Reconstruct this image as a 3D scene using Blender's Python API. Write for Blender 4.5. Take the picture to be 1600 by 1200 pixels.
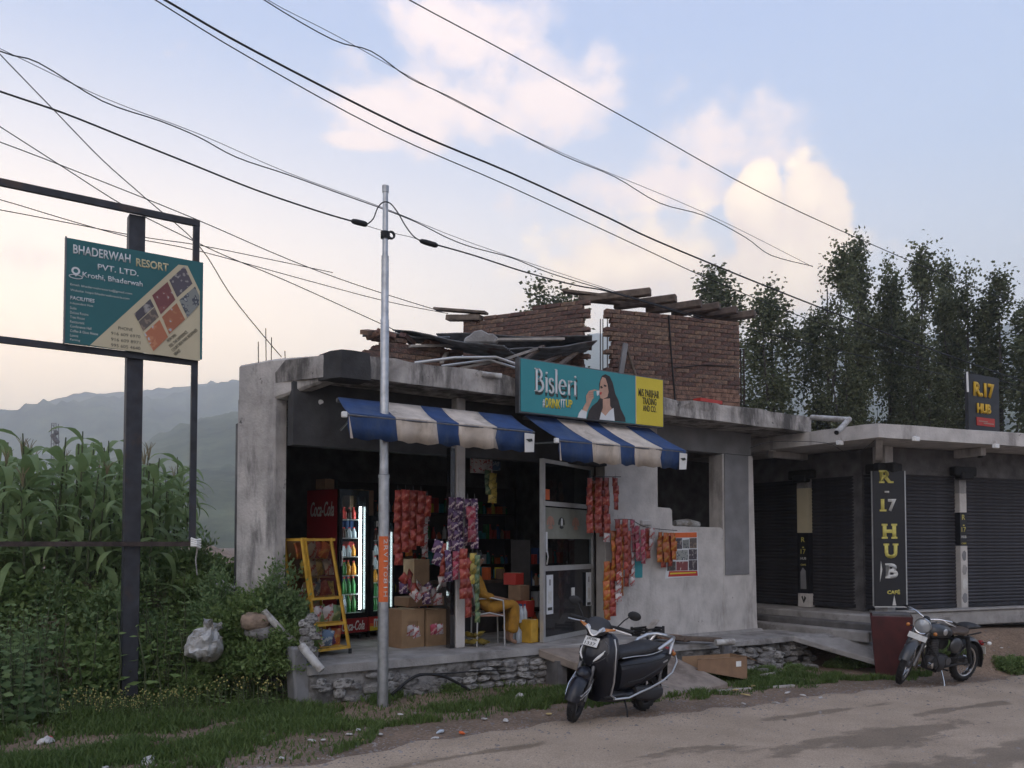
import bpy, bmesh, math, random
import numpy as np
from mathutils import Vector, Matrix, Euler, noise as mnoise
for o in list(bpy.data.objects): bpy.data.objects.remove(o)
S = bpy.context.scene
COL = S.collection
rnd = random.Random(7)
nrg = np.random.default_rng(11)
R = math.radians

# ------------------------------------------------------------------ camera
PITCH = R(2.0); FPX = 1300.0
CAM = Vector((-3.215, -8.463, 1.7))
FW0 = Vector((.565, .825, 0)).normalized()
RT = Vector((FW0.y, -FW0.x, 0))
cam = bpy.data.cameras.new('camera'); co = bpy.data.objects.new('camera', cam); COL.objects.link(co)
cam.sensor_width = 36; cam.lens = 36*FPX/1600
cam.shift_y = (850-FPX*math.tan(PITCH)-600)/1600
cam.clip_start = .1; cam.clip_end = 20000
co.location = CAM
co.rotation_euler = Euler((math.pi/2+PITCH, 0, -math.atan2(FW0.x, FW0.y)), 'XYZ')
S.camera = co
S.render.resolution_x = 1024; S.render.resolution_y = 768

# ------------------------------------------------------------------ world and fill light
FILL_V = Vector((-.62, -.66, .50)).normalized()               # broad warm fill from behind the camera, added to brighten the shop front
FILL_EL = math.asin(FILL_V.z); FILL_AZ = -math.atan2(FILL_V.x, FILL_V.y)
GLOW_AZ = -math.atan2(FW0.x, FW0.y)+R(40)                    # where the sun went down, left of the view
w = bpy.data.worlds.new('World'); S.world = w; w.use_nodes = True
w.cycles.sampling_method = 'MANUAL'; w.cycles.sample_map_resolution = 256
wt = w.node_tree; wt.nodes.clear()
def wn(t, **k):
    n = wt.nodes.new(t)
    for a, b in k.items(): setattr(n, a, b)
    return n
def wl(a, b): wt.links.new(a, b)
def wmath(op, a, b=None, c=None, clamp=False):
    n = wn('ShaderNodeMath', operation=op, use_clamp=clamp)
    for i, v in enumerate((a, b, c)):
        if v is None: continue
        if isinstance(v, (int, float)): n.inputs[i].default_value = v
        else: wl(v, n.inputs[i])
    return n.outputs[0]
def wmix(f, a, b):
    n = wn('ShaderNodeMix', data_type='RGBA')
    for s, v in ((n.inputs[0], f), (n.inputs[6], a), (n.inputs[7], b)):
        if isinstance(v, (int, float)): s.default_value = v
        elif isinstance(v, tuple): s.default_value = v
        else: wl(v, s)
    return n.outputs[2]
tc = wn('ShaderNodeTexCoord'); D = tc.outputs['Generated']
sky = wn('ShaderNodeTexSky', sky_type='NISHITA'); sky.sun_disc = False
sky.sun_elevation = FILL_EL; sky.sun_rotation = -FILL_AZ
sky.air_density = 1.0; sky.dust_density = 1.2; sky.ozone_density = 2.0; sky.altitude = 1600
sep = wn('ShaderNodeSeparateXYZ'); wl(D, sep.inputs[0]); Z = sep.outputs[2]
def dot(v):
    n = wn('ShaderNodeVectorMath', operation='DOT_PRODUCT'); wl(D, n.inputs[0]); n.inputs[1].default_value = v; return n.outputs['Value']
# thin high haze: pale blue overhead, milky towards the horizon, cream where the sun went down
ramp = wn('ShaderNodeValToRGB'); wl(wmath('MAXIMUM', Z, 0.0), ramp.inputs[0])
els = ramp.color_ramp.elements
els[0].position = 0.0; els[0].color = (.88, .72, .55, 1)
els[1].position = 1.0; els[1].color = (.30, .37, .54, 1)
for p, c in ((.12, (.82, .74, .62, 1)), (.24, (.64, .685, .72, 1)), (.40, (.39, .50, .69, 1)), (.60, (.31, .40, .63, 1))):
    e = els.new(p); e.color = c
sd = Vector((math.sin(-GLOW_AZ), math.cos(-GLOW_AZ), .03)).normalized()
glow = wmath('POWER', wmath('MAXIMUM', dot(sd), 0.0), 2.6)
low = wmath('POWER', wmath('SUBTRACT', 1.0, wmath('MULTIPLY', wmath('MAXIMUM', Z, 0.0), 1.9), None, True), 1.4)
base = wmix(wmath('MULTIPLY', wmath('MULTIPLY', glow, low), .95), ramp.outputs[0], (5.4, 3.8, 2.0, 1))
nsky = wn('ShaderNodeVectorMath', operation='SCALE'); wl(sky.outputs[0], nsky.inputs[0]); nsky.inputs['Scale'].default_value = .02
badd = wn('ShaderNodeVectorMath', operation='ADD'); wl(base, badd.inputs[0]); wl(nsky.outputs[0], badd.inputs[1])
skycol = badd.outputs[0]
# clouds: wind-torn banks given by their bearing and height in the sky, broken up by noise
def dirpx(x, y):
    v = RT*((x-800)/FPX)+FW0+Vector((0, 0, (850-y)/FPX)); return v.normalized()
n1 = wn('ShaderNodeTexNoise'); n1.inputs['Scale'].default_value = 9; n1.inputs['Detail'].default_value = 5; n1.inputs['Roughness'].default_value = .55
mp = wn('ShaderNodeMapping'); mp.inputs['Scale'].default_value = (1, 1, 1.7); wl(D, mp.inputs[0]); wl(mp.outputs[0], n1.inputs[0])
n2 = wn('ShaderNodeTexNoise'); n2.inputs['Scale'].default_value = 26; n2.inputs['Detail'].default_value = 5; n2.inputs['Roughness'].default_value = .5; wl(D, n2.inputs[0])
rag = wmath('ADD', wmath('MULTIPLY', wmath('SUBTRACT', n1.outputs[0], .5), 2.6), wmath('MULTIPLY', wmath('SUBTRACT', n2.outputs[0], .5), 1.5))
def bank(x, y, rx, ry, ragk, soft):
    c = dirpx(x, y); h = Vector((c.x, c.y, 0)).normalized(); rr = Vector((h.y, -h.x, 0)); uu = rr.cross(c)
    if uu.z < 0: uu = -uu
    a = wmath('MULTIPLY', dot(rr), FPX/rx*.9); b = wmath('MULTIPLY', dot(uu), FPX/ry*.9)
    d2 = wmath('ADD', wmath('MULTIPLY', a, a), wmath('MULTIPLY', b, b))
    d2 = wmath('ADD', d2, wmath('MULTIPLY', wmath('LESS_THAN', dot(c), 0.0), 50.0))
    q = wmath('ADD', wmath('SUBTRACT', 1.0, wmath('SQRT', d2)), wmath('MULTIPLY', rag, ragk))
    sm = wn('ShaderNodeMapRange', interpolation_type='SMOOTHSTEP'); sm.inputs[1].default_value = 0.0; sm.inputs[2].default_value = soft
    wl(q, sm.inputs[0]); return sm.outputs[0]
wisps = [(700, 150, 300, 70, .8, .75), (720, 40, 100, 80, .8, .8), (560, 210, 70, 18, .5, .6), (850, 130, 190, 55, .8, .8), (1130, 205, 130, 55, .8, .75), (1000, 285, 180, 50, .8, .8), (-500, 260, 300, 60, .9, 1.0), (2300, 200, 300, 70, .9, 1.0)]
cum = [(1188, 338, 46, 72, .34, .24), (1279, 338, 52, 88, .34, .24), (1225, 415, 125, 75, .5, .45), (990, 425, 150, 110, .8, .7), (1110, 440, 290, 95, .8, .9), (-900, 420, 250, 110, .7, .8), (2700, 380, 220, 120, .7, .8)]
m1 = None
for a in wisps:
    b_ = bank(*a); m1 = b_ if m1 is None else wmath('MAXIMUM', m1, b_)
m2 = None
for a in cum:
    b_ = bank(*a); m2 = b_ if m2 is None else wmath('MAXIMUM', m2, b_)
skyc = wmix(wmath('MULTIPLY', m1, .85), skycol, (1.18, .94, .82, 1))
shade = wmix(wmath('MULTIPLY', wmath('ADD', wmath('MULTIPLY', rag, .55), .55, None, True), 1.0), (.98, .76, .64, 1), (1.7, 1.34, .90, 1))
skyc = wmix(wmath('MULTIPLY', m2, .95), skyc, shade)
bg = wn('ShaderNodeBackground'); bg.inputs['Strength'].default_value = .98; wl(skyc, bg.inputs[0])
wo = wn('ShaderNodeOutputWorld'); wl(bg.outputs[0], wo.inputs[0])
sl = bpy.data.lights.new('fill_sun', 'SUN'); sl.energy = 1.05; sl.angle = R(60); sl.color = (1, .81, .62)
so = bpy.data.objects.new('fill_sun', sl); COL.objects.link(so)
so.rotation_euler = FILL_V.to_track_quat('Z', 'Y').to_euler()
S.view_settings.view_transform = 'Standard'; S.view_settings.look = 'None'
S.view_settings.exposure = 0.60; S.view_settings.gamma = 1.0
S.render.engine = 'CYCLES'
S.cycles.volume_bounces = 2; S.cycles.max_bounces = 5; S.cycles.transparent_max_bounces = 8

# ------------------------------------------------------------------ helpers
UP0 = Vector((0, 0, 1))
FW = FW0*math.cos(PITCH)+UP0*math.sin(PITCH); UPV = -FW0*math.sin(PITCH)+UP0*math.cos(PITCH)
CY = 850-FPX*math.tan(PITCH)
def ray(x, y): return RT*(x-800)+UPV*(CY-y)+FW*FPX
def on(x, y, ax, val):                       # a measured point of the photograph on a known plane of the place
    d = ray(x, y); i = 'XYZ'.index(ax); t = (val-CAM[i])/d[i]; return CAM+d*t
def atD(x, y, Dd):
    d = ray(x, y); return CAM+d*(Dd/d.dot(FW0))
def V(*a): return Vector(a)

class MB:
    def __init__(s): s.v = []; s.f = []; s.m = []
    def add(s, vs, fs, m=0):
        o = len(s.v); s.v += [tuple(v) for v in vs]; s.f += [tuple(i+o for i in f) for f in fs]; s.m += [m]*len(fs); return s
    def box(s, c, size, rot=None, m=0):
        c = Vector(c); h = [q/2 for q in size]
        vs = [Vector((x*h[0], y*h[1], z*h[2])) for z in (-1, 1) for y in (-1, 1) for x in (-1, 1)]
        if rot is not None:
            M = rot if isinstance(rot, Matrix) else Euler(rot).to_matrix()
            vs = [M@v for v in vs]
        return s.add([c+v for v in vs], [(0, 2, 3, 1), (4, 5, 7, 6), (0, 1, 5, 4), (2, 6, 7, 3), (0, 4, 6, 2), (1, 3, 7, 5)], m)
    def bb(s, x0, x1, y0, y1, z0, z1, m=0):
        return s.box(((x0+x1)/2, (y0+y1)/2, (z0+z1)/2), (abs(x1-x0), abs(y1-y0), abs(z1-z0)), None, m)
    def bar(s, a, b, wd, hg, m=0, up=(0, 0, 1)):            # beam of section wd x hg between two points
        a = Vector(a); b = Vector(b); d = (b-a); L = d.length; d.normalize()
        u = Vector(up); x = d.cross(u)
        if x.length < 1e-4: x = d.cross(Vector((1, 0, 0)))
        x.normalize(); z = x.cross(d)
        M = Matrix((d, -x, z)).transposed()
        return s.box((a+b)/2, (L, wd, hg), M, m)
    def tube(s, pts, r, n=8, m=0, cap=True):
        pts = [Vector(p) for p in pts]; k = len(pts)
        rs = r if isinstance(r, (list, tuple)) else [r]*k
        vs = []; fs = []; pn = None
        for i, p in enumerate(pts):
            t = (pts[min(i+1, k-1)]-pts[max(i-1, 0)]).normalized()
            if pn is None:
                a = Vector((0, 0, 1)) if abs(t.z) < .9 else Vector((1, 0, 0)); nx = t.cross(a).normalized()
            else:
                nx = (pn-t*pn.dot(t)).normalized()
            pn = nx; ny = t.cross(nx)
            for j in range(n):
                a = 2*math.pi*j/n; vs.append(p+nx*(rs[i]*math.cos(a))+ny*(rs[i]*math.sin(a)))
        for i in range(k-1):
            for j in range(n):
                j2 = (j+1) % n; fs.append((i*n+j, i*n+j2, (i+1)*n+j2, (i+1)*n+j))
        if cap: fs.append(tuple(range(n-1, -1, -1))); fs.append(tuple((k-1)*n+j for j in range(n)))
        return s.add(vs, fs, m)
    def loft(s, rings, m=0, cap=True, closed=True):
        n = len(rings[0]); vs = [p for r_ in rings for p in r_]; fs = []
        for i in range(len(rings)-1):
            for j in range(n if closed else n-1):
                j2 = (j+1) % n; fs.append((i*n+j, i*n+j2, (i+1)*n+j2, (i+1)*n+j))
        if cap and closed: fs.append(tuple(range(n-1, -1, -1))); fs.append(tuple((len(rings)-1)*n+j for j in range(n)))
        return s.add(vs, fs, m)
    def lathe(s, prof, c, ax, n=24, m=0, close=False):      # prof: (radius, offset along axis)
        c = Vector(c); ax = Vector(ax).normalized(); a = Vector((0, 0, 1)) if abs(ax.z) < .9 else Vector((1, 0, 0))
        x = ax.cross(a).normalized(); y = ax.cross(x); k = len(prof); vs = []; fs = []
        for (r, h) in prof:
            for j in range(n):
                t = 2*math.pi*j/n; vs.append(c+ax*h+x*(r*math.cos(t))+y*(r*math.sin(t)))
        for i in range(k if close else k-1):
            i2 = (i+1) % k
            for j in range(n):
                j2 = (j+1) % n; fs.append((i*n+j, i*n+j2, i2*n+j2, i2*n+j))
        return s.add(vs, fs, m)
    def ball(s, c, r, n=12, m=0):
        c = Vector(c); r = r if isinstance(r, (tuple, list)) else (r, r, r); k = max(4, n//2); rings = []
        for i in range(k+1):
            t = math.pi*(i+.001)/(k+.002); rings.append([c+Vector((r[0]*math.sin(t)*math.cos(2*math.pi*j/n), r[1]*math.sin(t)*math.sin(2*math.pi*j/n), r[2]*math.cos(t))) for j in range(n)])
        return s.loft(rings, m, False)
    def prism(s, poly, d, m=0):                             # closed outline in space, thickened along d
        n = len(poly); d = Vector(d); poly = [Vector(p) for p in poly]
        vs = poly+[p+d for p in poly]
        fs = [tuple(range(n)), tuple(range(2*n-1, n-1, -1))]+[(i, i+n, (i+1) % n+n, (i+1) % n) for i in range(n)]
        return s.add(vs, fs, m)
    def build(s, name, mat, parent=None, smooth=False, bevel=0, world=True, seg=1):
        me = bpy.data.meshes.new(name)
        vs = s.v
        if parent is not None and world:
            L = parent.location; 
            if parent.parent is not None: L = L+parent.parent.location
            vs = [(v[0]-L[0], v[1]-L[1], v[2]-L[2]) for v in vs]
        me.from_pydata(vs, [], s.f)
        for q in (mat if isinstance(mat, (list, tuple)) else [mat]): me.materials.append(q)
        if any(s.m): me.polygons.foreach_set('material_index', s.m)
        if smooth: me.polygons.foreach_set('use_smooth', [True]*len(me.polygons))
        me.validate()
        bm = bmesh.new(); bm.from_mesh(me); bmesh.ops.recalc_face_normals(bm, faces=bm.faces); bm.to_mesh(me); bm.free()
        if smooth:
            try: me.set_sharp_from_angle(angle=R(45))
            except Exception: pass
        o = bpy.data.objects.new(name, me); COL.objects.link(o)
        if parent is not None: o.parent = parent
        if bevel:
            b = o.modifiers.new('bevel', 'BEVEL'); b.width = bevel; b.segments = seg; b.limit_method = 'ANGLE'; b.angle_limit = R(40)
        return o
def tag(o, label=None, cat=None, group=None, kind=None):
    if label: o['label'] = label
    if cat: o['category'] = cat
    if group: o['group'] = group
    if kind: o['kind'] = kind
    return o
def thing(name, label, cat, loc=(0, 0, 0), rz=0, group=None, scale=1):
    o = bpy.data.objects.new(name, None); COL.objects.link(o); o.location = loc; o.rotation_euler = (0, 0, rz); o.scale = (scale,)*3
    o.empty_display_size = .1
    return tag(o, label, cat, group)
def sub(o, name, parent):                                   # linked copy of a mesh object
    c = o.copy(); COL.objects.link(c); c.name = name; c.parent = parent; return c
def copy_tree(o, parent=None):
    c = o.copy(); COL.objects.link(c); c.parent = parent
    for ch in list(o.children): copy_tree(ch, c)
    return c
def smooth01(a, b, x):
    t = min(1, max(0, (x-a)/(b-a))); return t*t*(3-2*t)
def gz(x, y):                                               # height of the ground
    t = x-1.8; z = -.035*(.5*(t+math.sqrt(t*t+.6))) if t < 40 else -.035*40
    if t > 12: z = -.035*12-.01*(min(t, 40)-12)
    z += 1.05*smooth01(1.3, 3.6, y)*(1-smooth01(-.5, -.05, x-.25*max(0, y-1.3)))
    z += .45*smooth01(4.5, 9, y)*smooth01(-.5, .5, x)
    z += .62*smooth01(-2.1, -1.15, y+.2*max(0, min(x, 17)-9.4))*smooth01(8.8, 9.9, x)
    return z
# text as flat lettering fitted into a box of a plane
def txt(s, O, U, W, u0, v0, u1, v1, mat, parent, th=.003, off=.001, shear=0, name='lettering', bold=0, world=True):
    cu = bpy.data.curves.new('t', 'FONT'); cu.body = s; cu.size = 1; cu.resolution_u = 3; cu.shear = shear; cu.offset = bold
    to = bpy.data.objects.new('t', cu); COL.objects.link(to)
    dg = bpy.context.evaluated_depsgraph_get()
    me = bpy.data.meshes.new_from_object(to.evaluated_get(dg))
    bpy.data.objects.remove(to); bpy.data.curves.remove(cu)
    xs = [v.co.x for v in me.vertices]; ys = [v.co.y for v in me.vertices]
    if not xs: return None
    ax, bx, ay, by = min(xs), max(xs), min(ys), max(ys)
    O = Vector(O); U = Vector(U).normalized(); W = Vector(W).normalized(); N = U.cross(W)
    L = Vector((0, 0, 0))
    if world and parent is not None:
        L = parent.location.copy()
        if parent.parent is not None: L += parent.parent.location
    bm = bmesh.new(); bm.from_mesh(me)
    for v in bm.verts:
        a = u0+(v.co.x-ax)/(bx-ax+1e-9)*(u1-u0); b = v0+(v.co.y-ay)/(by-ay+1e-9)*(v1-v0)
        v.co = O+U*a+W*b+N*off-L
    r = bmesh.ops.extrude_face_region(bm, geom=bm.faces[:])
    bmesh.ops.translate(bm, verts=[g for g in r['geom'] if isinstance(g, bmesh.types.BMVert)], vec=N*th)
    bmesh.ops.recalc_face_normals(bm, faces=bm.faces)
    m2 = bpy.data.meshes.new(name); bm.to_mesh(m2); bm.free(); bpy.data.meshes.remove(me)
    m2.materials.append(mat); o = bpy.data.objects.new(name, m2); COL.objects.link(o); o.parent = parent
    return o

# ------------------------------------------------------------------ materials
def nodes(name):
    m = bpy.data.materials.new(name); m.use_nodes = True; nt = m.node_tree; b = nt.nodes['Principled BSDF']; return m, nt, b
def pm(name, col, rough=.6, metal=0, var=.12, scale=6, bump=0, bscale=40, dark=None, dscale=2.5, damt=.5, spec=.4, coord='Object', coat=0, rnd_amt=0, streak=False, chip=None):
    m, nt, b = nodes(name); N = nt.nodes; Lk = nt.links
    t = N.new('ShaderNodeTexCoord'); src = t.outputs[coord]
    nz = N.new('ShaderNodeTexNoise'); nz.inputs['Scale'].default_value = scale; nz.inputs['Detail'].default_value = 6; Lk.new(src, nz.inputs[0])
    mr = N.new('ShaderNodeMapRange'); mr.inputs[1].default_value = .3; mr.inputs[2].default_value = .7; mr.inputs[3].default_value = 1-var*1.6; mr.inputs[4].default_value = 1+var; Lk.new(nz.outputs[0], mr.inputs[0])
    mx = N.new('ShaderNodeVectorMath'); mx.operation = 'SCALE'; mx.inputs[0].default_value = col[:3]; Lk.new(mr.outputs[0], mx.inputs['Scale']); out = mx.outputs[0]
    if rnd_amt:
        oi = N.new('ShaderNodeObjectInfo'); hs = N.new('ShaderNodeHueSaturation'); Lk.new(out, hs.inputs['Color'])
        a = N.new('ShaderNodeMapRange'); a.inputs[3].default_value = 1-rnd_amt; a.inputs[4].default_value = 1+rnd_amt; Lk.new(oi.outputs['Random'], a.inputs[0]); Lk.new(a.outputs[0], hs.inputs['Value'])
        a2 = N.new('ShaderNodeMapRange'); a2.inputs[3].default_value = .5-rnd_amt*.05; a2.inputs[4].default_value = .5+rnd_amt*.05; Lk.new(oi.outputs['Random'], a2.inputs[0]); Lk.new(a2.outputs[0], hs.inputs['Hue'])
        out = hs.outputs[0]
    if dark:
        n2 = N.new('ShaderNodeTexNoise'); n2.inputs['Scale'].default_value = dscale; n2.inputs['Detail'].default_value = 8; n2.inputs['Roughness'].default_value = .68
        if streak:
            mpn = N.new('ShaderNodeMapping'); mpn.inputs['Scale'].default_value = (1.6, 1.6, .45); Lk.new(src, mpn.inputs[0]); Lk.new(mpn.outputs[0], n2.inputs[0])
        else: Lk.new(src, n2.inputs[0])
        rp = N.new('ShaderNodeMapRange'); rp.interpolation_type = 'SMOOTHSTEP'; rp.inputs[1].default_value = 1-damt-.08; rp.inputs[2].default_value = 1-damt+.13; rp.inputs[3].default_value = 0; rp.inputs[4].default_value = 1; Lk.new(n2.outputs[0], rp.inputs[0])
        mi = N.new('ShaderNodeMix'); mi.data_type = 'RGBA'; Lk.new(rp.outputs[0], mi.inputs[0]); Lk.new(out, mi.inputs[6]); mi.inputs[7].default_value = (*dark[:3], 1); out = mi.outputs[2]
    if chip:
        n4 = N.new('ShaderNodeTexNoise'); n4.inputs['Scale'].default_value = chip[1]; n4.inputs['Detail'].default_value = 9; n4.inputs['Roughness'].default_value = .7; Lk.new(src, n4.inputs[0])
        r4 = N.new('ShaderNodeMapRange'); r4.inputs[1].default_value = chip[2]; r4.inputs[2].default_value = chip[2]+.03; Lk.new(n4.outputs[0], r4.inputs[0])
        m4 = N.new('ShaderNodeMix'); m4.data_type = 'RGBA'; Lk.new(r4.outputs[0], m4.inputs[0]); Lk.new(out, m4.inputs[6]); m4.inputs[7].default_value = (*chip[0], 1); out = m4.outputs[2]
    Lk.new(out, b.inputs['Base Color'])
    b.inputs['Roughness'].default_value = rough; b.inputs['Metallic'].default_value = metal
    b.inputs['Specular IOR Level'].default_value = spec; b.inputs['Coat Weight'].default_value = coat
    if bump:
        n3 = N.new('ShaderNodeTexNoise'); n3.inputs['Scale'].default_value = bscale; n3.inputs['Detail'].default_value = 5; Lk.new(src, n3.inputs[0])
        bp = N.new('ShaderNodeBump'); bp.inputs['Strength'].default_value = bump; bp.inputs['Distance'].default_value = .02; Lk.new(n3.outputs[0], bp.inputs['Height']); Lk.new(bp.outputs[0], b.inputs['Normal'])
    return m
def leafmat(name, col, col2, sc=.6, trans=.42, rough=.55):
    m, nt, b = nodes(name); N = nt.nodes; Lk = nt.links
    t = N.new('ShaderNodeTexCoord'); nz = N.new('ShaderNodeTexNoise'); nz.inputs['Scale'].default_value = sc; nz.inputs['Detail'].default_value = 4; Lk.new(t.outputs['Object'], nz.inputs[0])
    g = N.new('ShaderNodeNewGeometry'); ad = N.new('ShaderNodeMath'); ad.operation = 'MULTIPLY_ADD'; Lk.new(g.outputs['Random Per Island'], ad.inputs[0]); ad.inputs[1].default_value = .7
    sb = N.new('ShaderNodeMath'); sb.operation = 'SUBTRACT'; Lk.new(nz.outputs[0], sb.inputs[0]); sb.inputs[1].default_value = .35; Lk.new(sb.outputs[0], ad.inputs[2])
    mi = N.new('ShaderNodeMix'); mi.data_type = 'RGBA'; Lk.new(ad.outputs[0], mi.inputs[0]); mi.inputs[6].default_value = (*col, 1); mi.inputs[7].default_value = (*col2, 1)
    Lk.new(mi.outputs[2], b.inputs['Base Color']); b.inputs['Roughness'].default_value = rough; b.inputs['Specular IOR Level'].default_value = .35
    tr = N.new('ShaderNodeBsdfTranslucent'); Lk.new(mi.outputs[2], tr.inputs[0]); ms = N.new('ShaderNodeMixShader'); ms.inputs[0].default_value = trans
    Lk.new(b.outputs[0], ms.inputs[1]); Lk.new(tr.outputs[0], ms.inputs[2]); Lk.new(ms.outputs[0], N['Material Output'].inputs[0])
    return m
def emis(name, col, st):
    m, nt, b = nodes(name); b.inputs['Base Color'].default_value = (*col, 1); b.inputs['Emission Color'].default_value = (*col, 1); b.inputs['Emission Strength'].default_value = st; return m
def glass(name, col=(.8, .85, .85), rough=.03, alpha=.25):
    m, nt, b = nodes(name); N = nt.nodes; Lk = nt.links
    tr = N.new('ShaderNodeBsdfTransparent'); tr.inputs[0].default_value = (*col, 1); gl = N.new('ShaderNodeBsdfGlossy'); gl.inputs['Roughness'].default_value = rough
    fr = N.new('ShaderNodeLayerWeight'); fr.inputs[0].default_value = .5
    pw = N.new('ShaderNodeMath'); pw.operation = 'POWER'; Lk.new(fr.outputs['Facing'], pw.inputs[0]); pw.inputs[1].default_value = 4
    mr = N.new('ShaderNodeMath'); mr.operation = 'MULTIPLY_ADD'; Lk.new(pw.outputs[0], mr.inputs[0]); mr.inputs[1].default_value = .5; mr.inputs[2].default_value = alpha*.16
    ms = N.new('ShaderNodeMixShader'); Lk.new(mr.outputs[0], ms.inputs[0]); Lk.new(tr.outputs[0], ms.inputs[1]); Lk.new(gl.outputs[0], ms.inputs[2]); Lk.new(ms.outputs[0], N['Material Output'].inputs[0])
    return m
M = {}
M['plaster'] = pm('weathered_plaster', (.47, .445, .42), .9, var=.20, scale=3, bump=.5, bscale=30, dark=(.16, .155, .15), dscale=1.7, damt=.445, streak=True, chip=((.10, .095, .09), 3.5, .66))
M['whitewash'] = pm('whitewashed_plaster', (.50, .475, .45), .9, var=.12, scale=4, bump=.35, bscale=26, dark=(.27, .25, .235), dscale=1.5, damt=.42, streak=True, chip=((.15, .14, .13), 3.2, .66))
M['slab'] = pm('sooty_roof_slab', (.40, .375, .35), .93, var=.25, scale=3.5, bump=.6, bscale=22, dark=(.085, .08, .075), dscale=1.6, damt=.50, streak=True, chip=((.06, .058, .055), 3.0, .62))
M['shade_stain'] = pm('shade_and_stain_black', (.05, .05, .052), .95, var=.25, scale=4, bump=.3)  # black holds the overhang shade on the header beam; broken corner is really black
M['concrete'] = pm('grey_concrete', (.30, .29, .28), .92, var=.18, scale=4, bump=.4, bscale=40, dark=(.14, .13, .125), dscale=2.2, damt=.42)
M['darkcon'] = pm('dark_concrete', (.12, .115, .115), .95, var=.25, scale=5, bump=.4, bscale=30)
M['dustcon'] = pm('dusty_concrete', (.27, .225, .19), .95, var=.2, scale=4, bump=.4, bscale=40, dark=(.15, .12, .10), dscale=2.2, damt=.45)
M['greypaint'] = pm('grey_cement_render', (.20, .20, .205), .9, var=.15, scale=3, bump=.15, bscale=30)
M['brick'] = pm('fired_brick', (.195, .112, .085), .95, var=.3, scale=14, bump=.6, bscale=50, rnd_amt=.40, dark=(.075, .065, .06), dscale=2.5, damt=.45)
M['mortar'] = pm('mud_mortar', (.095, .078, .068), .98, var=.2, scale=10, bump=.4, bscale=50)
M['wood'] = pm('weathered_wood', (.13, .10, .08), .85, var=.3, scale=9, bump=.4, bscale=30, rnd_amt=.2)
M['paleplank'] = pm('pale_plank', (.36, .33, .30), .8, var=.2, scale=8, bump=.2)
M['steel'] = pm('galvanised_steel', (.42, .43, .44), .42, .85, var=.15, scale=12, bump=.05)
M['iron'] = pm('dark_painted_iron', (.035, .037, .045), .55, .2, var=.25, scale=8, dark=(.07, .045, .035), dscale=3, damt=.4)
M['rust'] = pm('rusty_iron', (.06, .045, .04), .75, .3, var=.3, scale=12)
M['tin'] = pm('weathered_tin_sheet', (.20, .21, .22), .55, .5, var=.3, scale=7, dark=(.10, .06, .045), dscale=3, damt=.42)
M['alu'] = pm('aluminium_frame', (.52, .52, .51), .45, .7, var=.06, scale=9)
M['pvc'] = pm('white_pvc', (.46, .455, .44), .55, var=.15, scale=8, dark=(.22, .20, .18), dscale=5, damt=.48)
M['black'] = pm('black_rubber', (.016, .016, .017), .7, var=.2, scale=20)
M['blackgloss'] = pm('black_gloss_paint', (.012, .013, .016), .22, .0, var=.1, scale=6, coat=.6, spec=.5)
M['chrome'] = pm('chrome', (.66, .66, .66), .18, 1, var=.05, scale=8)
M['gun'] = pm('gunmetal_paint', (.06, .062, .066), .36, .4, var=.1, scale=6, coat=.25)
M['greymetal'] = pm('cast_alloy', (.15, .15, .155), .45, .8, var=.15, scale=16)
M['seat'] = pm('black_seat_vinyl', (.030, .030, .032), .6, var=.15, scale=30, bump=.1, bscale=120)
M['tan'] = pm('brown_seat_vinyl', (.075, .055, .042), .6, var=.15, scale=30)
M['white'] = pm('white_paint', (.72, .72, .70), .5, var=.06, scale=8)
M['cream'] = pm('cream_canvas', (.55, .48, .41), .85, var=.14, scale=5, bump=.3, bscale=14, dark=(.36, .31, .26), dscale=3, damt=.46, streak=True)
M['blue'] = pm('blue_canvas', (.022, .056, .16), .8, var=.2, scale=5, bump=.3, bscale=14, dark=(.045, .075, .15), dscale=3, damt=.46, streak=True)
M['teal'] = pm('teal_print', (.035, .235, .26), .5, var=.03, scale=3)
M['tealdark'] = pm('dark_teal_print', (.018, .115, .125), .5, var=.05, scale=3)
M['sand'] = pm('sand_print', (.50, .44, .30), .55, var=.05, scale=3)
M['yellow'] = pm('yellow_print', (.60, .48, .04), .55, var=.05, scale=3)
M['yellowpaint'] = pm('yellow_rack_paint', (.50, .29, .035), .55, var=.16, scale=9)
M['red'] = pm('red_enamel', (.26, .018, .022), .38, var=.08, scale=6)
M['redtext'] = pm('red_print', (.42, .04, .03), .5, var=.05)
M['maroon'] = pm('maroon_paint', (.075, .018, .018), .6, var=.2, scale=5, dark=(.04, .015, .014), dscale=2, damt=.4)
M['orange'] = pm('orange_paint', (.62, .13, .035), .6, var=.1, scale=14)
M['navy'] = pm('navy_shutter_paint', (.043, .042, .048), .55, .3, var=.22, scale=6, dark=(.055, .05, .05), dscale=3, damt=.35)
M['blackboard'] = pm('black_board', (.014, .015, .019), .4, var=.1, scale=5)
M['gold'] = pm('gold_lettering', (.55, .48, .12), .5, var=.12, scale=20)
M['silvertext'] = pm('silver_lettering', (.55, .55, .52), .5, var=.1, scale=20)
M['darktext'] = pm('dark_print', (.03, .035, .03), .6, var=.05)
M['carton'] = pm('brown_cardboard', (.27, .17, .10), .85, var=.12, scale=6, bump=.08, rnd_amt=.12)
M['mustard'] = pm('mustard_cloth', (.28, .14, .016), .85, var=.16, scale=12, bump=.3, bscale=35)
M['skin'] = pm('skin', (.20, .115, .075), .55, var=.06, scale=12)
M['hair'] = pm('black_hair', (.012, .010, .010), .5, var=.2, scale=30)
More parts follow.
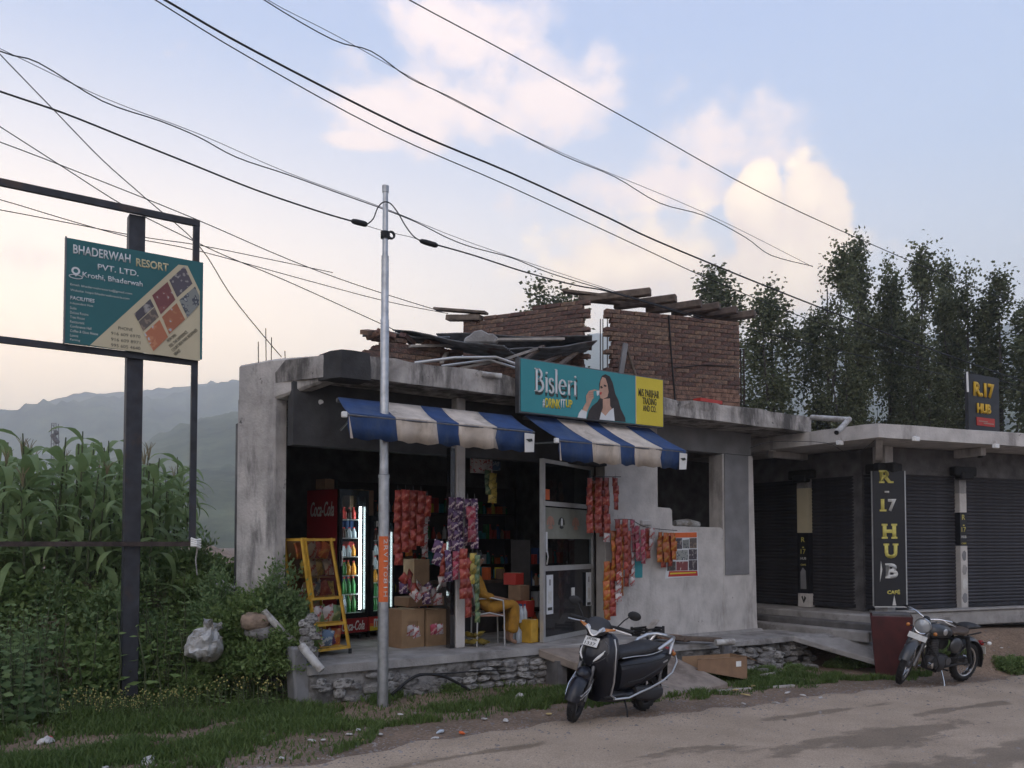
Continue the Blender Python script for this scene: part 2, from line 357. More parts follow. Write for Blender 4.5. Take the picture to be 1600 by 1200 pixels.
M['rock'] = pm('limed_rubble', (.36, .35, .335), .95, var=.22, scale=7, bump=.6, bscale=18, dark=(.085, .08, .075), dscale=3.5, damt=.52, rnd_amt=.25)
M['rockdark'] = pm('grey_rubble', (.22, .21, .20), .95, var=.25, scale=7, bump=.6, bscale=18, dark=(.07, .068, .064), dscale=4, damt=.46, rnd_amt=.25)
M['sandstone'] = pm('brown_boulder', (.27, .20, .15), .95, var=.2, scale=4, bump=.5, bscale=14)
M['bag'] = pm('dirty_plastic_sheet', (.40, .40, .39), .35, var=.3, scale=9, dark=(.17, .15, .12), dscale=4, damt=.52)
M['bulb'] = pm('bulb_glass', (.6, .6, .58), .2, var=.02)
M['led'] = emis('led_strip', (.90, .97, 1.0), 11.0)
M['clear'] = glass('shop_glass', (.55, .60, .62))
M['fridgeglass'] = glass('fridge_glass', (.86, .92, .92))
M['greenb'] = pm('green_bottle', (.03, .16, .035), .2, var=.2, scale=10, rnd_amt=.3)
M['orangeb'] = pm('orange_bottle', (.60, .24, .02), .25, var=.15, scale=10)
M['clearb'] = pm('clear_bottle', (.42, .46, .50), .2, var=.15, scale=10)
M['darkb'] = pm('cola_bottle', (.05, .02, .015), .2, var=.2, scale=10)
M['cap'] = pm('bottle_cap', (.55, .05, .04), .4)
M['shelf'] = pm('dark_shelf', (.05, .045, .045), .7, var=.2)
M['fridgein'] = pm('fridge_liner', (.50, .56, .58), .5, var=.05)
def packmat(name, c1, c2, c3):
    m, nt, b = nodes(name); N = nt.nodes; Lk = nt.links
    t = N.new('ShaderNodeTexCoord'); oi = N.new('ShaderNodeObjectInfo')
    nz = N.new('ShaderNodeTexVoronoi'); nz.inputs['Scale'].default_value = 14; Lk.new(t.outputs['Object'], nz.inputs[0])
    n2 = N.new('ShaderNodeTexNoise'); n2.inputs['Scale'].default_value = 18; n2.inputs['Detail'].default_value = 2; Lk.new(t.outputs['Object'], n2.inputs[0])
    r1 = N.new('ShaderNodeValToRGB'); r1.color_ramp.interpolation = 'CONSTANT'; e = r1.color_ramp.elements; e[0].color = (*c1, 1); e[1].color = (*c2, 1); e[1].position = .56
    k = e.new(.66); k.color = (*c3, 1); Lk.new(n2.outputs[0], r1.inputs[0])
    hs = N.new('ShaderNodeHueSaturation'); a = N.new('ShaderNodeMapRange'); a.inputs[3].default_value = .7; a.inputs[4].default_value = 1.25; Lk.new(oi.outputs['Random'], a.inputs[0]); Lk.new(a.outputs[0], hs.inputs['Value']); Lk.new(r1.outputs[0], hs.inputs['Color'])
    Lk.new(hs.outputs[0], b.inputs['Base Color']); b.inputs['Roughness'].default_value = .32; b.inputs['Metallic'].default_value = .15
    return m
PK = {'red': packmat('red_packet_print', (.26, .035, .025), (.38, .10, .06), (.42, .33, .28)),
      'orange': packmat('orange_packet_print', (.36, .09, .02), (.42, .20, .03), (.40, .30, .18)),
      'purple': packmat('purple_packet_print', (.075, .03, .085), (.45, .36, .36), (.30, .05, .06)),
      'pink': packmat('pink_packet_print', (.28, .035, .06), (.40, .22, .22), (.30, .05, .05)),
      'silver': packmat('silver_packet_print', (.42, .38, .37), (.32, .06, .06), (.55, .52, .5)),
      'yellow': packmat('yellow_packet_print', (.40, .30, .06), (.22, .17, .04), (.5, .42, .2)),
      'green': packmat('green_packet_print', (.08, .13, .06), (.20, .22, .10), (.36, .34, .26)),
      'blue': packmat('blue_packet_print', (.10, .16, .25), (.36, .40, .42), (.22, .27, .34))}
M['leafdark'] = leafmat('poplar_leaf', (.06, .078, .038), (.18, .195, .095), .5)
M['leafbush'] = leafmat('bush_leaf', (.09, .155, .045), (.25, .33, .12), .9)
M['leafnettle'] = leafmat('nettle_leaf', (.10, .175, .07), (.24, .32, .14), 1.2)
M['leafbrown'] = leafmat('dry_weed_leaf', (.11, .095, .055), (.20, .17, .10), 1.2)
M['leafcorn'] = leafmat('maize_leaf', (.11, .18, .06), (.30, .38, .17), .8)
M['leafpale'] = leafmat('pale_weed_leaf', (.11, .19, .055), (.24, .34, .12), 1.2)
M['grass'] = leafmat('grass_blade', (.055, .10, .026), (.14, .20, .055), .35)
M['stem'] = pm('green_stem', (.07, .085, .04), .7, var=.2)
M['bark'] = pm('poplar_bark', (.09, .08, .07), .9, var=.3, scale=5)
M['petal'] = pm('yellow_petal', (.40, .35, .12), .7, var=.2)
M['tassel'] = pm('maize_tassel', (.22, .18, .10), .8, var=.2)

# ================================================================== THE SETTING
def axis(a, b, st, far):
    c = list(np.arange(a, b+1e-6, st)); s = st; x = b
    while x < far: s *= 1.25; x += s; c.append(x)
    s = st; x = a; lo = []
    while x > -far: s *= 1.25; x -= s; lo.append(x)
    return np.array(lo[::-1]+c)
def edge_y(x): return -2.15-.06*max(-3, min(x, 9))*.5+.10*math.sin(x*1.3)+.05*math.sin(x*3.7+1)+.05*math.sin(x*9.1)
def grid_obj(name, xs, ys, fz, mat):
    nx, ny = len(xs), len(ys); vs = [(x, y, fz(x, y)) for y in ys for x in xs]
    fs = [(j*nx+i, j*nx+i+1, (j+1)*nx+i+1, (j+1)*nx+i) for j in range(ny-1) for i in range(nx-1)]
    me = bpy.data.meshes.new(name); me.from_pydata(vs, [], fs); me.polygons.foreach_set('use_smooth', [True]*len(fs)); me.materials.append(mat)
    o = bpy.data.objects.new(name, me); COL.objects.link(o); return o
# soil and verge
gm, nt, b = nodes('roadside_soil'); N = nt.nodes; Lk = nt.links
t = N.new('ShaderNodeTexCoord'); nz = N.new('ShaderNodeTexNoise'); nz.inputs['Scale'].default_value = 1.1; nz.inputs['Detail'].default_value = 9; nz.inputs['Roughness'].default_value = .65; Lk.new(t.outputs['Object'], nz.inputs[0])
nf = N.new('ShaderNodeTexNoise'); nf.inputs['Scale'].default_value = 30; nf.inputs['Detail'].default_value = 6; Lk.new(t.outputs['Object'], nf.inputs[0])
rp = N.new('ShaderNodeValToRGB'); e = rp.color_ramp.elements; e[0].position = .3; e[0].color = (.125, .086, .058, 1); e[1].position = .72; e[1].color = (.28, .195, .135, 1); Lk.new(nz.outputs[0], rp.inputs[0])
mm = N.new('ShaderNodeMix'); mm.data_type = 'RGBA'; mm.blend_type = 'MULTIPLY'; mm.inputs[0].default_value = .8; Lk.new(rp.outputs[0], mm.inputs[6])
r2 = N.new('ShaderNodeMapRange'); r2.inputs[1].default_value = .3; r2.inputs[2].default_value = .7; r2.inputs[3].default_value = .5; r2.inputs[4].default_value = 1.3; Lk.new(nf.outputs[0], r2.inputs[0]); Lk.new(r2.outputs[0], mm.inputs[7])
Lk.new(mm.outputs[2], b.inputs['Base Color']); b.inputs['Roughness'].default_value = .97
bp = N.new('ShaderNodeBump'); bp.inputs['Strength'].default_value = .8; bp.inputs['Distance'].default_value = .03; Lk.new(nf.outputs[0], bp.inputs['Height']); Lk.new(bp.outputs[0], b.inputs['Normal'])
def gz2(x, y):
    z = gz(x, y)
    if -12 < x < 16 and -2.6 < y < 6: z += .03*(mnoise.noise(Vector((x*1.7, y*1.7, 0))))*smooth01(-2.0, -1.0, y)*(1-smooth01(-.4, 0, y)*(1 if x > -.3 else 0))
    return z
g_o = grid_obj('ground', axis(-12, 15, .22, 4000), axis(-10, 9, .22, 4000), gz2, gm); tag(g_o, kind='structure')
# road
rm, nt, b = nodes('worn_dusty_asphalt'); N = nt.nodes; Lk = nt.links
t = N.new('ShaderNodeTexCoord')
def nn(sc, det=8, ro=.6, scale=None):
    n = N.new('ShaderNodeTexNoise'); n.inputs['Scale'].default_value = sc; n.inputs['Detail'].default_value = det; n.inputs['Roughness'].default_value = ro
    if scale:
        mp_ = N.new('ShaderNodeMapping'); mp_.inputs['Scale'].default_value = scale; Lk.new(t.outputs['Object'], mp_.inputs[0]); Lk.new(mp_.outputs[0], n.inputs[0])
    else: Lk.new(t.outputs['Object'], n.inputs[0])
    return n.outputs[0]
ra = N.new('ShaderNodeValToRGB'); e = ra.color_ramp.elements; e[0].position = .3; e[0].color = (.315, .24, .17, 1); e[1].position = .7; e[1].color = (.435, .335, .245, 1); Lk.new(nn(1.4), ra.inputs[0])
rg = N.new('ShaderNodeMapRange'); rg.inputs[1].default_value = .36; rg.inputs[2].default_value = .62; rg.inputs[3].default_value = .74; rg.inputs[4].default_value = 1.12; Lk.new(nn(75, 3), rg.inputs[0])
m1_ = N.new('ShaderNodeMix'); m1_.data_type = 'RGBA'; m1_.blend_type = 'MULTIPLY'; m1_.inputs[0].default_value = 1; Lk.new(ra.outputs[0], m1_.inputs[6]); Lk.new(rg.outputs[0], m1_.inputs[7])
wn_ = nn(1.1, 9, .66, (.8, 1.9, 1)); sx_ = N.new('ShaderNodeSeparateXYZ'); Lk.new(t.outputs['Object'], sx_.inputs[0])
def mth(op, a, c=0.0, d=0.0):
    n_ = N.new('ShaderNodeMath'); n_.operation = op
    for i_, v_ in enumerate((a, c, d)):
        if isinstance(v_, (int, float)): n_.inputs[i_].default_value = v_
        else: Lk.new(v_, n_.inputs[i_])
    return n_.outputs[0]
best = None                                                   # damp stains left by puddles, each at its own spot on the carriageway
for (qx, qy, ra_, rb_) in ((1380, 1160, 1.5, .42), (1560, 1190, 1.7, .5), (1120, 1190, .9, .22), (1330, 1108, 1.3, .13), (1520, 1098, 1.6, .12), (760, 1198, .8, .10)):
    c_ = on(qx, qy, 'Z', -.1); u_ = mth('DIVIDE', mth('SUBTRACT', sx_.outputs[0], c_.x), ra_); v_ = mth('DIVIDE', mth('SUBTRACT', sx_.outputs[1], c_.y), rb_)
    q_ = mth('SUBTRACT', 1.0, mth('SQRT', mth('ADD', mth('MULTIPLY', u_, u_), mth('MULTIPLY', v_, v_)))); best = q_ if best is None else mth('MAXIMUM', best, q_)
wmask = mth('ADD', mth('MULTIPLY', mth('MAXIMUM', best, -1.2), .22), wn_)
wet = N.new('ShaderNodeMapRange'); wet.interpolation_type = 'SMOOTHSTEP'; wet.inputs[1].default_value = .53; wet.inputs[2].default_value = .635; Lk.new(wmask, wet.inputs[0])
m2_ = N.new('ShaderNodeMix'); m2_.data_type = 'RGBA'; Lk.new(wet.outputs[0], m2_.inputs[0]); Lk.new(m1_.outputs[2], m2_.inputs[6])
dk = N.new('ShaderNodeMix'); dk.data_type = 'RGBA'; dk.blend_type = 'MULTIPLY'; dk.inputs[0].default_value = 1; Lk.new(m1_.outputs[2], dk.inputs[6]); dk.inputs[7].default_value = (.56, .54, .50, 1); Lk.new(dk.outputs[2], m2_.inputs[7])
Lk.new(m2_.outputs[2], b.inputs['Base Color'])
rr_ = N.new('ShaderNodeMapRange'); rr_.inputs[3].default_value = .93; rr_.inputs[4].default_value = .7; Lk.new(wet.outputs[0], rr_.inputs[0]); Lk.new(rr_.outputs[0], b.inputs['Roughness'])
bp = N.new('ShaderNodeBump'); bp.inputs['Strength'].default_value = .7; bp.inputs['Distance'].default_value = .012; Lk.new(nn(60, 4), bp.inputs['Height']); Lk.new(bp.outputs[0], b.inputs['Normal'])
xs = axis(-12, 15, .15, 300); vs = []; fs = []
rows = [0, .05, .2, .5, 1, 2, 3.5, 5, 6.5, 8]
for x in xs:
    e_ = edge_y(x)+.04*mnoise.noise(Vector((x*6, 0, 0)))
    for k, d in enumerate(rows):
        y = e_-d; vs.append((x, y, gz(x, y)+(.004 if k == 0 else .022)))
n = len(rows)
for i in range(len(xs)-1):
    for k in range(n-1): fs.append((i*n+k, i*n+k+1, (i+1)*n+k+1, (i+1)*n+k))
me = bpy.data.meshes.new('road'); me.from_pydata(vs, [], fs); me.polygons.foreach_set('use_smooth', [True]*len(fs)); me.materials.append(rm)
road = bpy.data.objects.new('road', me); COL.objects.link(road); tag(road, kind='structure')

# hills seen over the field and behind the trees
hm, nt, b = nodes('forested_hillside'); N = nt.nodes; Lk = nt.links; t = N.new('ShaderNodeTexCoord')
ra = N.new('ShaderNodeValToRGB'); e = ra.color_ramp.elements; e[0].position = .35; e[0].color = (.018, .03, .022, 1); e[1].position = .68; e[1].color = (.17, .19, .11, 1); Lk.new(nn(.014, 10, .72), ra.inputs[0])
Lk.new(ra.outputs[0], b.inputs['Base Color']); b.inputs['Roughness'].default_value = 1; b.inputs['Specular IOR Level'].default_value = .1
def interp(pts, x):
    if x <= pts[0][0]: return pts[0][1]
    for (a, p), (c, q) in zip(pts, pts[1:]):
        if x <= c: return p+(q-p)*(x-a)/(c-a)
    return pts[-1][1]
def hill(name, ridge, r0, r1, r2, x0, x1, nx, rough, base):
    vs = []; fs = []; K = 30
    for i in range(nx):
        th = math.atan((x0-800)/FPX)+(math.atan((x1-800)/FPX)-math.atan((x0-800)/FPX))*i/(nx-1)
        d = (FW0*math.cos(th)+RT*math.sin(th)); xp = 800+FPX*math.tan(th); yp = interp(ridge, xp)
        for k in range(K+1):
            q = k/K
            r = r0+(r1-r0)*(q/.75) if q < .75 else r1+(r2-r1)*((q-.75)/.25)
            hr = max(2, 1.7+(850-yp)/FPX*r1*math.cos(th))
            f = smooth01(0, 1, q/.75)*.55+.45*(q/.75) if q < .75 else 1-.6*((q-.75)/.25)
            p = CAM+d*r; w_ = 4*q*(1-min(1, q/.75)) if q < .75 else 0
            z = base+(hr-base)*f+w_*rough*mnoise.fractal(Vector((p.x, p.y, 0))*.004, 1, 2, 5)*60
            z += (rough*5*mnoise.fractal(Vector((p.x, p.y, 3))*.03, .8, 2, 4)+rough*12*max(0, mnoise.noise(Vector((p.x*.11, p.y*.11, 5)))))*min(1, q*3)
            vs.append((p.x, p.y, z))
    for i in range(nx-1):
        for k in range(K):
            a = i*(K+1)+k; fs.append((a, a+1, a+K+2, a+K+1))
    me = bpy.data.meshes.new(name); me.from_pydata(vs, [], fs); me.polygons.foreach_set('use_smooth', [True]*len(fs)); me.materials.append(hm)
    o = bpy.data.objects.new(name, me); COL.objects.link(o); tag(o, kind='structure'); return o
hill('hill', [(-2500, 620), (-900, 640), (-200, 660), (0, 650), (32, 644), (107, 625), (200, 615), (262, 610), (369, 600), (600, 575), (800, 545), (930, 528), (1060, 548), (1250, 546), (1330, 536), (1400, 530), (1480, 527), (1600, 505), (1900, 515), (3500, 560)], 500, 1900, 2600, -2500, 3500, 420, 1.0, -6)
hill('hill', [(-400, 760), (0, 800), (180, 722), (240, 690), (300, 664), (350, 651), (420, 645), (600, 640), (800, 650), (1000, 690), (1300, 650), (1500, 600), (1700, 580), (2300, 590)], 240, 900, 1250, -400, 2300, 300, .55, -6)
hz = MB(); hz.bb(-4300, 4300, -4300, 4300, -9, 575)
hm_ = bpy.data.materials.new('valley_haze'); hm_.use_nodes = True; nt = hm_.node_tree; nt.nodes.clear()
pv = nt.nodes.new('ShaderNodeVolumePrincipled'); pv.inputs['Color'].default_value = (.94, .97, 1.0, 1); pv.inputs['Density'].default_value = .00074; pv.inputs['Anisotropy'].default_value = .5
ou = nt.nodes.new('ShaderNodeOutputMaterial'); nt.links.new(pv.outputs[0], ou.inputs['Volume'])
HAZE = hz.build('haze', hm_); tag(HAZE, kind='stuff')

# ================================================================== THE SHOP
FL = .41; ZS = 3.54; ZT = 3.79
pA = atD(518, 600, 9.15); pB = atD(430, 600, 9.48); pC = atD(371, 600, 9.71)
for p in (pA, pB, pC): p.z = 0
shop = thing('shop_building', 'single storey concrete roadside shop with flat slab roof and weathered plaster walls', 'building', (4, 2, 0))
def rough_slab(poly, z0, z1, jit, step=.25):               # a cast slab with uneven chipped edges
    pts = []
    for a, c in zip(poly, poly[1:]+poly[:1]):
        a = Vector((a[0], a[1], 0)); c = Vector((c[0], c[1], 0)); k = max(1, int((c-a).length/step))
        for i in range(k): pts.append(a+(c-a)*i/k)
    top = []; bot = []; mid = []
    cen = sum(pts, Vector())/len(pts)
    for p in pts:
        q = mnoise.noise_vector(p*3.1); q2 = mnoise.noise_vector(p*2.3+Vector((5, 2, 1)))
        top.append(p+Vector((q.x*jit, q.y*jit, z1+q.z*jit*1.3))); mid.append(p+Vector((q2.x*jit*.4, q2.y*jit*.4, (z0+z1)/2))); bot.append(p+Vector((q2.x*jit*.3, q2.y*jit*.3, z0+q2.z*jit*.3)))
    mb = MB(); mb.loft([bot, mid, top]); return mb
rough_slab([(pA.x+.16, .02), (8.55, 0), (8.55, 4.6), (.6, 4.6), (pC.x+.05, pC.y), (pA.x-.03, .14)], ZS, ZT, .045).build('roof_slab', M['slab'], shop)
mb = MB(); d = V(.17, .06, 0)
mb.prism([V(pC.x, pC.y, 3.80), V(pB.x, pB.y, 3.83), V(pA.x, pA.y, 3.80), V(pA.x, pA.y, 3.53), V(pB.x, pB.y, 3.36), V(pC.x, pC.y, 3.3)], d*.96)
mb.build('cantilever_beam', M['plaster'], shop, bevel=.025)
mb = MB(); mb.prism([V(pC.x, pC.y, -.2), V(pB.x, pB.y, -.2), V(pB.x+.17, pB.y+.06, -.2), V(pC.x+.17, pC.y+.06, -.2)], V(0, 0, 3.6)); mb.build('pier', M['plaster'], shop, bevel=.015)
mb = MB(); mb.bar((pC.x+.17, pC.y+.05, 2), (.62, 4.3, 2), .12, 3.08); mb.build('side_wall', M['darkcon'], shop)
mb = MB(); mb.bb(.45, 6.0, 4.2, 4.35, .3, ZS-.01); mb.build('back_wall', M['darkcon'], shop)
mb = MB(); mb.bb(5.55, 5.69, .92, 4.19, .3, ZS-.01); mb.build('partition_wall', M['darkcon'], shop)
mb = MB(); mb.bb(.02, 4.66, .62, .8, 2.82, ZS-.004); mb.build('header_beam', M['shade_stain'], shop)  # shade under the overhang is put into its colour
mb = MB(); mb.bb(2.06, 2.19, .46, .60, FL, ZS-.01); mb.build('pillar', M['whitewash'], shop, bevel=.01)
mb = MB(); mb.bb(1.985, 2.045, .48, .58, FL, 2.9); mb.build('shutter_channel', M['blackgloss'], shop)
# whitewashed right hand bay
W0 = .70
mb = MB(); mb.prism([V(x, W0, z) for x, z in ((4.69, .16), (7.19, .16), (7.19, 1.93), (7.14, 1.965), (6.09, 1.975), (6.05, 1.99), (6.04, 2.22), (6.0, 2.25), (5.742, 2.26), (5.74, ZS-.006), (4.69, ZS-.006))], V(0, .2, 0)); mb.build('wall', M['whitewash'], shop)
mb = MB(); mb.bb(5.70, 9.3, 2.9, 3.05, .1, ZS-.01); mb.build('back_wall', M['darkcon'], shop)  # dark wall added so the opening over the low wall stays dark
mb = MB(); mb.loft([[V(7.192, W0-.004, z), V(7.99+dx, W0-.004, z), V(7.99+dx, 1.0, z), V(7.192, 1.0, z)] for z, dx in ((.12, .06), (.4, .02), (1.2, 0), (3.165, -.05))]); mb.build('corner_pillar', M['whitewash'], shop, bevel=.012)
mb = MB(); mb.bb(5.745, 7.9, W0+.002, .9, 3.17, ZS-.005); mb.build('lintel_beam', M['greypaint'], shop)
mb = MB(); mb.bb(7.22, 7.80, W0-.02, W0-.006, 1.2, 3.16); mb.build('grey_panel', M['greypaint'], shop)
mb = MB()
mb.loft([[V(4.7, .56, .17), V(8.1, .52, .12), V(8.1, .70, .12), V(4.7, .70, .17)], [V(4.7, .66, .31), V(8.06, .65, .3), V(8.06, .697, .3), V(4.7, .697, .31)]]); mb.build('footing', M['concrete'], shop)
rough_slab([(pA.x-.06, .12), (pA.x+.02, .0), (pA.x+.36, -.025), (pA.x+.36, .3), (pA.x-.1, .35)], ZS-.03, ZT+.02, .03, .1).build('broken_corner', M['shade_stain'], shop)
# floor
mb = MB(); rough_slab([(-.02, -.03), (3.1, -.03), (4.8, -.03), (4.8, .72), (5.6, .9), (5.6, 4.25), (.5, 4.25), (-.1, 1.2)], FL-.09, FL, .014).build('floor', M['concrete'], shop)
# conduit, hooks and sawn steel starter bars standing on the slab
for px, y0, y1 in ((404, 563, 534), (416, 562, 513), (424, 562, 527), (446, 560, 548)):
    a = atD(px, y0, 9.6); c = atD(px+rnd.uniform(-1, 1), y1, 9.6); a.z -= .05
    MB().tube([a, c], .006, 5).build('starter_bar', M['rust'], shop)
a = on(768, 586, 'Y', -.02); MB().tube([V(a.x-.13, .0, a.z), V(a.x+.12, -.05, a.z-.005)], .035, 12).build('drain_spout', M['pvc'], shop)
a = on(1110, 630, 'Y', .05); MB().box((a.x, .1, 3.83), (.5, .14, .05), (0, 0, .05)).build('red_plank', M['redtext'], shop)
# camera bracket in the corner
cr = thing('security_camera', 'small pale security camera and bracket under the roof corner above the striped awning', 'camera', atD(508, 632, 9.6))
MB().tube([atD(487, 612, 9.7), atD(494, 626, 9.65), atD(502, 628, 9.6)], .012, 6).build('bracket', M['greymetal'], cr)
MB().tube([atD(490, 622, 9.6), atD(502, 629, 9.5)], .03, 10).build('camera_body', M['white'], cr, smooth=True)
MB().box(atD(514, 622, 9.6), (.07, .07, .06)).build('junction_box', M['white'], cr)
MB().tube([atD(501, 637, 9.6), atD(508, 634, 9.6), atD(516, 638, 9.6)], .008, 5).build('cable', M['white'], cr)

# ------------------------------------------------------------------ rubble plinth under the shop front
def rockmesh(name, mat, seed, flat=.6):
    bm = bmesh.new(); bmesh.ops.create_icosphere(bm, subdivisions=2, radius=.5)
    for v in bm.verts:
        q = v.co*1.9+Vector((seed*7.1, seed*3.3, 0)); k = 1+.35*mnoise.noise(q)+.12*mnoise.noise(q*2.7)
        c = v.co*k; v.co = Vector((max(-.44, min(.44, c.x)), max(-.40, min(.40, c.y)), max(-.40, min(.40, c.z))))
    me = bpy.data.meshes.new(name); bm.to_mesh(me); bm.free(); me.materials.append(mat); return me
ROCKS = [rockmesh('stone', M['rock'], i) for i in range(6)]; ROCKSD = [rockmesh('stone', M['rockdark'], i+9) for i in range(6)]
def stone(parent, p, s, dark=False, label=None):
    o = bpy.data.objects.new('stone', rnd.choice(ROCKSD if dark else ROCKS)); COL.objects.link(o); o.parent = parent
    L = parent.location if parent else Vector(); o.location = Vector(p)-L; o.scale = s; o.rotation_euler = (rnd.uniform(-.25, .25), rnd.uniform(-.25, .25), rnd.uniform(-.3, .3)); return o
def wall_face(x0, x1, y, z0f, z1, th, mat, amp=.05, name='masonry'):    # uneven limewashed rubble face
    nx = int((x1-x0)/.045); nz_ = 12; vs = []; fs = []
    for i in range(nx+1):
        x = x0+(x1-x0)*i/nx
        for k in range(nz_+1):
            z = z0f(x)+(z1-z0f(x))*k/nz_; q = Vector((x*4.5, z*6, y))
            dd = mnoise.cell(q) if False else mnoise.noise(q)*amp+mnoise.noise(q*2.6)*amp*.6
            if k == nz_: dd = 0
            vs.append((x, y-dd, z))
    for i in range(nx):
        for k in range(nz_): a = i*(nz_+1)+k; fs.append((a, a+nz_+1, a+nz_+2, a+1))
    mb = MB(); mb.add(vs, fs); mb.add([(x0, y, z0f(x0)), (x0, y, z1), (x0, y+th, z1), (x0, y+th, z0f(x0)), (x1, y, z0f(x1)), (x1, y, z1), (x1, y+th, z1), (x1, y+th, z0f(x1))], [(0, 1, 2, 3), (4, 7, 6, 5)])
    return mb
pl = thing('stone_plinth', 'limewashed rubble stone plinth carrying the shop floor along the verge', 'plinth', (1.5, .2, 0))
wall_face(.0, 3.02, .015, lambda x: gz(x, 0)-.12, FL-.095, .6, M['rock']).build('masonry', M['rock'], pl, smooth=True)
mb = MB(); mb.bb(.02, 3.0, .2, .6, -.2, FL-.1); mb.build('core', M['darkcon'], pl)
x = 1.62
for row, zz in enumerate((.0, .085, .165, .245)):
    x = 1.7+rnd.uniform(-.2, .1)+.12*row
    while x < 2.98:
        ww = rnd.uniform(.13, .30); stone(pl, (x+ww/2, .0, zz+gz(x, 0)+.03), (ww*1.15, .16, rnd.uniform(.08, .11)), rnd.random() < .3); x += ww
for i in range(34): stone(pl, (rnd.uniform(.08, 1.75), .005, rnd.uniform(-.02, .27)), (rnd.uniform(.12, .30), .12, rnd.uniform(.07, .15)), rnd.random() < .35)
# second platform before the whitewashed bay
p2 = thing('rubble_platform', 'tumbledown rubble stone platform with concrete cap beside the cardboard box', 'platform', (6.5, .2, 0))
rough_slab([(4.85, .0), (6.4, -.16), (8.25, -.22), (8.4, .1), (8.3, .72), (4.85, .69)], .19, .27, .02).build('cap_slab', M['concrete'], p2)
wall_face(4.9, 8.2, -.04, lambda x: gz(x, 0)-.15, .188, .5, M['rockdark'], .05).build('masonry', M['rockdark'], p2, smooth=True)
for row in range(5):
    x = 5.9
    while x < 8.15:
        ww = rnd.uniform(.12, .32); zz = gz(x, 0)+.02+row*.085
        if zz < .15 and rnd.random() < .85: stone(p2, (x+ww/2, -.06-.05*(4-row)*rnd.random(), zz), (ww*1.1, .22, rnd.uniform(.09, .14)), rnd.random() < .55)
        x += ww
for i in range(12):
    xx = rnd.uniform(6.2, 7.9); stone(p2, (xx, -.25-rnd.random()*.25, gz(xx, -.3)+.03), (rnd.uniform(.1, .28), .18, rnd.uniform(.07, .14)), rnd.random() < .4)
# ramp slab from the shop door to the road
rp_ = thing('concrete_ramp', 'sloping concrete slab bridging from the shop floor down to the verge behind the scooter', 'ramp', (4, -.6, 0))
z1 = gz(4.2, -1.3)+.03
mb = MB(); top = [V(2.95, -.035, .40), V(4.86, -.035, .31), V(5.05, -1.25, z1), V(3.75, -1.45, z1)]
mb.loft([[p-V(0, 0, .11) for p in top], top]); mb.build('slab', M['dustcon'], rp_, bevel=.015)
mb = MB(); mb.bb(3.06, 3.2, -.3, .5, -.2, .26); mb.build('abutment', M['darkcon'], rp_)

# ------------------------------------------------------------------ unfinished brick storey on the roof
up = thing('unfinished_brick_storey', 'unfinished red brick upper room with projecting roof timbers on the shop roof', 'building', (5, 1, ZT))
bm0 = MB(); bm0.box((0, 0, 0), (.218, .105, .056)); bproto = bm0.build('brick', M['brick'], None, bevel=.004); BR = bproto.data
bpy.data.objects.remove(bproto)
def brick_wall(parent, a, c, z0, z1, ragged_l=0, ragged_r=0, topfn=None, single=lambda r, i: True):
    a = Vector((a[0], a[1], 0)); c = Vector((c[0], c[1], 0)); d = (c-a); L = d.length; d.normalize(); nrm = Vector((d.y, -d.x, 0))
    if nrm.dot(Vector((CAM.x, CAM.y, 0))-a) < 0: nrm = -nrm
    ang = math.atan2(d.y, d.x); rest = MB(); rows = int((z1-z0)/.066); cnt = 0
    for r in range(rows):
        z = z0+.033+r*.066; x = (0 if r % 2 else -.112)+rnd.uniform(-.01, .01)
        x0 = rnd.choice((0, .09))*ragged_l; x1 = L-rnd.choice((0, .09))*ragged_r
        while x < L-.04:
            wd = .228; xa = max(x, x0); xb = min(x+wd-.010, x1)
            if xb-xa > .05 and (topfn is None or z < topfn((xa+xb)/2)):
                p = a+d*((xa+xb)/2)+nrm*rnd.uniform(-.006, .006)
                sx = (xb-xa)/.218
                if single(r, x):
                    o = bpy.data.objects.new('brick', BR); COL.objects.link(o); o.parent = parent; o.location = Vector((p.x, p.y, z))-parent.location
                    o.rotation_euler = (0, rnd.uniform(-.012, .012), ang+rnd.uniform(-.02, .02)); o.scale = (sx, 1, rnd.uniform(.94, 1.03)); cnt += 1
                else: rest.box((p.x, p.y, z), (.218*sx, .105, .056), (0, rnd.uniform(-.012, .012), ang))
            x += wd
    if rest.v: tag(rest.build('brick_courses', M['brick'], parent), kind='stuff')
    co_ = MB(); 
    zz = z1-.05 if topfn is None else None
    k = 24
    for i in range(k):
        s0 = L*i/k; s1 = L*(i+1)/k
        if s0 < .1*ragged_l or s1 > L-.1*ragged_r: continue
        zt = (z1 if topfn is None else min(z1, topfn((s0+s1)/2)))-.075
        if zt > z0+.05: co_.prism([a+d*s0-nrm*.044+V(0, 0, z0), a+d*s1-nrm*.044+V(0, 0, z0), a+d*s1-nrm*.044+V(0, 0, zt), a+d*s0-nrm*.044+V(0, 0, zt)], nrm*.088)
    co_.build('mortar_bed', M['mortar'], parent)
    return cnt
A1 = V(4.50, .80, 0); A0 = V(3.41, 2.51, 0); B0 = V(4.68, .68, 0); B1 = V(6.86, .09, 0)
LA = (A1-A0).length
c1 = brick_wall(up, A0, A1, 3.8, 5.27, 0, 1, lambda s: 5.15+.12*smooth01(.2, LA, s)+(.07 if (s*1.7) % 1 < .28 else 0), lambda r, i: r > 9)
c2 = brick_wall(up, B0, B1, 3.8, 5.13, 1, 0, None, lambda r, i: r > 3)
c3 = brick_wall(up, B1+V(.03, .1, 0), V(7.0, 3.2, 0), 3.8, 5.10, 0, 0, None, lambda r, i: False)
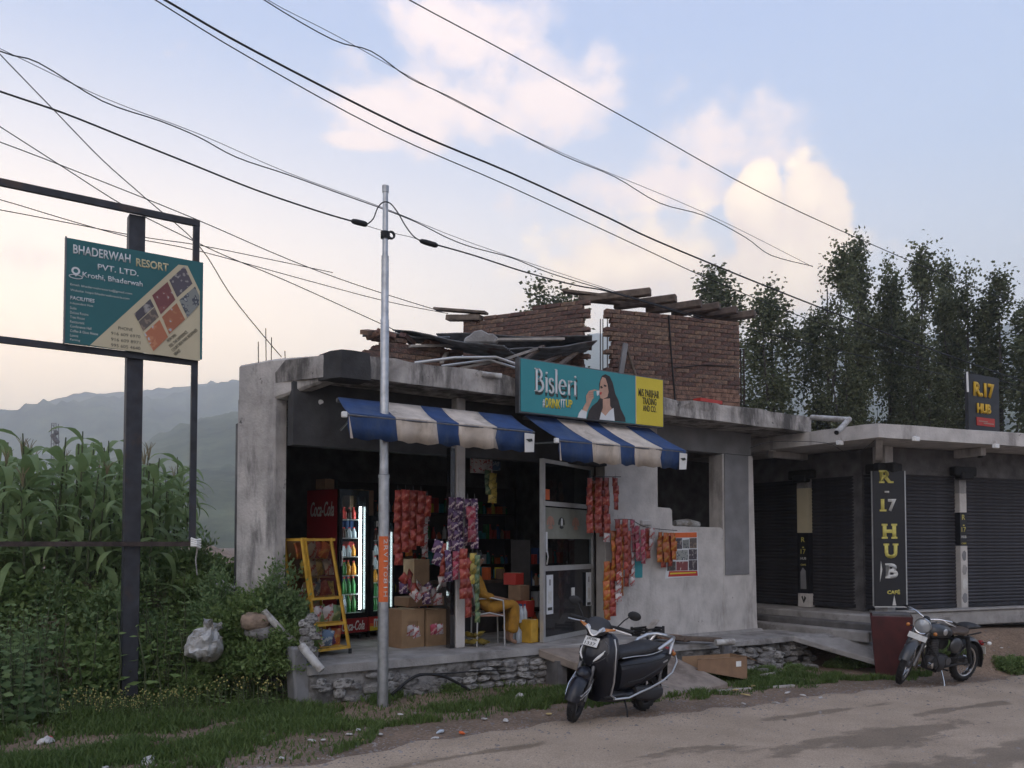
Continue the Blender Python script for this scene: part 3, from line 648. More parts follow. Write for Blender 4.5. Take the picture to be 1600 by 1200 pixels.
# steel bars in the open corner, brace, conduits
for px in (938, 942, 949): 
    a = atD(px, 592, 12.1); MB().tube([a, V(a.x+.005, a.y, 5.0)], .008, 5).build('starter_bar', M['rust'], up)
for k in (0, 1): MB().tube([atD(1158+k*5, 632, 12.8), atD(1157+k*5, 545, 12.8)], .012, 5).build('starter_bar', M['rust'], up)
dB = (B1-B0).normalized(); nB = Vector((dB.y, -dB.x, 0)); nB = nB if nB.y < 0 else -nB
def onB(s, z, o=.07): p = B0+dB*s+nB*o; return V(p.x, p.y, z)
MB().bar(onB(.16, 3.82), onB(.30, 4.62), .05, .07).build('timber_brace', M['greypaint'], up)
MB().tube([onB(.30, 4.62), onB(.56, 3.9)], .02, 6).build('timber_brace', M['wood'], up)
MB().tube([onB(1.02, 5.1), onB(1.06, 4.5), onB(1.12, 3.82)], .012, 6).build('conduit', M['black'], up)
MB().tube([onB(1.1, 4.32), onB(1.6, 4.40), onB(2.15, 4.42)], .007, 5).build('cable', M['black'], up)
# timbers: each beam end sticks out past the wall
tim = [((905, 468), (1017, 456)), ((960, 478), (1057, 466)), ((1010, 484), (1096, 474)), ((1050, 489), (1125, 478)), ((1085, 494), (1152, 484)), ((1100, 499), (1180, 490))]
for i, (a, c) in enumerate(tim):
    D0 = 12.2+.12*i; a = atD(a[0], a[1], D0+.35); c = atD(c[0], c[1], D0); a.z = max(a.z, 5.14+.055); 
    a.z = c.z-.02
    MB().bar(a, c, .13, .11).build('roof_beam', M['wood'], up, bevel=.012)
MB().bar(atD(880, 455, 12.6), atD(1000, 470, 12.3), .16, .035).build('plank', M['wood'], up)
MB().bar(atD(680, 483, 12.95), atD(760, 489, 12.6), .14, .035).build('plank', M['wood'], up)
MB().bar(atD(700, 497, 12.9), atD(752, 497, 12.62), .14, .08).build('plank', M['wood'], up)
MB().bar(atD(905, 468, 12.5), atD(1180, 492, 13.0), .10, .05).build('wall_plate', M['wood'], up)

# broken low wall and roof rubbish
bw = thing('broken_brick_wall', 'crumbling low red brick wall on the roof edge beneath tin sheets', 'wall', (1.8, 1, ZT))
brick_wall(bw, (.98, 1.15), (2.60, .95), 3.80, 4.36, 1, 1, lambda s: 4.30-.02*math.sin(s*9)-.14*smooth01(1.1, 1.6, s)-.22*(1-smooth01(0, .35, s)))
for i in range(14):
    o = bpy.data.objects.new('brick', BR); COL.objects.link(o); o.parent = bw; xx = rnd.uniform(1.1, 2.4)
    o.location = Vector((xx, 1.05, 4.32-.12*smooth01(1.9, 2.4, xx)+rnd.uniform(0, .03)))-bw.location; o.rotation_euler = (rnd.uniform(-.4, .4), rnd.uniform(-.4, .4), rnd.uniform(0, 3))
def sheet(name, label, a, c, wid, mat, corr=.012, cat='roofing sheet'):
    a = Vector(a); c = Vector(c); d = c-a; L = d.length; d.normalize(); sd_ = d.cross(Vector((0, 0, 1))).normalized(); upv = sd_.cross(d)
    n = 40; vs = []; fs = []
    for i in range(n+1):
        u = -wid/2+wid*i/n
        for k in range(7):
            s_ = L*k/6; vs.append(a+d*s_+sd_*u+upv*(corr*math.sin(i*math.pi/2*1.0)+.02*math.sin(k*1.3)))
    for i in range(n):
        for k in range(6): q = i*7+k; fs.append((q, q+1, q+8, q+7))
    mb = MB(); mb.add(vs, fs); o = mb.build(name, mat, None, smooth=True); so_ = o.modifiers.new('th', 'SOLIDIFY'); so_.thickness = .003; tag(o, label, cat); return o
sheet('tin_sheet', 'dark corrugated tin sheet sliding off the broken brick wall', atD(632, 526, 11.0), atD(800, 553, 10.6), .8, M['tin'])
sheet('tin_sheet', 'pale corrugated tin sheet lying flat behind the round concrete lump', atD(690, 533, 12.0), atD(925, 538, 11.8), .9, M['tin'], .014)
sheet('tin_sheet', 'corrugated tin sheet resting against the upper brick room above the teal signboard', atD(770, 558, 11.4), atD(924, 543, 11.6), .7, M['tin'], .014)
sheet('tin_sheet', 'narrow dark tin strip jutting left over the broken wall', atD(568, 521, 10.6), atD(700, 533, 10.9), .3, M['tin'])
def stick(name, label, pts, r, mat, cat='pole', n=8):
    o = MB().tube(pts, r, n).build(name, mat, None, smooth=True); tag(o, label, cat); return o
stick('metal_pipe', 'bent pale metal pipe lying along the roof edge left of the teal signboard', [atD(648, 567, 10.0), atD(710, 559, 10.1), atD(775, 558, 10.3), atD(812, 571, 10.3)], .018, M['alu'])
stick('metal_pipe', 'second pale pipe lying lower on the roof edge behind the bent one', [atD(690, 572, 10.2), atD(765, 562, 10.3), atD(812, 577, 10.4)], .016, M['alu'])
for a, c, wd, lb in (((716, 576), (772, 565), .07, 'short pale plank propped on the roof edge over the drain spout'), ((690, 566), (700, 549), .05, 'stubby upright plank leaning on the broken brick wall'), ((786, 562), (838, 545), .07, 'grey plank slanting up behind the teal signboard'), ((775, 531), (880, 530), .09, 'long pale board lying on tin sheets below the upper brick room'), ((640, 541), (712, 540), .06, 'pale batten laid across the low broken wall')):
    o = MB().bar(atD(*a, 10.5), atD(*c, 10.9), wd, .03).build('plank', M['paleplank']); tag(o, lb, 'plank')
for i in range(6):
    o = MB().bar(atD(730+i*28, 566+i % 3*4, 10.9), atD(770+i*26, 556-i % 4*5, 11.4), .08, .03).build('plank', M['wood']); tag(o, 'dark scrap timber in the rubbish heap on the shop roof', 'plank', 'scrap timbers on the roof')
mb = MB(); cpt = atD(752, 526, 11.2); rings = []
for k in range(9):
    a = math.pi*k/8; rings.append([cpt+Vector((0, 0, 0))+RT*(-.24*math.cos(a)*(1+.1*math.sin(k*3)))+UP0*(.17*math.sin(a)*(1+.15*math.sin(k*2.2)))+FW0*dy-UP0*.1 for dy in (-.06, .06)])
mb.prism([r[0] for r in rings], FW0*.12); o = mb.build('concrete_lump', M['concrete'], bevel=.02); tag(o, 'grey half-round broken concrete lump standing among the tin sheets on the roof', 'rubble')

# ================================================================== SIGNS, AWNINGS, POLE, WIRES
# ---- water brand signboard over the shop
SY = -.16
def bz(zx, zy): p = on(800+zx*250/1600, 550+zy*130/832, 'Y', SY); return p
bs = thing('shop_signboard', 'long teal and yellow shop signboard with a woman drinking above the awnings', 'signboard', (3.8, SY, 3.6))
x0, x1, xm, zb, zt = 2.60, 5.01, 4.50, 3.325, 3.975
MB().bb(x0-.02, x1+.02, SY+.006, SY+.09, zb-.015, zt+.015).build('box_frame', M['greymetal'], bs)
MB().bb(x0, xm, SY-.004, SY+.004, zb, zt).build('teal_panel', M['teal'], bs)
MB().bb(xm+.001, x1, SY-.004, SY+.004, zb, zt).build('yellow_panel', M['yellow'], bs)
MB().bb(xm-.006, xm+.006, SY-.008, SY-.005, zb, zt).build('panel_seam', M['sand'], bs)
def sgn(s, a, b_, mat, parent=bs, Yp=SY-.005, f=bz, **k):   # lettering between two measured corners (left-bottom, right-top)
    p = f(*a); q = f(*b_); return txt(s, (0, Yp, 0), (1, 0, 0), (0, 0, 1), p.x, p.z, q.x, q.z, mat, parent, **k)
M['offwhite'] = pm('white_print', (.60, .62, .63), .5, var=.04)
M['skinprint'] = pm('portrait_skin_print', (.46, .28, .20), .5, var=.08, scale=10)
M['hairprint'] = pm('portrait_hair_print', (.03, .022, .02), .5, var=.2, scale=16)
M['pinkprint'] = pm('portrait_shadow_print', (.36, .20, .15), .5, var=.08)
ss = sgn('Bisleri', (228, 428), (652, 262), M['darktext'], off=.0005, th=.001)
def serif_word():
    # tall light roman capitals drawn as strokes with little serifs
    p = bz(220, 425); q = bz(650, 262); X0, X1 = p.x, q.x; zb_ = bz(430, 425).z+.012; Hh = bz(230, 205).z-bz(220, 430).z
    w_ = X1-X0; mb = MB(); Yp = SY-.008
    def st(u0, v0, u1, v1, wd): 
        a = V(X0+w_*u0, Yp, zb_+Hh*v0); c = V(X0+w_*u1, Yp, zb_+Hh*v1); d = (c-a); n_ = V(-d.z, 0, d.x).normalized()*wd/2; mb.prism([a-n_, c-n_, c+n_, a+n_], V(0, -.004, 0))
    def arc(cx, cz, rx, rz, a0, a1, wd, n=10):
        for i in range(n):
            t0 = a0+(a1-a0)*i/n; t1 = a0+(a1-a0)*(i+1)/n; st(cx+rx*math.cos(t0), cz+rz*math.sin(t0), cx+rx*math.cos(t1), cz+rz*math.sin(t1), wd*(.75+.5*abs(math.cos((t0+t1)/2))))
    W = .030; t_ = .012; h = math.pi/2
    st(.05, 0, .05, 1, W); st(.0, .01, .10, .01, t_); st(.0, .99, .10, .99, t_); arc(.075, .76, .085, .23, -h, h, W*.8); arc(.085, .27, .11, .27, -h, h, W*.9)
    for u in (.275, .945): st(u, 0, u, .66, W); st(u-.03, .01, u+.03, .01, t_); st(u-.035, .65, u, .66, t_); mb.ball((X0+w_*u, Yp, zb_+Hh*.86), .017, 8)
    arc(.385, .50, .045, .14, .2*h, 3*h, W*.8); arc(.385, .17, .048, .16, -1.8*h, h*1.0, W*.8)
    st(.50, 0, .50, 1.08, W); st(.47, .01, .53, .01, t_); st(.465, 1.07, .50, 1.08, t_)
    arc(.645, .33, .075, .32, .1, 3.5*h, W*.8); st(.575, .37, .715, .37, t_)
    st(.795, 0, .795, .66, W); st(.765, .01, .825, .01, t_); arc(.845, .48, .045, .16, .6*h, 1.9*h, W*.8)
    return mb.build('lettering', M['offwhite'], bs)
serif_word()
sgn('#', (303, 555), (326, 475), M['offwhite'], bold=.02); sgn('DRINK', (330, 555), (482, 478), M['yellow'], bold=.03); sgn('IT', (486, 555), (530, 476), M['offwhite'], bold=.02); sgn('UP', (535, 555), (600, 482), M['yellow'], bold=.03)
sgn('M/S PARIHAR', (1262, 440), (1468, 392), M['darktext'], bold=.01); sgn('TRADING', (1302, 520), (1440, 470), M['darktext'], bold=.01); sgn('AND CO.', (1306, 590), (1438, 545), M['darktext'], bold=.01)
def shape(pts, mat, parent, f, Yp, th=.0015, name='print'):
    mb = MB(); mb.prism([V(p.x, Yp, p.z) for p in (f(*q) for q in pts)], V(0, -th, 0)); return mb.build(name, mat, parent)
Yq = SY-.005
shape([(930, 222), (975, 245), (1005, 310), (1030, 420), (1060, 480), (1085, 570), (1130, 660), (1132, 700), (745, 668), (765, 590), (800, 540), (850, 500), (875, 460), (868, 320), (895, 240)], M['hairprint'], bs, bz, Yq, name='hair_print')
shape([(905, 470), (975, 465), (978, 540), (1010, 590), (1020, 690), (870, 676), (890, 600), (905, 560)], M['skinprint'], bs, bz, Yq-.002, name='neck_print')
shape([(900, 250), (930, 262), (950, 320), (962, 400), (950, 450), (905, 470), (880, 462), (872, 430), (868, 400), (876, 345), (882, 290)], M['skinprint'], bs, bz, Yq-.002, name='face_print')
shape([(876, 345), (893, 340), (905, 362), (884, 366)], M['hairprint'], bs, bz, Yq-.004, name='eye_print'); shape([(912, 325), (940, 335), (938, 350), (915, 345)], M['hairprint'], bs, bz, Yq-.004, name='eye_print')
shape([(872, 405), (895, 400), (890, 425), (874, 428)], M['redtext'], bs, bz, Yq-.004, name='lip_print')
shape([(888, 600), (930, 640), (975, 585), (1010, 560), (1022, 690), (870, 676)], M['offwhite'], bs, bz, Yq-.004, name='blouse_print')
shape([(735, 440), (765, 390), (820, 375), (860, 385), (850, 440), (800, 470), (770, 540), (745, 600), (700, 620), (705, 560), (740, 500)], M['skinprint'], bs, bz, Yq-.004, name='hand_print')
shape([(806, 392), (868, 385), (858, 450), (812, 470)], M['teal'], bs, bz, Yq-.0055, name='glass_print'); shape([(838, 392), (868, 387), (862, 430), (845, 440)], M['offwhite'], bs, bz, Yq-.007, name='glass_print')
for k in range(3): shape([(765, 405+k*22), (812, 398+k*22), (812, 406+k*22), (766, 413+k*22)], M['pinkprint'], bs, bz, Yq-.0056, name='finger_print')
shape([(690, 575), (745, 600), (735, 668), (650, 655), (665, 610)], M['offwhite'], bs, bz, Yq-.0055, name='sleeve_print')

# ---- striped awnings
def awning(label, ztop, top, front, cuts, drop, tag_at):
    (ax, bx) = top; a0, b0 = front; root = thing('awning', label, 'awning', (a0, -.3, 2.8))
    YF = -.6; zf = 3.03 if tag_at == 0 else 2.955
    Xs = [on(c, 680, 'Y', YF).x for c in cuts]; Xs[0] = a0; Xs[-1] = b0
    for i in range(len(Xs)-1):
        u0 = (Xs[i]-a0)/(b0-a0); u1 = (Xs[i+1]-a0)/(b0-a0); mat = M['blue'] if i % 2 == 0 else M['cream']; vs = []; fs = []; n = 8
        for k in range(n+1):
            u = u0+(u1-u0)*k/n; xt = ax+(bx-ax)*u; xf = a0+(b0-a0)*u; sag = .012*math.sin(u*23)+.01*math.sin(u*41)
            for q in range(5):
                w_ = q/4; vs.append((xt+(xf-xt)*w_, -.01+(YF+.01)*w_, ztop+(zf-ztop)*w_-.02*math.sin(w_*math.pi)+sag*.3*math.sin(w_*3)))
            vs.append((xf+.02*math.sin(u*5), YF+.02+sag, zf-drop*.5)); vs.append((xf+.045, YF+.05+sag*1.6, zf-drop+.012*math.sin(u*60)))
        for k in range(n):
            for q in range(6): a = k*7+q; fs.append((a, a+7, a+8, a+1))
        o = MB().add(vs, fs).build('stripe', mat, root, smooth=True); m_ = o.modifiers.new('th', 'SOLIDIFY'); m_.thickness = .003
    MB().tube([(a0-.03, YF+.012, zf-.02), (b0+.03, YF+.012, zf-.02)], .013, 8).build('front_rail', M['greymetal'], root)
    MB().tube([(ax, .02, ztop-.03), (bx, .02, ztop-.03)], .025, 8).build('roller', M['greymetal'], root)
    for xa, xb in ((ax+.05, a0+.06), (bx-.05, b0-.06)): MB().tube([(xa, .03, ztop-.35), (xb, YF+.03, zf-.03)], .012, 6).build('arm', M['greymetal'], root)
    MB().box((a0-.04, YF+.01, zf-.02), (.05, .05, .06)).build('end_cap', M['white'], root, bevel=.006)
    lb = MB(); lb.loft([[V(b0-.13, YF-.012, zf-.04), V(b0+.012, YF-.012, zf-.045), V(b0+.012, YF-.008, zf-.045), V(b0-.13, YF-.008, zf-.04)], [V(b0-.10, YF+.026, zf-drop-.01), V(b0+.03, YF+.026, zf-drop), V(b0+.03, YF+.03, zf-drop), V(b0-.10, YF+.03, zf-drop-.01)]]); lb.build('torn_label', M['white'], root)
    MB().prism([V(b0-.105, YF-.0, zf-.11), V(b0-.02, YF-.0, zf-.10), V(b0-.01, YF+.0, zf-.13), V(b0-.06, YF, zf-.14)], V(0, -.006, 0)).build('label_print', M['darktext'], root)
    # the slanting end of the canopy
    for (xt, xf, sgn_) in ((ax, a0, 1),):
        MB().prism([V(xf, YF, zf), V(xf+.045, YF+.05, zf-drop), V(xf+.075, YF+.06, zf-drop)], V(.004, .0, 0)).build('end_flap', M['cream'], root)
    for q in range(2): pass
    return root
awning('blue and cream striped awning on the left of the shop, behind the steel pole', 3.29, (.29, 2.57), (.16, 2.47), (546, 618, 682, 717, 777, 832), .25, 0)
t0 = on(819, 648, 'Y', 0); t1 = on(1013, 668, 'Y', 0)
awning('blue and cream striped awning directly under the teal and yellow signboard', (t0.z+t1.z)/2-.01, (t0.x, t1.x), (2.86, 5.0), (874, 925, 969, 992, 1035, 1072), .25, 1)

# ---- resort hoarding on its frame
HY = .95
def rz_(zx, zy): return on(90+zx*240/1309, 360+zy*220/1200, 'Y', HY)
hs_ = thing('resort_hoarding', 'tall dark steel hoarding frame with a teal and sand resort signboard in the bushes', 'hoarding', (-1.56, 1.0, 0))
zt_, zm_, zl_ = 5.235, 3.69, 1.70
MB().bb(-1.645, -1.485, 1.0, 1.14, gz(-1.5, 1)-.15, 5.20).build('post', M['iron'], hs_, bevel=.006)
MB().bb(-4.3, -.935, .955, 1.0, zt_-.035, zt_+.035).build('crossbar', M['iron'], hs_)
MB().bb(-4.3, -.935, .957, 1.0, zm_-.035, zm_+.03).build('crossbar', M['iron'], hs_)
MB().bb(-4.3, -.96, .953, .999, zl_-.025, zl_+.025).build('crossbar', M['rust'], hs_)
MB().bb(-1.0, -.935, .96, 1.005, zl_-.02, zt_-.036).build('upright', M['iron'], hs_)
MB().bb(-4.28, -4.2, .96, 1.1, gz(-4.2, 1)-.1, zt_-.036).build('upright', M['iron'], hs_)
bd = MB().bb(-2.235, -.905, .915, .952, zm_+.032, 4.79).build('signboard', M['tealdark'], hs_)
MB().bb(-2.25, -2.236, .905, .96, zm_+.03, 4.80).build('edge_trim', M['greymetal'], hs_)
HY = .9145
def hs(s, a, b_, mat, **k):
    p = rz_(*a); q = rz_(*b_); return txt(s, (0, HY, 0), (1, 0, 0), (0, 0, 1), p.x, p.z, q.x, q.z, mat, hs_, th=.002, **k)
M['palegold'] = pm('pale_gold_print', (.52, .46, .28), .5, var=.05)
shape([(276, 978), (1030, 292), (1108, 302), (1212, 520), (1213, 1113)], M['sand'], hs_, rz_, HY, name='sand_print')
def hx(s, x0_, x1_, y0_, y1_, mat, **k):                     # zoomed-photo corners: left x, right x, baseline y at left, top y at left (rows run parallel to the board)
    p = rz_(x0_, y0_); q = rz_(x0_, y1_); r_ = rz_(x1_, y0_); txt(s, (0, HY, 0), (1, 0, 0), (0, 0, 1), p.x, p.z, r_.x, q.z, mat, hs_, th=.002, **k)
hx('BHADERWAH', 132, 622, 195, 118, M['offwhite'], bold=.02); hx('RESORT', 668, 945, 305, 235, M['palegold'], bold=.03)
hx('PVT. LTD.', 342, 690, 335, 285, M['offwhite'], bold=.015); hx('Krothi, Bhaderwah', 212, 725, 405, 352, M['offwhite'], bold=.01)
hx('Email: bhaderwahresorts@gmail.com', 108, 635, 472, 448, M['silvertext']); hx('Website: https//bhaderwahresorts.com', 108, 612, 520, 496, M['silvertext'])
hx('FACILITIES', 108, 315, 588, 556, M['offwhite'], bold=.02)
for i, (s, x_) in enumerate((('Independent Huts', 302), ('Suits', 160), ('Deluxe Rooms', 262), ('Tree House', 230), ('Restaurant', 228), ('Conference Hall', 288), ('Coffee & Glass House', 345), ('Lawns', 175), ('Parking', 192))):
    y = 630+i*39.0; hx(s, 106, x_, y, y-22, M['silvertext'])
hx('PHONE', 516, 640, 845, 818, M['darktext']); hx('916 609 6970', 455, 705, 888, 862, M['darktext']); hx('916 609 8971', 455, 705, 940, 913, M['darktext']); hx('995 605 4640', 455, 705, 990, 962, M['darktext'])
for s, a, b_ in (('NOW OPEN', (945, 955), (1015, 900)), ('FEEL THE DIFFERENCE', (965, 1000), (1112, 872)), ('COURT RIDE PARK REDEFINED', (985, 1035), (1195, 855)), ('HERALD', (1005, 1070), (1050, 1030))):
    p = rz_(*a); q = rz_(*b_); u = (q-p); L = u.length; txt(s, (p.x, HY-.002, p.z), u, V(-u.z, 0, u.x), 0, 0, L, .032, M['darktext'], hs_, th=.002)
def quad(pts, mat, dy, nm='photo_print'): return shape(pts, mat, hs_, rz_, HY-dy, .002, nm)
PM = {k: packmat('photo_'+k, *c) for k, c in {'a': ((.06, .05, .06), (.20, .18, .17), (.30, .28, .26)), 'b': ((.17, .045, .045), (.22, .07, .06), (.42, .40, .38)), 'c': ((.09, .07, .06), (.20, .15, .11), (.06, .08, .11)), 'd': ((.30, .10, .045), (.36, .15, .07), (.36, .38, .40)), 'e': ((.26, .27, .25), (.06, .07, .09), (.40, .40, .38))}.items()}
quad([(648, 712), (785, 585), (1085, 300), (1205, 545), (1200, 640), (945, 888), (808, 1042)], M['sand'], .003, 'frame_print')
for pts, k in (([(950, 425), (1080, 305), (1148, 455), (1018, 572)], 'a'), ([(805, 555), (935, 440), (1003, 592), (878, 718)], 'b'), ([(652, 712), (788, 585), (822, 650), (684, 775)], 'a'), ([(690, 780), (826, 655), (862, 740), (728, 862)], 'c'), ([(1035, 595), (1170, 480), (1207, 560), (1205, 635), (1105, 745)], 'e'), ([(888, 738), (1013, 620), (1085, 760), (950, 885)], 'd'), ([(738, 882), (868, 762), (940, 910), (815, 1030)], 'd')): quad(pts, PM[k], .006)
# map pin
p = rz_(155, 345); MB().lathe([(.040, 0), (.040, .003), (.022, .003), (.022, 0)], (p.x, HY-.002, p.z), (0, 1, 0), 18, 0, True).build('pin_print', M['offwhite'], hs_)
q = rz_(155, 395); MB().prism([V(p.x-.036, HY-.002, p.z-.012), V(p.x-.012, HY-.002, p.z-.03), V(q.x, HY-.002, q.z+.03), V(q.x, HY-.002, q.z)], V(0, -.003, 0)).build('pin_print', M['offwhite'], hs_)
MB().prism([V(p.x+.036, HY-.002, p.z-.012), V(p.x+.012, HY-.002, p.z-.03), V(q.x, HY-.002, q.z+.03), V(q.x, HY-.002, q.z)], V(0, -.003, 0)).build('pin_print', M['offwhite'], hs_)
MB().tube([V(q.x+.06*math.cos(i*math.pi/10), HY-.004, q.z+.02*math.sin(i*math.pi/10)) for i in range(21)], .005, 5).build('pin_print', M['offwhite'], hs_)
# rag tied where the frame corner meets the lower bar
rg_ = thing('tied_rag', 'strip of white cloth knotted round the lower corner of the hoarding frame', 'rag', on(305, 848, 'Y', .95))
c = on(305, 847, 'Y', .95)
for k in range(4): MB().tube([c+V(-.05, -.02, .04-.025*k), c+V(0, -.05, .02-.02*k), c+V(.05, -.02, .03-.03*k)], .014, 6).build('knot', M['white'], rg_, smooth=True)
MB().tube([c+V(.02, -.03, -.04), c+V(.0, -.03, -.2), c+V(.02, -.02, -.36)], [.012, .008, .006], 6).build('tail', M['bag'], rg_)

# ---- stepped steel pole
PX, PY = .645, -.42
pb = on(598, 1107, 'Y', PY); px_, pz0 = pb.x, gz(pb.x, PY)-.1
pole = thing('utility_pole', 'stepped grey galvanised steel pole with an orange painted band beside the shop plinth', 'pole', (px_, PY, pz0))
def pz(y): return on(600, y, 'Y', PY).z
z1, z2, z3 = pz(744), pz(500), pz(290)
MB().lathe([(.058, pz0), (.057, z1-.02), (.062, z1-.02), (.062, z1+.012), (.05, z1+.02)], (px_, PY, 0), (0, 0, 1), 20).build('lower_tube', M['steel'], pole, smooth=True)
MB().lathe([(.049, z1), (.048, pz(711)), (.050, pz(711)), (.050, pz(709)), (.047, pz(709)), (.046, z2), (.041, z2+.01), (.040, pz(400))], (px_, PY, 0), (0, 0, 1), 20).build('middle_tube', M['steel'], pole, smooth=True)
MB().lathe([(.0395, pz(402)), (.031, pz(398)), (.030, z3-.07), (.036, z3-.07), (.038, z3), (.0, z3+.004)], (px_, PY, 0), (0, 0, 1), 20).build('upper_tube', M['steel'], pole, smooth=True)
def curved(name, mat, z0, z1, a0, a1, r, n=8):
    vs = []; 
    for k in range(n+1):
        a = a0+(a1-a0)*k/n; vs += [(px_+r*math.cos(a), PY+r*math.sin(a), z0), (px_+r*math.cos(a), PY+r*math.sin(a), z1)]
    return MB().add(vs, [(2*k, 2*k+2, 2*k+3, 2*k+1) for k in range(n)]).build(name, mat, pole, smooth=True)
aC = math.atan2(CAM.y-PY, CAM.x-px_)
curved('painted_band', M['orange'], pz(940), pz(838), aC-.95, aC+.95, .0605)
ch = '2RV1TO8|H'
for i, c in enumerate(ch):                                   # stencilled letters running down the band
    zc = pz(846+i*10.2); a = aC+.35; u = V(0, 0, -1); n_ = V(math.cos(a), math.sin(a), 0); wv = u.cross(n_)*-1
    txt(c, V(px_, PY, zc)+n_*.0615, u, n_.cross(u), *((-.006, -.02, .006, .022) if c in '|1' else (-.012, -.002, .012, .004) if c == '-' else (-.026, -.02, .026, .022)), M['silvertext'], pole, th=.0015)
MB().lathe([(.042, pz(372)), (.05, pz(372)), (.05, pz(362)), (.042, pz(362))], (px_, PY, 0), (0, 0, 1), 16, 0, True).build('clamp', M['black'], pole)
MB().lathe([(.028, -.014), (.045, -.014), (.045, .014), (.028, .014)], (px_+.06, PY-.02, pz(366)), (0, 1, 0), 14, 0, True).build('hook_ring', M['black'], pole)
# ---- wires: each hangs in its own vertical plane beside the road
def cat(pts, Y, sub_=4):
    P = [on(x, y, 'Y', Y) for x, y in pts]; out = []
    for i in range(len(P)-1):
        p0 = P[max(i-1, 0)]; p1 = P[i]; p2 = P[i+1]; p3 = P[min(i+2, len(P)-1)]
        for k in range(sub_):
            t = k/sub_; out.append(.5*((2*p1)+(p2-p0)*t+(2*p0-5*p1+4*p2-p3)*t*t+(3*p1-p0-3*p2+p3)*t**3))
    out.append(P[-1]); return out
def wire(label, pts, Y, r, group=None):
    o = MB().tube(cat(pts, Y), r, 5).build('overhead_wire', M['black'], None, smooth=True); tag(o, label, 'wire', group); return o
wire('thickest black overhead cable sweeping down across the sky past the cumulus cloud', [(60, -115), (258, 0), (400, 81), (640, 203), (800, 271), (950, 340), (1025, 376), (1194, 446), (1337, 502), (1425, 535), (1600, 596), (1750, 640)], -1.2, .0105)
wire('thin overhead wire running just below and parallel to the thickest cable', [(60, -115), (243, 0), (390, 90), (600, 205), (800, 293), (1000, 386), (1090, 428), (1180, 466), (1275, 503), (1420, 553), (1600, 605), (1750, 645)], -1.0, .006)
wire('wavy loose wire twisting across the upper clouds', [(300, -80), (413, 0), (520, 62), (580, 80), (640, 122), (700, 150), (780, 192), (880, 243), (960, 276), (1030, 317), (1100, 337), (1165, 371), (1205, 399), (1270, 416)], -.6, .006)
wire('taut companion of the wavy wire across the upper clouds', [(300, -82), (415, -2), (530, 58), (700, 152), (880, 240), (1100, 332), (1270, 417)], -.61, .0035)
wire('highest thin wire above the cumulus cloud ending in the poplars', [(500, -82), (640, 0), (800, 86), (1000, 197), (1200, 307), (1420, 407), (1600, 480)], -1.6, .006)
wire('wavy wire passing behind the steel pole top', [(-160, 10), (0, 80), (60, 98), (160, 158), (250, 189), (310, 214), (370, 246), (450, 273), (530, 302), (600, 327), (650, 347), (700, 372), (740, 387), (800, 403), (860, 427), (960, 457), (1040, 480), (1197, 521), (1376, 563), (1600, 612), (1750, 640)], .2, .0065)
wire('thin taut strand wound along the wavy wire behind the steel pole top', [(-160, 5), (0, 76), (160, 152), (310, 209), (450, 270), (600, 325), (740, 381), (960, 455), (1040, 479)], .21, .0035)
wire('black cable ending in the splice left of the steel pole', [(-160, 88), (0, 143), (100, 177), (200, 217), (300, 257), (400, 297), (500, 331), (555, 347)], PY, .009)
wire('black cable leaving the splice right of the steel pole toward the brick storey', [(680, 382), (740, 399), (820, 425), (900, 446), (960, 458), (1100, 500)], PY, .009)
wire('looping jumper cable over the steel pole joining the two splices', [(573, 351), (583, 342), (590, 325), (599, 316), (610, 318), (622, 333), (633, 352), (645, 368), (656, 376)], PY-.06, .007)
wire('fine carrier strand through the hook on the steel pole', [(555, 347), (600, 361), (640, 370), (680, 382)], PY-.01, .0035)
wire('thin guy wire dropping steeply to the roof starter bars', [(-60, 20), (0, 85), (90, 178), (160, 250), (230, 312), (310, 383), (360, 460), (416, 530), (440, 558)], 1.1, .006)
wire('thin wire running from the hoarding corner down to the broken wall', [(-100, 135), (0, 198), (100, 262), (200, 325), (310, 380), (360, 403), (450, 440), (615, 515)], 1.3, .006)
wire('thin wire reaching the planks at the end of the brick storey', [(-160, 165), (0, 222), (120, 268), (300, 340), (450, 405), (560, 446), (690, 487)], 1.6, .006)
wire('lowest sagging wire pair behind the hoarding post, upper strand', [(-160, 270), (0, 312), (100, 342), (200, 370), (310, 392), (450, 430), (600, 470), (700, 490)], 1.7, .0055)
wire('lowest sagging wire pair behind the hoarding post, lower strand', [(-160, 300), (0, 328), (100, 347), (220, 370), (310, 383), (420, 405), (520, 426)], 1.9, .0055)
for a, c, lb in (((549, 345), (574, 351), 'black cable splice left of the steel pole'), ((656, 376), (684, 384), 'larger black cable splice right of the steel pole')):
    p = on(*a, 'Y', PY); q = on(*c, 'Y', PY); d = q-p
    o = MB().tube([p, p+d*.08, p+d*.3, p+d*.85, q-d*.04, q], [.012, .024, .030, .030, .022, .010], 10).build('cable_splice', M['black'], None, smooth=True); tag(o, lb, 'splice')

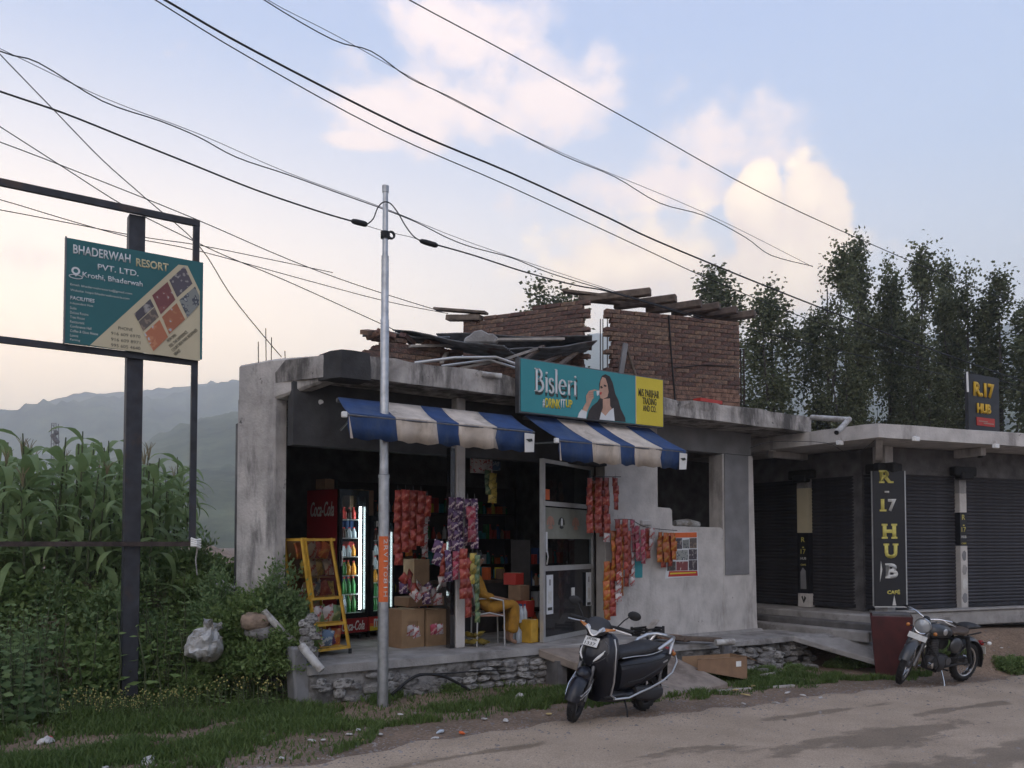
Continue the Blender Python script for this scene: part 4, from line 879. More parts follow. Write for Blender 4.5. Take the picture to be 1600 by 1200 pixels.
# ================================================================== SHOP CONTENTS
# ---- fridges
def local(root): return root
def bottle(mb, c, h, r, m=0, mc=1): mb.lathe([(r*.9, 0), (r, .02*h), (r, .55*h), (r*.85, .62*h), (r*.38, .84*h), (r*.36, .92*h)], c, (0, 0, 1), 10, m); mb.lathe([(r*.42, .90*h), (r*.42, h), (0, h)], c, (0, 0, 1), 8, mc)
def fridge(label, loc, rz, W, Dp, Hh, sidemat, brand, foot_mat, header, ledx):
    r = thing('drinks_fridge', label, 'fridge', loc, rz); k = dict(world=False)
    t = .04; zb_ = .30
    MB().bb(-.0, t, 0, Dp, .08, Hh).build('side_panel', sidemat, r, **k); MB().bb(W-t, W, 0, Dp, .08, Hh).build('side_panel', M['blackgloss'], r, **k)
    MB().bb(t, W-t, Dp-t, Dp, .08, Hh).build('back_panel', M['fridgein'], r, **k); MB().bb(t, W-t, 0, Dp-t, Hh-.05, Hh).build('top_panel', M['blackgloss'], r, **k); MB().bb(t, W-t, 0, Dp-t, .08, zb_).build('base_panel', M['blackgloss'], r, **k)
    fr = MB(); fr.bb(.0, .055, -.05, -.005, zb_, Hh); fr.bb(W-.055, W, -.05, -.005, zb_, Hh); fr.bb(.055, W-.055, -.05, -.005, Hh-.08, Hh); fr.bb(.055, W-.055, -.05, -.005, zb_, zb_+.06)
    dr = fr.build('door', M['blackgloss'], r, **k)
    MB().bb(.055, W-.055, -.03, -.024, zb_+.06, Hh-.08).build('pane', M['fridgeglass'], dr, **k); MB().tube([(.03, -.065, 1.0), (.03, -.075, 1.1), (.03, -.065, 1.2)], .01, 6).build('handle', M['alu'], dr, **k)
    MB().bb(ledx-.012, ledx+.012, .01, .03, zb_+.10, Hh-.22).build('light_tube', M['led'], r, **k)
    MB().bb(.058, .072, .012, .022, zb_+.10, Hh-.22).build('light_tube', M['led'], r, **k)  # unseen second tube behind the door frame, added to brighten the cooler
    MB().bb(.0, W, -.04, -.006, .10, zb_-.01).build('foot_sign', foot_mat, r, **k)
    for sx in (.06, W-.06):
        for sy in (.06, Dp-.06): MB().lathe([(.025, 0), (.025, .08)], (sx, sy, 0), (0, 0, 1), 8).build('foot', M['black'], r, **k)
    n = 6; zs = [zb_+.06+(Hh-.14-zb_-.06)*i/n for i in range(n)]
    mats = [['clearb', 'greenb', 'greenb'], ['greenb', 'greenb', 'greenb'], ['greenb', 'orangeb', 'orangeb'], ['clearb', 'clearb', 'orangeb'], ['darkb', 'clearb', 'clearb'], ['cap', 'darkb', 'cap']]
    hs2 = [.27, .24, .20, .17, .15, .17]
    for i, z in enumerate(zs):
        s_ = MB().bb(t, W-t, .03, Dp-t, z-.012, z).build('shelf', M['alu'], r, **k)
        c_ = max(3, int((W-.16)/.085))
        for j in range(c_):
            xx = .09+(W-.18)*(j+.5)/c_; mm_ = mats[i % 6][min(2, j*3//c_)]
            mb = MB(); bottle(mb, (xx, .10+rnd.uniform(0, .02), z), hs2[i]*rnd.uniform(.94, 1.02), .036); mb.build('bottle', [M[mm_], M['cap']], s_, smooth=True, **k)
    return r
def P2(x, y, z=FL): return on(x, y, 'Z', z)
f1 = fridge('tall lit drinks fridge with a red side panel lettered in white script', P2(526, 1003)+V(0, .02, 0), R(18), .52, .62, 2.02, M['red'], 0, M['red'], 0, .43)
def flt(r, s, O, U, W_, box, mat, **k): return txt(s, O, U, W_, *box, mat, r, world=False, **k)
flt(f1, 'Coca-Cola', (-.001, 0, 0), (0, -1, 0), (0, 0, 1), (-.54, 1.66, -.06, 1.86), M['silvertext'], shear=.35, bold=.01)
flt(f1, 'Coca-Cola', (0, -.041, 0), (1, 0, 0), (0, 0, 1), (.06, .13, .46, .26), M['white'], shear=.35, bold=.01)
f2 = fridge('shorter lit drinks fridge with a red and yellow foot sign behind the steel pole', f1.location+V(.56*math.cos(R(18)), .56*math.sin(R(18)), 0), R(18), .47, .55, 1.68, M['blackgloss'], 0, M['redtext'], 0, .38)
MB().bb(.0, .47, -.044, -.041, .10, .16).build('sign_stripe', M['yellow'], f2, world=False); MB().bb(.0, .47, -.044, -.041, .161, .20).build('sign_stripe', M['orange'], f2, world=False)
flt(f2, 'maaza', (0, -.045, 0), (1, 0, 0), (0, 0, 1), (.07, .14, .40, .26), M['white'], bold=.03)
flt(f2, 'maaza', (0, -.051, 0), (1, 0, 0), (0, 0, 1), (.10, 1.53, .34, 1.61), M['white'], bold=.03)
# ---- yellow rack
yr = thing('snack_rack', 'leaning yellow metal snack rack with mesh sides at the shop corner', 'rack', P2(497, 1028), R(16)); kw = dict(world=False)
lean = lambda x, y, z: V(x-.10*z*.55, y+.16*z, z)
W_, D_, H_ = .46, .42, 1.36
for (x, y) in ((0, 0), (W_, 0), (0, D_), (W_, D_)):
    MB().bar(lean(x, y, .07), lean(x-(.05 if x else 0), y*.8, H_), .035, .03).build('upright', M['yellowpaint'], yr, **kw); MB().lathe([(.02, 0), (.02, .06)], (x, y, 0), (0, 0, 1), 8).build('caster', M['black'], yr, **kw)
for z in (.08, .36, .66, 1.34):
    for a, c in (((0, 0), (W_, 0)), ((W_, 0), (W_, D_)), ((W_, D_), (0, D_)), ((0, D_), (0, 0))):
        MB().bar(lean(*a, z), lean(*c, z), .03, .03).build('rail', M['yellowpaint'], yr, **kw)
MB().bar(lean(.04, 0, .66), lean(.04, 0, H_), .02, .03).build('upright', M['yellowpaint'], yr, **kw)
mesh_m = glass('rack_mesh', (.62, .54, .42), .5, .1)
MB().add([lean(.005, .01, .68), lean(.005, D_-.01, .68), lean(.005, D_-.06, 1.33), lean(.005, .01, 1.33)], [(0, 1, 2, 3)]).build('side_mesh', mesh_m, yr, **kw)
MB().add([lean(.01, .0, .68), lean(W_-.02, .0, .68), lean(W_-.05, 0, 1.33), lean(.01, 0, 1.33)], [(0, 1, 2, 3)]).build('front_mesh', mesh_m, yr, **kw)
MB().add([lean(.01, D_, .1), lean(W_-.02, D_, .1), lean(W_-.05, D_-.05, 1.33), lean(.01, D_-.05, 1.33)], [(0, 1, 2, 3)]).build('back_panel', M['carton'], yr, **kw)
for z in (.10, .38, .68, .90, 1.12): MB().add([lean(.01, .01, z), lean(W_-.02, .01, z), lean(W_-.02, D_-.03, z), lean(.01, D_-.03, z)], [(0, 1, 2, 3)]).build('shelf', M['yellowpaint'], yr, **kw)
# ---- packets
def packmesh(w_, h_, d_, mat):
    n, m = 6, 6; vs = []; fs = []
    for side in (-1, 1):
        for i in range(n+1):
            for j in range(m+1):
                u = i/n; v = j/m; bul = (math.sin(math.pi*u)**.6)*(math.sin(math.pi*min(1, max(0, (v-.08)/.84)))**.5) if .08 < v < .92 else 0
                vs.append(((u-.5)*w_*(1-.06*math.sin(math.pi*v)), side*d_/2*bul+.004*math.sin(u*23+side), (v-.5)*h_))
        o = 0 if side < 0 else (n+1)*(m+1)
        for i in range(n):
            for j in range(m): a = o+i*(m+1)+j; fs.append((a, a+m+1, a+m+2, a+1))
    me = bpy.data.meshes.new('packet'); me.from_pydata(vs, [], fs); me.polygons.foreach_set('use_smooth', [True]*len(fs)); me.materials.append(mat); return me
PMESH = {k: packmesh(.115, .145, .05, v) for k, v in PK.items()}
def loose(parent, key, p, rot, s=1.0, loc=True):
    o = bpy.data.objects.new('packet', PMESH[key]); COL.objects.link(o); o.parent = parent; o.location = p; o.rotation_euler = rot; o.scale = (s, s, s); return o
def loosething(key, p, rot, s, label, group):
    o = bpy.data.objects.new('snack_packet', PMESH[key]); COL.objects.link(o); o.location = p; o.rotation_euler = rot; o.scale = (s,)*3; tag(o, label, 'packet', group); return o
CN = {'red': 'red', 'orange': 'orange', 'purple': 'purple and white', 'pink': 'pink', 'silver': 'silver', 'yellow': 'yellow', 'green': 'dull green', 'blue': 'pale blue'}
YM = yr.matrix_basis
for z, keys in ((.11, ('red', 'silver', 'blue', 'purple', 'orange')), (.39, ('green', 'silver', 'green', 'silver', 'green')), (.67, ('silver', 'purple', 'blue', 'red', 'yellow')), (.93, ('yellow', 'silver', 'yellow', 'yellow', 'silver')), (1.13, ('orange', 'red', 'silver', 'red', 'orange'))):
    for i, k_ in enumerate(keys):
        p = lean(.06+i*.085, .09+rnd.uniform(0, .08), z+.085); p = Matrix.Rotation(R(16), 4, 'Z')@p+yr.location
        loosething(k_, p, (rnd.uniform(-.3, .3), rnd.uniform(-.5, .5), R(16)+rnd.uniform(-.4, .4)), 1.35, CN[k_]+' snack packet standing on a shelf of the yellow rack', CN[k_]+' packets in the rack')
def strip(px, y0, y1, Y, key, n=None, cols=1, tilt=0, label=None, w_=1.0, curve=0, key2=None):
    """a strip of joined packets hanging from a cord, top and bottom measured in the photograph"""
    p = on(px, y0, 'Y', Y); q = on(px, y1, 'Y', Y); L = p.z-q.z; n = n or max(2, int(round(L/.125)))
    r = thing('packet_strip', label or (CN[key]+' snack packets joined in a hanging strip'), 'packets', (p.x, Y, p.z), 0, 'strips of '+CN[key]+' packets')
    h = L/n; s = h/.130
    for i in range(n):
        kk = key if not key2 or i < n*.75 else key2
        o = loose(r, kk, (curve*math.sin(i/n*2.5)+rnd.uniform(-.008, .008), rnd.uniform(-.01, .01), -h*(i+.5)), (rnd.uniform(-.12, .12), tilt+rnd.uniform(-.08, .08), rnd.uniform(-.25, .25)), 1); o.scale = (s*w_, 1, s)
    MB().tube([(0, 0, .0), (0, .01, .07)], .002, 4).build('cord', M['greypaint'], r, world=False)
    return r
def strips(lst, Y, where):
    for a in lst:
        k = dict(a[4]) if len(a) > 4 else {}
        strip(a[0], a[1], a[2], Y+rnd.uniform(-.03, .03), a[3], label=CN[a[3]]+' snack packets hanging in a strip '+where, **k)
# left inside bay
strips([(622, 767, 882, 'red'), (634, 766, 862, 'red'), (646, 767, 858, 'red'), (658, 768, 852, 'red'), (668, 775, 806, 'red')], .75, 'beside the shorter fridge')
strips([(706, 778, 860, 'purple'), (718, 778, 872, 'purple'), (731, 780, 852, 'purple'), (742, 780, 856, 'purple')], .36, 'from the white pillar')
strips([(683, 845, 882, 'purple', {'tilt': .3}), (692, 850, 900, 'red'), (701, 860, 908, 'purple'), (712, 862, 905, 'pink'), (724, 858, 935, 'red'), (732, 872, 964, 'red'), (746, 868, 972, 'green', {'w_': .7}), (739, 865, 912, 'yellow')], .26, 'low in front of the white pillar')
strips([(762, 735, 772, 'green'), (770, 740, 785, 'yellow', {'w_': 1.1})], 1.1, 'inside the dark doorway')
strips([(627, 772, 850, 'red'), (640, 772, 868, 'orange'), (652, 774, 846, 'red'), (664, 800, 870, 'silver')], .95, 'behind the front strips beside the shorter fridge')
strips([(712, 800, 858, 'purple'), (737, 792, 846, 'pink')], .30, 'from the white pillar')
# right of the glass door
strips([(957, 880, 962, 'red'), (960, 830, 905, 'orange'), (971, 820, 930, 'orange', {'curve': -.03}), (982, 830, 896, 'red'), (929, 752, 828, 'orange'), (942, 752, 838, 'red')], .52, 'in the dense cascade beside the glass front')
strips([(1036, 838, 886, 'red'), (1047, 838, 884, 'red'), (1012, 826, 872, 'red')], .60, 'behind the orange packets by the poster')
strips([(921, 748, 832, 'red'), (935, 747, 832, 'red'), (948, 747, 846, 'red', {'key2': 'silver'}), (962, 747, 796, 'red')], .42, 'over the corner of the glass front')
strips([(948, 878, 968, 'orange'), (966, 812, 908, 'red'), (976, 812, 916, 'red', {'curve': .03}), (966, 888, 940, 'silver')], .48, 'beside the white wall below the crossbar')
strips([(988, 812, 862, 'pink', {'curve': .05}), (996, 822, 876, 'pink'), (1005, 828, 880, 'pink', {'w_': .8}), (988, 862, 915, 'silver', {'w_': .8}), (1018, 826, 858, 'silver', {'w_': .7})], .55, 'from the rod on the white wall')
strips([(1031, 832, 878, 'orange'), (1041, 833, 878, 'orange'), (1052, 833, 874, 'orange')], .58, 'over the edge of the wall poster')
o = MB().tube([on(915, 745, 'Y', .42), on(970, 745, 'Y', .45)], .006, 6).build('hanging_rod', M['iron']); tag(o, 'thin rod carrying the red packet strips over the glass front', 'rod')
o = MB().tube(cat([(960, 812), (985, 812), (1010, 824), (1058, 829)], .56), .006, 6).build('hanging_rod', M['iron']); tag(o, 'bent rod carrying pink and orange packet strips on the white wall', 'rod')
# ---- cartons and goods at the fridge side
def carton(label, p, s, rz, hole=False, group=None, mat='carton'):
    r = thing('carton', label, 'box', p, rz, group); k = dict(world=False)
    a, b_, c = s
    if hole:
        MB().bb(-a/2, a/2, .008, b_, 0, c).build('body', M[mat], r, bevel=.004, **k)
        f = MB(); f.bb(-a/2, a/2, -.006, .007, 0, c*.28); f.bb(-a/2, a/2, -.006, .007, c*.68, c); f.bb(-a/2, -a*.22, -.006, .007, c*.28, c*.68); f.bb(a*.22, a/2, -.006, .007, c*.28, c*.68); f.build('cut_front', M[mat], r, **k)
    else: MB().bb(-a/2, a/2, 0, b_, 0, c).build('body', M[mat], r, bevel=.004, **k)
    MB().bb(-.02, .02, -.009, b_+.001, c-.002, c+.002).build('tape', M['sand'], r, **k)
    return r
carton('brown carton with a square hole cut in its front beside the white pillar', P2(645, 1012), (.34, .3, .48), R(8), True)
carton('brown carton with red packets in its cut front against the white pillar', P2(683, 1009)+V(0, .02, 0), (.30, .3, .46), R(6), True)
carton('carton stacked on the two cut-front cartons holding silver packets', P2(668, 1008)+V(.03, .08, .49), (.55, .34, .12), R(6))
carton('tall plain carton standing behind the heap of packets', P2(668, 1000)+V(.1, .35, .66), (.27, .25, .42), R(10))
carton('brown carton lying on top of the shorter fridge', f2.location+V(-.0, .22, 1.69), (.42, .35, .36), R(14))
carton('small orange-brown carton on top of the tall fridge', f1.location+V(.0, .25, 2.03), (.16, .2, .14), R(18))
for i, (px, py, k_) in enumerate(((632, 905, 'red'), (640, 912, 'pink'), (648, 920, 'red'), (655, 915, 'silver'), (662, 925, 'silver'), (670, 920, 'purple'), (678, 928, 'silver'), (686, 918, 'silver'), (692, 908, 'silver'), (666, 935, 'purple'), (650, 930, 'silver'), (640, 900, 'red'), (684, 936, 'silver'), (630, 918, 'purple'))):
    loosething(k_, on(px, py, 'Y', .62+.02*(i % 3)), (rnd.uniform(-.6, .6), rnd.uniform(-1, 1), rnd.uniform(-1, 1)), 1.0, CN[k_]+' packet in the heap on the cartons', CN[k_]+' packets heaped on cartons')
for px, py, k_ in ((642, 985, 'silver'), (650, 988, 'silver'), (678, 983, 'pink'), (687, 983, 'silver')):
    loosething(k_, on(px, py, 'Y', .53), (.1, rnd.uniform(-.5, .5), 0), .9, CN[k_]+' packet showing through a hole cut in a carton', 'packets in cut cartons')
# ---- glazed front and door
G0 = V(3.30, .36, FL); G1 = V(4.68, .97, FL); gd = (G1-G0); GL = gd.length; gd.normalize(); gn = V(gd.y, -gd.x, 0)
gf = thing('glass_front', 'aluminium framed glass shop front with paper notices taped to it', 'shop front', G0, math.atan2(gd.y, gd.x)); kw = dict(world=False)
Ht = 2.42
for x in (0, GL-.05): MB().bb(x, x+.05, -.03, .03, 0, Ht).build('stile', M['alu'], gf, **kw)
for z, h_ in ((.0, .06), (.93, .07), (1.80, .06), (Ht-.05, .05)): MB().bb(.051, GL-.051, -.025, .025, z, z+h_).build('rail', M['alu'], gf, **kw)
MB().bb(.05, GL-.05, -.004, .004, .06, .93).build('lower_panel', M['blackgloss'], gf, **kw)
MB().bb(.05, GL-.05, -.003, .003, 1.0, 1.80).build('pane', M['clear'], gf, **kw); MB().bb(.05, GL-.05, -.003, .003, 1.86, Ht-.05).build('pane', M['clear'], gf, **kw)
MB().bb(.06, GL-.06, -.010, -.006, 1.36, 1.78).build('film_band', pm('frosted_film', (.22, .23, .195), .6, var=.1), gf, **kw)
def deco(cx, cz, s, key):                                    # painted devotional motifs on the film
    mb = MB()
    for i in range(7):
        a = math.pi*i/6; mb.ball((cx+s*.8*math.cos(a), -.013, cz+s*.7*math.sin(a)-.02), (s*.28, .003, s*.3), 8)
    mb.ball((cx, -.015, cz), (s*.45, .004, s*.75), 10); mb.ball((cx, -.013, cz-s*.8), (s*.7, .003, s*.25), 8)
    mb.build('motif', M[key], gf, **kw)
deco(.22, 1.59, .10, 'pinkprint'); deco(.53, 1.59, .09, 'darktext'); deco(.95, 1.59, .10, 'pinkprint'); MB().ball((.53, -.018, 1.59), (.03, .004, .06), 8).build('motif', M['offwhite'], gf, **kw)
for x, w_, lb in ((.07, .18, 0), (GL-.28, .17, 1)):
    MB().bb(x, x+w_, -.034, -.032, .40 if lb else .36, .88).build('notice', M['offwhite'], gf, **kw)
    MB().bb(x+.045, x+w_-.045, -.037, -.0345, .50, .66).build('notice_print', M['silvertext'], gf, **kw); MB().bb(x+.03, x+w_-.03, -.037, -.0345, .41, .45).build('notice_print', M['darktext'], gf, **kw); MB().bb(x+.07, x+w_-.07, -.037, -.0345, .74, .82).build('notice_print', M['greypaint'], gf, **kw)
MB().bb(.055, .10, -.034, -.031, 1.18, 1.45).build('notice', M['offwhite'], gf, **kw); MB().bb(.07, .20, -.012, -.009, 1.88, 2.02).build('notice', M['orange'], gf, **kw)
MB().tube([(.05, -.05, 1.02), (.05, -.07, 1.12), (.05, -.05, 1.22)], .01, 6).build('handle', M['alu'], gf, **kw)
MB().box((.87, -.01, .62), (.10, .004, .12)).build('painted_reflection', M['silvertext'], gf, **kw)  # pale patch painted on the panel as a reflection
# ---- shelves and goods in the dark
def shelfunit(label, loc, rz, w_, h_, n, dpt=.32):
    r = thing('shelf_unit', label, 'shelves', loc, rz); kw = dict(world=False)
    for x in (0, w_-.03): MB().bb(x, x+.03, 0, dpt, 0, h_).build('side', M['shelf'], r, **kw)
    MB().bb(0.03, w_-.03, dpt-.01, dpt, 0, h_).build('back', M['shelf'], r, **kw)
    goods = []
    for i in range(n):
        z = .06+(h_-.1)*i/n; MB().bb(.031, w_-.031, 0, dpt-.011, z-.02, z).build('shelf', M['shelf'], r, **kw)
        x = .06
        while x < w_-.12:
            ww = rnd.uniform(.05, .13); hh = rnd.uniform(.10, min(.26, (h_-.1)/n-.06)); goods.append((x+ww/2, z, ww, hh)); x += ww+.012
    Mz = Matrix.Translation(loc)@Matrix.Rotation(rz, 4, 'Z')
    return r, [(Mz@V(a, .10, b_), c, d_) for a, b_, c, d_ in goods], rz
gmats = [M['carton'], M['redtext'], M['yellow'], M['teal'], M['offwhite'], M['greenb'], M['blue'], M['orange']]
gnames = ['brown', 'red', 'yellow', 'teal', 'white', 'green', 'blue', 'orange']
def goods(lst, rz, where, group):
    for p, w_, h_ in lst:
        i = rnd.randrange(8)
        if rnd.random() < .5:
            mb = MB(); mb.bb(-w_/2, w_/2, -.06, .06, 0, h_); o = mb.build('goods_box', gmats[i], None, bevel=.004); o.rotation_euler = (0, 0, rz+rnd.uniform(-.1, .1)); tag(o, gnames[i]+' box of goods '+where, 'box', group+' '+gnames[i])
        else:
            mb = MB(); bottle(mb, (0, 0, 0), h_, min(.045, w_/2)); o = mb.build('goods_bottle', [gmats[i], M['cap']], None, smooth=True); tag(o, gnames[i]+' bottle of goods '+where, 'bottle', group+' '+gnames[i])
        o.location = p
r, gl, z_ = shelfunit('tall dark shelves along the back wall of the shop', V(1.9, 3.85, FL), 0, 3.4, 2.3, 5); goods(gl, z_, 'on the back wall shelves', 'back shelf goods')
r, gl, z_ = shelfunit('narrow dark shelves beside the fridges inside the shop', V(1.15, 2.1, FL), R(25), .85, 1.9, 5); goods(gl, z_, 'on the narrow shelves beside the fridges', 'narrow shelf goods')
r, gl, z_ = shelfunit('low dark shelves behind the glass front of the shop', V(3.75, 1.25, FL), R(24), 1.2, 1.35, 4); goods(gl, z_, 'on the low shelves behind the glass front', 'low shelf goods')
cp = thing('counter', 'low dark counter inside the shop doorway with jars and boxes on it', 'counter', V(2.75, 1.6, FL), R(15))
MB().bb(0, 1.35, 0, .5, 0, .72).build('body', M['shelf'], cp, world=False); MB().bb(-.03, 1.38, -.03, .53, .72, .76).build('top', M['wood'], cp, world=False)
Mz = Matrix.Translation(cp.location)@Matrix.Rotation(R(15), 4, 'Z')
goods([(Mz@V(.08+i*.105, .1+.12*(i % 3), .765), rnd.uniform(.07, .11), rnd.uniform(.10, .22)) for i in range(12)], R(15), 'on the counter', 'counter goods')
# stack of cartons and bottles behind the door
for i, (px, py, s, lb) in enumerate(((842, 1004, (.17, .2, .30), 'yellow carton on the floor beside the glass door'), (838, 1000, (.2, .2, .22), 'red carton on top of the yellow carton beside the door'), (833, 1000, (.22, .2, .2), 'pinkish carton third up beside the door'), (828, 1000, (.2, .2, .16), 'red topmost carton of the stack beside the door'))):
    zz = (0, .305, .53, .735)[i]; carton(lb, P2(px, py)+V(-.05, .02+.05*i, zz), s, R(20), mat=('yellowpaint', 'redtext', 'carton', 'redtext')[i])
wbp = thing('water_bottle_pack', 'shrink-wrapped pack of clear water bottles on the shop floor by the chair', 'bottles', P2(818, 1004)+V(0, .05, 0), R(20), None, .85)
for i in range(3):
    for j in range(2):
        mb = MB(); bottle(mb, (-.09+i*.09, j*.09, 0), .30, .043); mb.build('bottle', [M['clearb'], M['blue']], wbp, smooth=True, world=False)
for i in range(3):
    for j in range(2):
        mb = MB(); bottle(mb, (-.09+i*.09, j*.09, .305), .28, .043); mb.build('bottle', [M['clearb'], M['blue']], wbp, smooth=True, world=False)
for i in range(5): loosething('yellow', P2(735+i*7, 1012)+V(0, .15, .06+.09*(i % 2)), (1.2, rnd.uniform(-.4, .4), rnd.uniform(-1, 1)), 1.3, 'yellow packet piled on the floor under the chair', 'yellow packets under the chair')
hb = thing('hanging_bag', 'bundle of clear plastic bottles hanging behind the shop glass', 'bag', V(4.3, 1.05, 2.0))
for i in range(6): mb = MB(); bottle(mb, (rnd.uniform(-.07, .07), rnd.uniform(-.05, .05), -.25+.13*(i % 3)), .15, .035); mb.build('bottle', [M['clearb'], M['blue']], hb, world=False)
for (px, py, w_, h_, k_, lb) in ((752, 725, .30, .25, 'silver', 'pale printed carton hanging high in the doorway'), (767, 728, .25, .12, 'blue', 'pale blue printed carton hanging high in the doorway')):
    p = on(px, py, 'Y', 1.2); o = MB().box((0, 0, 0), (w_, .1, h_)).build('goods_box', PK[k_], None); o.location = p; tag(o, lb, 'box')
# ---- poster and small teal notice on the white wall
ps = thing('wall_poster', 'red and orange framed photo poster with a white margin on the white wall', 'poster', (6.3, .69, 1.5))
def pz_(zx, zy): return on(1030+zx*80/960, 820+zy*100/1200, 'Y', .692)
Yp = .6985
shape([(115, 1010), (180, 140), (715, 130), (740, 960)], M['offwhite'], ps, pz_, Yp, .004, 'sheet')
shape([(190, 150), (705, 140), (708, 235), (190, 245)], M['orange'], ps, pz_, Yp-.0045, name='border_print'); shape([(170, 975), (190, 870), (715, 860), (725, 955)], M['redtext'], ps, pz_, Yp-.0045, name='border_print'); shape([(200, 930), (210, 900), (690, 885), (690, 905)], M['yellow'], ps, pz_, Yp-.007, name='border_print')
for pts, k_ in (([(200, 250), (430, 250), (430, 450), (200, 460)], 'a'), ([(440, 290), (560, 270), (560, 440), (440, 440)], 'e'), ([(570, 250), (705, 245), (705, 440), (570, 440)], 'c'), ([(320, 480), (540, 470), (540, 660), (320, 665)], 'e'), ([(555, 460), (708, 455), (710, 650), (555, 655)], 'a'), ([(160, 690), (310, 685), (312, 860), (150, 865)], 'c'), ([(322, 690), (540, 685), (540, 855), (322, 860)], 'b'), ([(555, 665), (712, 660), (714, 850), (555, 855)], 'a')): shape(pts, PM[k_], ps, pz_, Yp-.0045, name='photo_print')
p = on(993, 888, 'Y', .69); o = MB().bb(p.x-.02, p.x+.14, .690, .697, p.z-.14, p.z+.14).build('notice', M['teal']); tag(o, 'small teal notice on the white wall behind the silver packets', 'notice')
p = on(1030, 816, 'Y', .7); o = MB().bb(p.x-.09, p.x+.10, .66, .76, 1.975+.0, 2.06).build('wall_block', M['whitewash'], None, bevel=.015); o.location = (-.3, .0, .0); tag(o, 'small pale plaster block stuck on the white wall', 'block')
p = on(1072, 818, 'Y', .8); o = MB().tube([V(p.x-.25, .8, 2.02), V(p.x, .78, 2.035), V(p.x+.28, .8, 2.01)], [.05, .065, .045], 10).build('sack_roll', M['bag'], None, smooth=True); tag(o, 'rolled grey sack lying on the low white wall', 'sack')

# ---- person in mustard clothes on a steel chair
ch_ = thing('steel_chair', 'steel tube chair with brown cane seat just inside the shop doorway', 'chair', P2(768, 1008)+V(-.02, .06, 0), R(-20), None, .90); kw = dict(world=False)
for sy in (-.2, .2):
    MB().tube([(.20, sy, 0), (.19, sy, .42), (-.02, sy, .47), (-.2, sy, .44)], .012, 8).build('frame', M['alu'], ch_, smooth=True, **kw)
    MB().tube([(-.20, sy, 0), (-.19, sy, .42), (-.27, sy, .9)], .012, 8).build('leg', M['alu'], ch_, smooth=True, **kw)
    MB().tube([(-.24, sy, .66), (.0, sy*1.15, .68), (.17, sy*1.15, .64), (.19, sy, .44)], .012, 8).build('armrest', M['alu'], ch_, smooth=True, **kw)
MB().box((0, 0, .43), (.42, .40, .03)).build('seat', M['pinkprint'], ch_, bevel=.01, **kw)
MB().box((-.235, 0, .72), (.025, .38, .32), (0, -.16, 0)).build('backrest', M['tan'], ch_, bevel=.01, **kw)
pe = thing('person', 'person in mustard tunic and trousers sitting in the steel chair facing the counter', 'person', ch_.location, R(-20), None, .90)
def skinned(name, joints, edges, mat, parent, root=0, sub_=2):
    me = bpy.data.meshes.new(name); me.from_pydata([j[0] for j in joints], edges, []); me.materials.append(mat)
    o = bpy.data.objects.new(name, me); COL.objects.link(o); o.parent = parent
    sk = o.modifiers.new('skin', 'SKIN'); sk.use_smooth_shade = True
    if not me.skin_vertices: 
        import bmesh as _b; bm = _b.new(); bm.from_mesh(me); bm.verts.layers.skin.verify(); bm.to_mesh(me); bm.free()
    for i, j in enumerate(joints):
        r_ = j[1]; me.skin_vertices[0].data[i].radius = (r_, r_) if not isinstance(r_, tuple) else r_; me.skin_vertices[0].data[i].use_root = (i == root)
    su = o.modifiers.new('sub', 'SUBSURF'); su.levels = sub_; su.render_levels = sub_; return o
J = [((-.10, 0, .54), .12), ((-.15, 0, .72), .115), ((-.20, 0, .92), .13), ((-.20, 0, 1.03), .055), ((-.17, 0, 1.10), .05)]     # pelvis .. neck
E_ = [(0, 1), (1, 2), (2, 3), (3, 4)]
def chain(st_, pts):
    pr = st_
    for p, r_ in pts: J.append((p, r_)); E_.append((pr, len(J)-1)); pr = len(J)-1
    return pr
chain(4, [((-.155, 0, 1.17), .085), ((-.15, 0, 1.25), .092), ((-.155, 0, 1.31), .07)])
hands = []
for sy in (-1, 1):
    chain(0, [((.02, sy*.10, .53), .085), ((.36, sy*.12, .58), .06), ((.34, sy*.12, .34), .052), ((.30, sy*.12, .08), .035), ((.40, sy*.13, .03), .03)])
    hn = chain(2, [((-.20, sy*.17, .95), .055), ((-.14, sy*.22, .73), .042), ((.10, sy*.15, .66), .034), ((.17, sy*.13, .655), .026), ((.21, sy*.125, .65), .028)])
    for q, (dy, ln) in enumerate(((-.03, .06), (-.012, .075), (.006, .08), (.022, .07))): chain(hn, [((.245, sy*.125+dy, .652), .009), ((.245+ln*.6, sy*.125+dy, .645), .0085), ((.245+ln*.8, sy*.125+dy, .615), .007)])
    chain(hn-1, [((.195, sy*.125-sy*.045, .66), .010), ((.23, sy*.125-sy*.055, .655), .008)])
body = skinned('body', J, E_, M['skin'], pe)
JC = [((-.10, 0, .53), .155), ((-.15, 0, .72), .145), ((-.20, 0, .90), .15), ((-.20, 0, .99), .085)]; J = JC; E_ = [(0, 1), (1, 2), (2, 3)]
for sy in (-1, 1):
    chain(0, [((.02, sy*.10, .54), .11), ((.37, sy*.12, .59), .082), ((.36, sy*.12, .36), .085), ((.32, sy*.12, .16), .095)])
    chain(2, [((-.20, sy*.17, .95), .072), ((-.14, sy*.22, .73), .06), ((.06, sy*.165, .67), .055)])
skinned('clothing', J, E_, M['mustard'], pe)
hd = MB(); hd.ball((-.17, 0, 1.255), (.105, .095, .10), 16); hd.ball((-.215, 0, 1.20), (.07, .085, .11), 12); hd.build('hair', M['hair'], pe, smooth=True, world=False)
fc = MB(); fc.ball((-.062, 0, 1.205), (.018, .014, .022), 8); fc.build('nose', M['skin'], pe, smooth=True, world=False)
